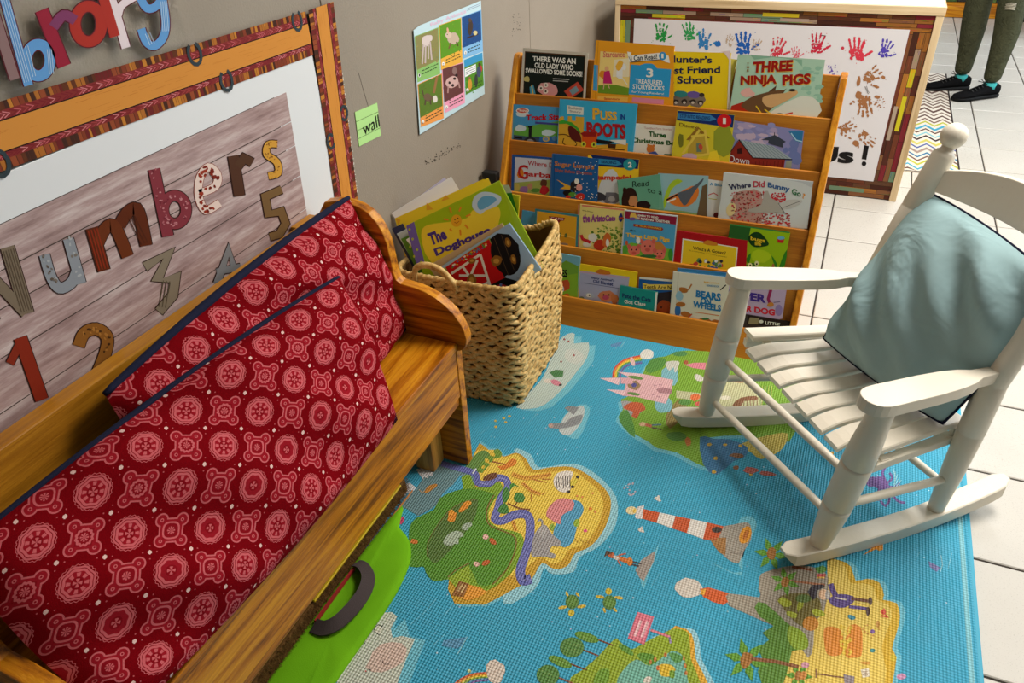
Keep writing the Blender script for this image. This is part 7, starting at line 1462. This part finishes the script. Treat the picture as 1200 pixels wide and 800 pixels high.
# ------------------------------------------------------------------ standing person
def skinned(name, verts, edges, radii, mat, parent, sub=2, root=0):
    org = wloc(parent); me = bpy.data.meshes.new(name); me.from_pydata([V(v_) - org for v_ in verts], edges, []); o = link(name, me, mat, parent)
    m = o.modifiers.new('skin', 'SKIN'); m.use_smooth_shade = True; lay = me.skin_vertices[0] if me.skin_vertices else None
    if lay is None:
        bm = bmesh.new(); bm.from_mesh(me); bm.verts.layers.skin.verify(); bm.to_mesh(me); bm.free(); lay = me.skin_vertices[0]
    for i, r in enumerate(radii):
        lay.data[i].radius = r if hasattr(r, '__len__') else (r, r); lay.data[i].use_root = (i == root)
    s_ = o.modifiers.new('sub', 'SUBSURF'); s_.levels = sub; s_.render_levels = sub
    return o
pe = empty('person', (1.70, 5.03, 0), 'person in olive ripped jeans and black lace shoes standing beyond the desk', 'person')
skin = plain('skin', rgb(196, 140, 110), .6, .3)
nk, fk = V((1.826, 5.03, .10)), V((1.685, 5.16, .10))
body = [V((1.76, 5.13, .93)), V((1.76, 5.14, 1.08)), V((1.76, 5.15, 1.28)), V((1.755, 5.15, 1.40)), V((1.75, 5.14, 1.47)), V((1.745, 5.12, 1.56)), V((1.742, 5.115, 1.64)),
        V((1.84, 5.10, .86)), V((1.815, 5.05, .50)), nk, V((1.68, 5.17, .86)), V((1.668, 5.15, .50)), fk,
        V((1.93, 5.11, 1.37)), V((1.99, 5.10, 1.12)), V((1.96, 4.98, .92)), V((1.955, 4.94, .86)), V((1.58, 5.19, 1.37)), V((1.53, 5.18, 1.12)), V((1.54, 5.06, .92)), V((1.545, 5.02, .86))]
ed = [(0, 1), (1, 2), (2, 3), (3, 4), (4, 5), (5, 6), (0, 7), (7, 8), (8, 9), (0, 10), (10, 11), (11, 12), (3, 13), (13, 14), (14, 15), (15, 16), (3, 17), (17, 18), (18, 19), (19, 20)]
rad = [(.12, .10), (.10, .08), (.13, .10), (.09, .07), .05, (.075, .09), (.07, .085), .075, .052, .034, .075, .052, .034, .045, .038, .028, .03, .045, .038, .028, .03]
skinned('body', body, ed, rad, skin, pe)
t = NT('olive_denim'); v = t.obj(rnd=False); n1 = t.noise(v, 14, 4, .6, 1.0); t.base(t.mix(n1, rgb(86, 88, 66), rgb(52, 54, 40))); t.rough(.9); t.spec(.1); t.bump(t.noise(v, 30, 4, .5, 2.5), .012); olive = t.m
skinned('trousers', [V((1.76, 5.13, .95)), V((1.76, 5.13, .90)), V((1.838, 5.095, .80)), V((1.826, 5.06, .62)), V((1.806, 5.045, .50)), V((1.832, 5.055, .36)), V((1.828, 5.04, .20)), V((1.826, 5.035, .074)),
    V((1.682, 5.165, .80)), V((1.676, 5.155, .62)), V((1.662, 5.145, .50)), V((1.676, 5.16, .36)), V((1.684, 5.16, .20)), V((1.685, 5.158, .078))],
    [(0, 1), (1, 2), (2, 3), (3, 4), (4, 5), (5, 6), (6, 7), (1, 8), (8, 9), (9, 10), (10, 11), (11, 12), (12, 13)], [(.13, .11), (.14, .12), .098, .080, .070, .072, .053, .046, .098, .080, .070, .072, .053, .046], olive, pe)
skinned('shirt', [V((1.76, 5.13, .90)), V((1.76, 5.14, 1.08)), V((1.76, 5.15, 1.30)), V((1.755, 5.15, 1.42)), V((1.93, 5.11, 1.385)), V((1.985, 5.10, 1.15)), V((1.58, 5.19, 1.385)), V((1.535, 5.18, 1.15))],
    [(0, 1), (1, 2), (2, 3), (3, 4), (4, 5), (3, 6), (6, 7)], [(.145, .125), (.125, .105), (.145, .115), (.085, .08), .06, .052, .06, .052], plain('grey_cotton', rgb(90, 94, 104), .9, .1), pe)
b = MB(); b.ball((1.748, 5.135, 1.655), .105, 18, 12, (.92, 1.0, .98)); b.ball((1.75, 5.19, 1.55), .085, 14, 10, (.9, .6, 1.3)); b.build('hair', plain('dark_brown_hair', rgb(50, 34, 26), .7), pe, True)
b = MB()
for sx_ in (-.028, .028): b.ball((1.742+sx_, 5.040, 1.635), .010, 10, 8)
b.build('eye', plain('eye', rgb(40, 30, 26), .3), pe, True)
MB().tube([(1.742, 5.040, 1.63), (1.740, 5.022, 1.60), (1.741, 5.035, 1.59)], [.006, .011, .008], 8).build('nose', skin, pe, True)
MB().tube([(1.722, 5.042, 1.565), (1.741, 5.034, 1.562), (1.760, 5.042, 1.565)], [.003, .006, .003], 8).build('mouth', plain('lips', rgb(176, 96, 90), .5), pe, True)
for sgn, wx in ((1, 1.955), (-1, 1.545)):
    wy = 4.94 if sgn > 0 else 5.02
    for f_ in range(5):
        a0_ = V((wx + (f_-2)*.014, wy - .005, .845 - (.0 if f_ else -.02))); ln = (.045, .07, .078, .072, .055)[f_]
        skinned('finger', [a0_ + V((0, 0, .02)), a0_ + V((.002*(f_-2), -.008, -ln*.5)), a0_ + V((.002*(f_-2), -.004, -ln))], [(0, 1), (1, 2)], [.010, .0088, .007], skin, pe, 1)
def shoe(heel, toe, h):
    d = V((toe[0]-heel[0], toe[1]-heel[1], 0)); L_ = d.length; d.normalize(); sd = V((d.y, -d.x, 0)); H0 = V((heel[0], heel[1], 0))
    prof = [(0, .024, .070), (.05, .032, .078), (.22, .036, .082), (.40, .036, .070), (.55, .041, .052), (.75, .046, .040), (.90, .040, .033), (.97, .026, .026), (1.0, .010, .018)]
    for nm, z0_, zs_, mt, wd in (('sole', 0.0005, None, plain('black_rubber', rgb(9, 9, 10), .7, .2), 1.08), ('upper', .018, 1, plain('black_canvas', rgb(13, 13, 15), .9, .1, bump=.0006), 1.0)):
        vs = []; fs = []; m = 12
        for (t_, w_, hh) in prof:
            c = H0 + d*L_*t_; zt = .024 if nm == 'sole' else hh
            for k in range(m):
                an = 2*PI*k/m; cx_, cz = math.cos(an), math.sin(an); sx_ = abs(cx_)**.7*(1 if cx_ > 0 else -1)
                vs.append(c + sd*w_*wd*sx_ + V((0, 0, z0_ + (zt-z0_)*(.5+.5*(abs(cz)**.7)*(1 if cz > 0 else -1)))))
        for i in range(len(prof)-1):
            for k in range(m): fs.append((i*m+k, i*m+(k+1) % m, (i+1)*m+(k+1) % m, (i+1)*m+k))
        fs.append(tuple(range(m-1, -1, -1))); fs.append(tuple((len(prof)-1)*m+k for k in range(m)))
        up_ = MB().add(vs, fs).build(nm, mt, pe, True)
    lc = MB()
    for q in range(5):
        t_ = .34 + .07*q; c = H0 + d*L_*t_; z_ = .080 - .0065*q; lc.tube([c + sd*-.022 + V((0, 0, z_-.010)), c + V((0, 0, z_+.002)) + d*.004, c + sd*.022 + V((0, 0, z_-.010))], .0022, 6)
    c = H0 + d*L_*.36 + V((0, 0, .086)); lc.tube([c, c + sd*.03 + V((0, 0, .012)), c + sd*.035 + d*.012 + V((0, 0, 0)), c], .002, 6); lc.tube([c, c - sd*.028 + V((0, 0, .012)), c - sd*.035 + d*.014, c], .002, 6)
    lc.build('laces', M['black'], pe, True)
    sk_ = H0 + d*L_*.22; MB().tube([sk_ + V((0, 0, .05)), sk_ + V((0, 0, .082))], [.036, .034], 16).build('sock', plain('teal_sock', rgb(50, 160, 160), .9), pe, True)
shoe((1.872, 5.052), (1.648, 4.905), .08); shoe((1.735, 5.170), (1.500, 5.075), .08)
rp = MB()
for q in range(6): rp.tube([(1.775 + .004*(q % 2), 4.985 - .002*q, .475+q*.006), (1.80, 4.976, .477+q*.006), (1.825, 4.978, .474+q*.006)], .0016, 5)
rp.build('frayed_rip', plain('pale_thread', rgb(200, 190, 170), .9), pe, True)

# ------------------------------------------------------------------ far furniture
fb_ = empty('low_bookcase', (2.4, 7.3, 0), 'golden wooden low bookcase far behind the desk', 'bookcase')
MB().box((1.60, 7.14, 0.003), (3.6, 7.165, .085)).build('plinth', M['pine_x'], fb_, bevel=.003)
MB().box((1.60, 7.15, .085), (3.6, 7.45, .105)).build('shelf_board', M['pine_x'], fb_)
MB().box((1.60, 7.15, .45), (3.6, 7.45, .47)).build('shelf_board', M['pine_x'], fb_)
MB().box((1.60, 7.44, .105), (3.6, 7.46, .80)).build('back_panel', M['dark'], fb_)
MB().box((1.60, 7.14, .80), (3.6, 7.46, .825)).build('top_board', M['pine_x'], fb_, bevel=.003)
for x in (1.60, 2.59, 3.575): MB().box((x, 7.145, .105), (x+.022, 7.44, .80)).build('upright', M['pine_z'], fb_)
rg = random.Random(17); fc_ = [(60, 90, 44), (40, 60, 36), (150, 80, 40), (50, 70, 90), (90, 110, 50), (30, 34, 36), (130, 120, 60), (160, 60, 50)]
kinds = ('green', 'dark green', 'orange brown', 'slate blue', 'olive', 'black', 'khaki', 'brick red')
x = 1.635
for (kn, c_, w_, h_) in (('green', (60, 90, 44), .10, .26), ('black', (30, 34, 36), .06, .30), ('orange brown', (150, 80, 40), .08, .22), ('olive', (90, 110, 50), .11, .28), ('slate blue', (50, 70, 90), .07, .25), ('dark green', (36, 60, 36), .10, .24), ('khaki', (130, 120, 60), .09, .29), ('brick red', (160, 60, 50), .08, .23), ('maroon', (90, 30, 40), .09, .27)):
    tag(MB().box((x, 7.19, .1055), (x+w_, 7.40, .1055+h_)).build('storage_book', plain(kn.replace(' ', '_') + '_cloth_cover', rgb(*c_), .6), bevel=.003, seg=1), kn + ' thick book on the bottom board of the far bookcase', 'book', 'thick books on the bottom board of the far bookcase'); x += w_ + .007
sc_ = empty('metal_chair', (2.35, 6.5, 0), 'black metal chair legs at the far right behind the person', 'chair')
for (x, y) in ((2.10, 6.50), (2.10, 6.88), (2.50, 6.50), (2.50, 6.88)): MB().tube([(x, y, .004), (x+(.02 if x < 2.3 else -.02), y, .44)], .016, 10).build('leg', M['black'], sc_, True)
MB().box((2.08, 6.48, .44), (2.52, 6.90, .475)).build('seat', M['black'], sc_, bevel=.01)
MB().tube([(2.12, 6.88, .46), (2.10, 6.94, .86)], .012, 10).build('back_upright', M['black'], sc_, True); MB().tube([(2.48, 6.88, .46), (2.50, 6.94, .86)], .012, 10).build('back_upright', M['black'], sc_, True)
MB().box((2.09, 6.915, .66), (2.51, 6.94, .85)).build('backrest', M['black'], sc_, bevel=.008)
MB().tube([(2.11, 6.5, .12), (2.50, 6.5, .2)], .010, 8).build('brace', M['black'], sc_, True)
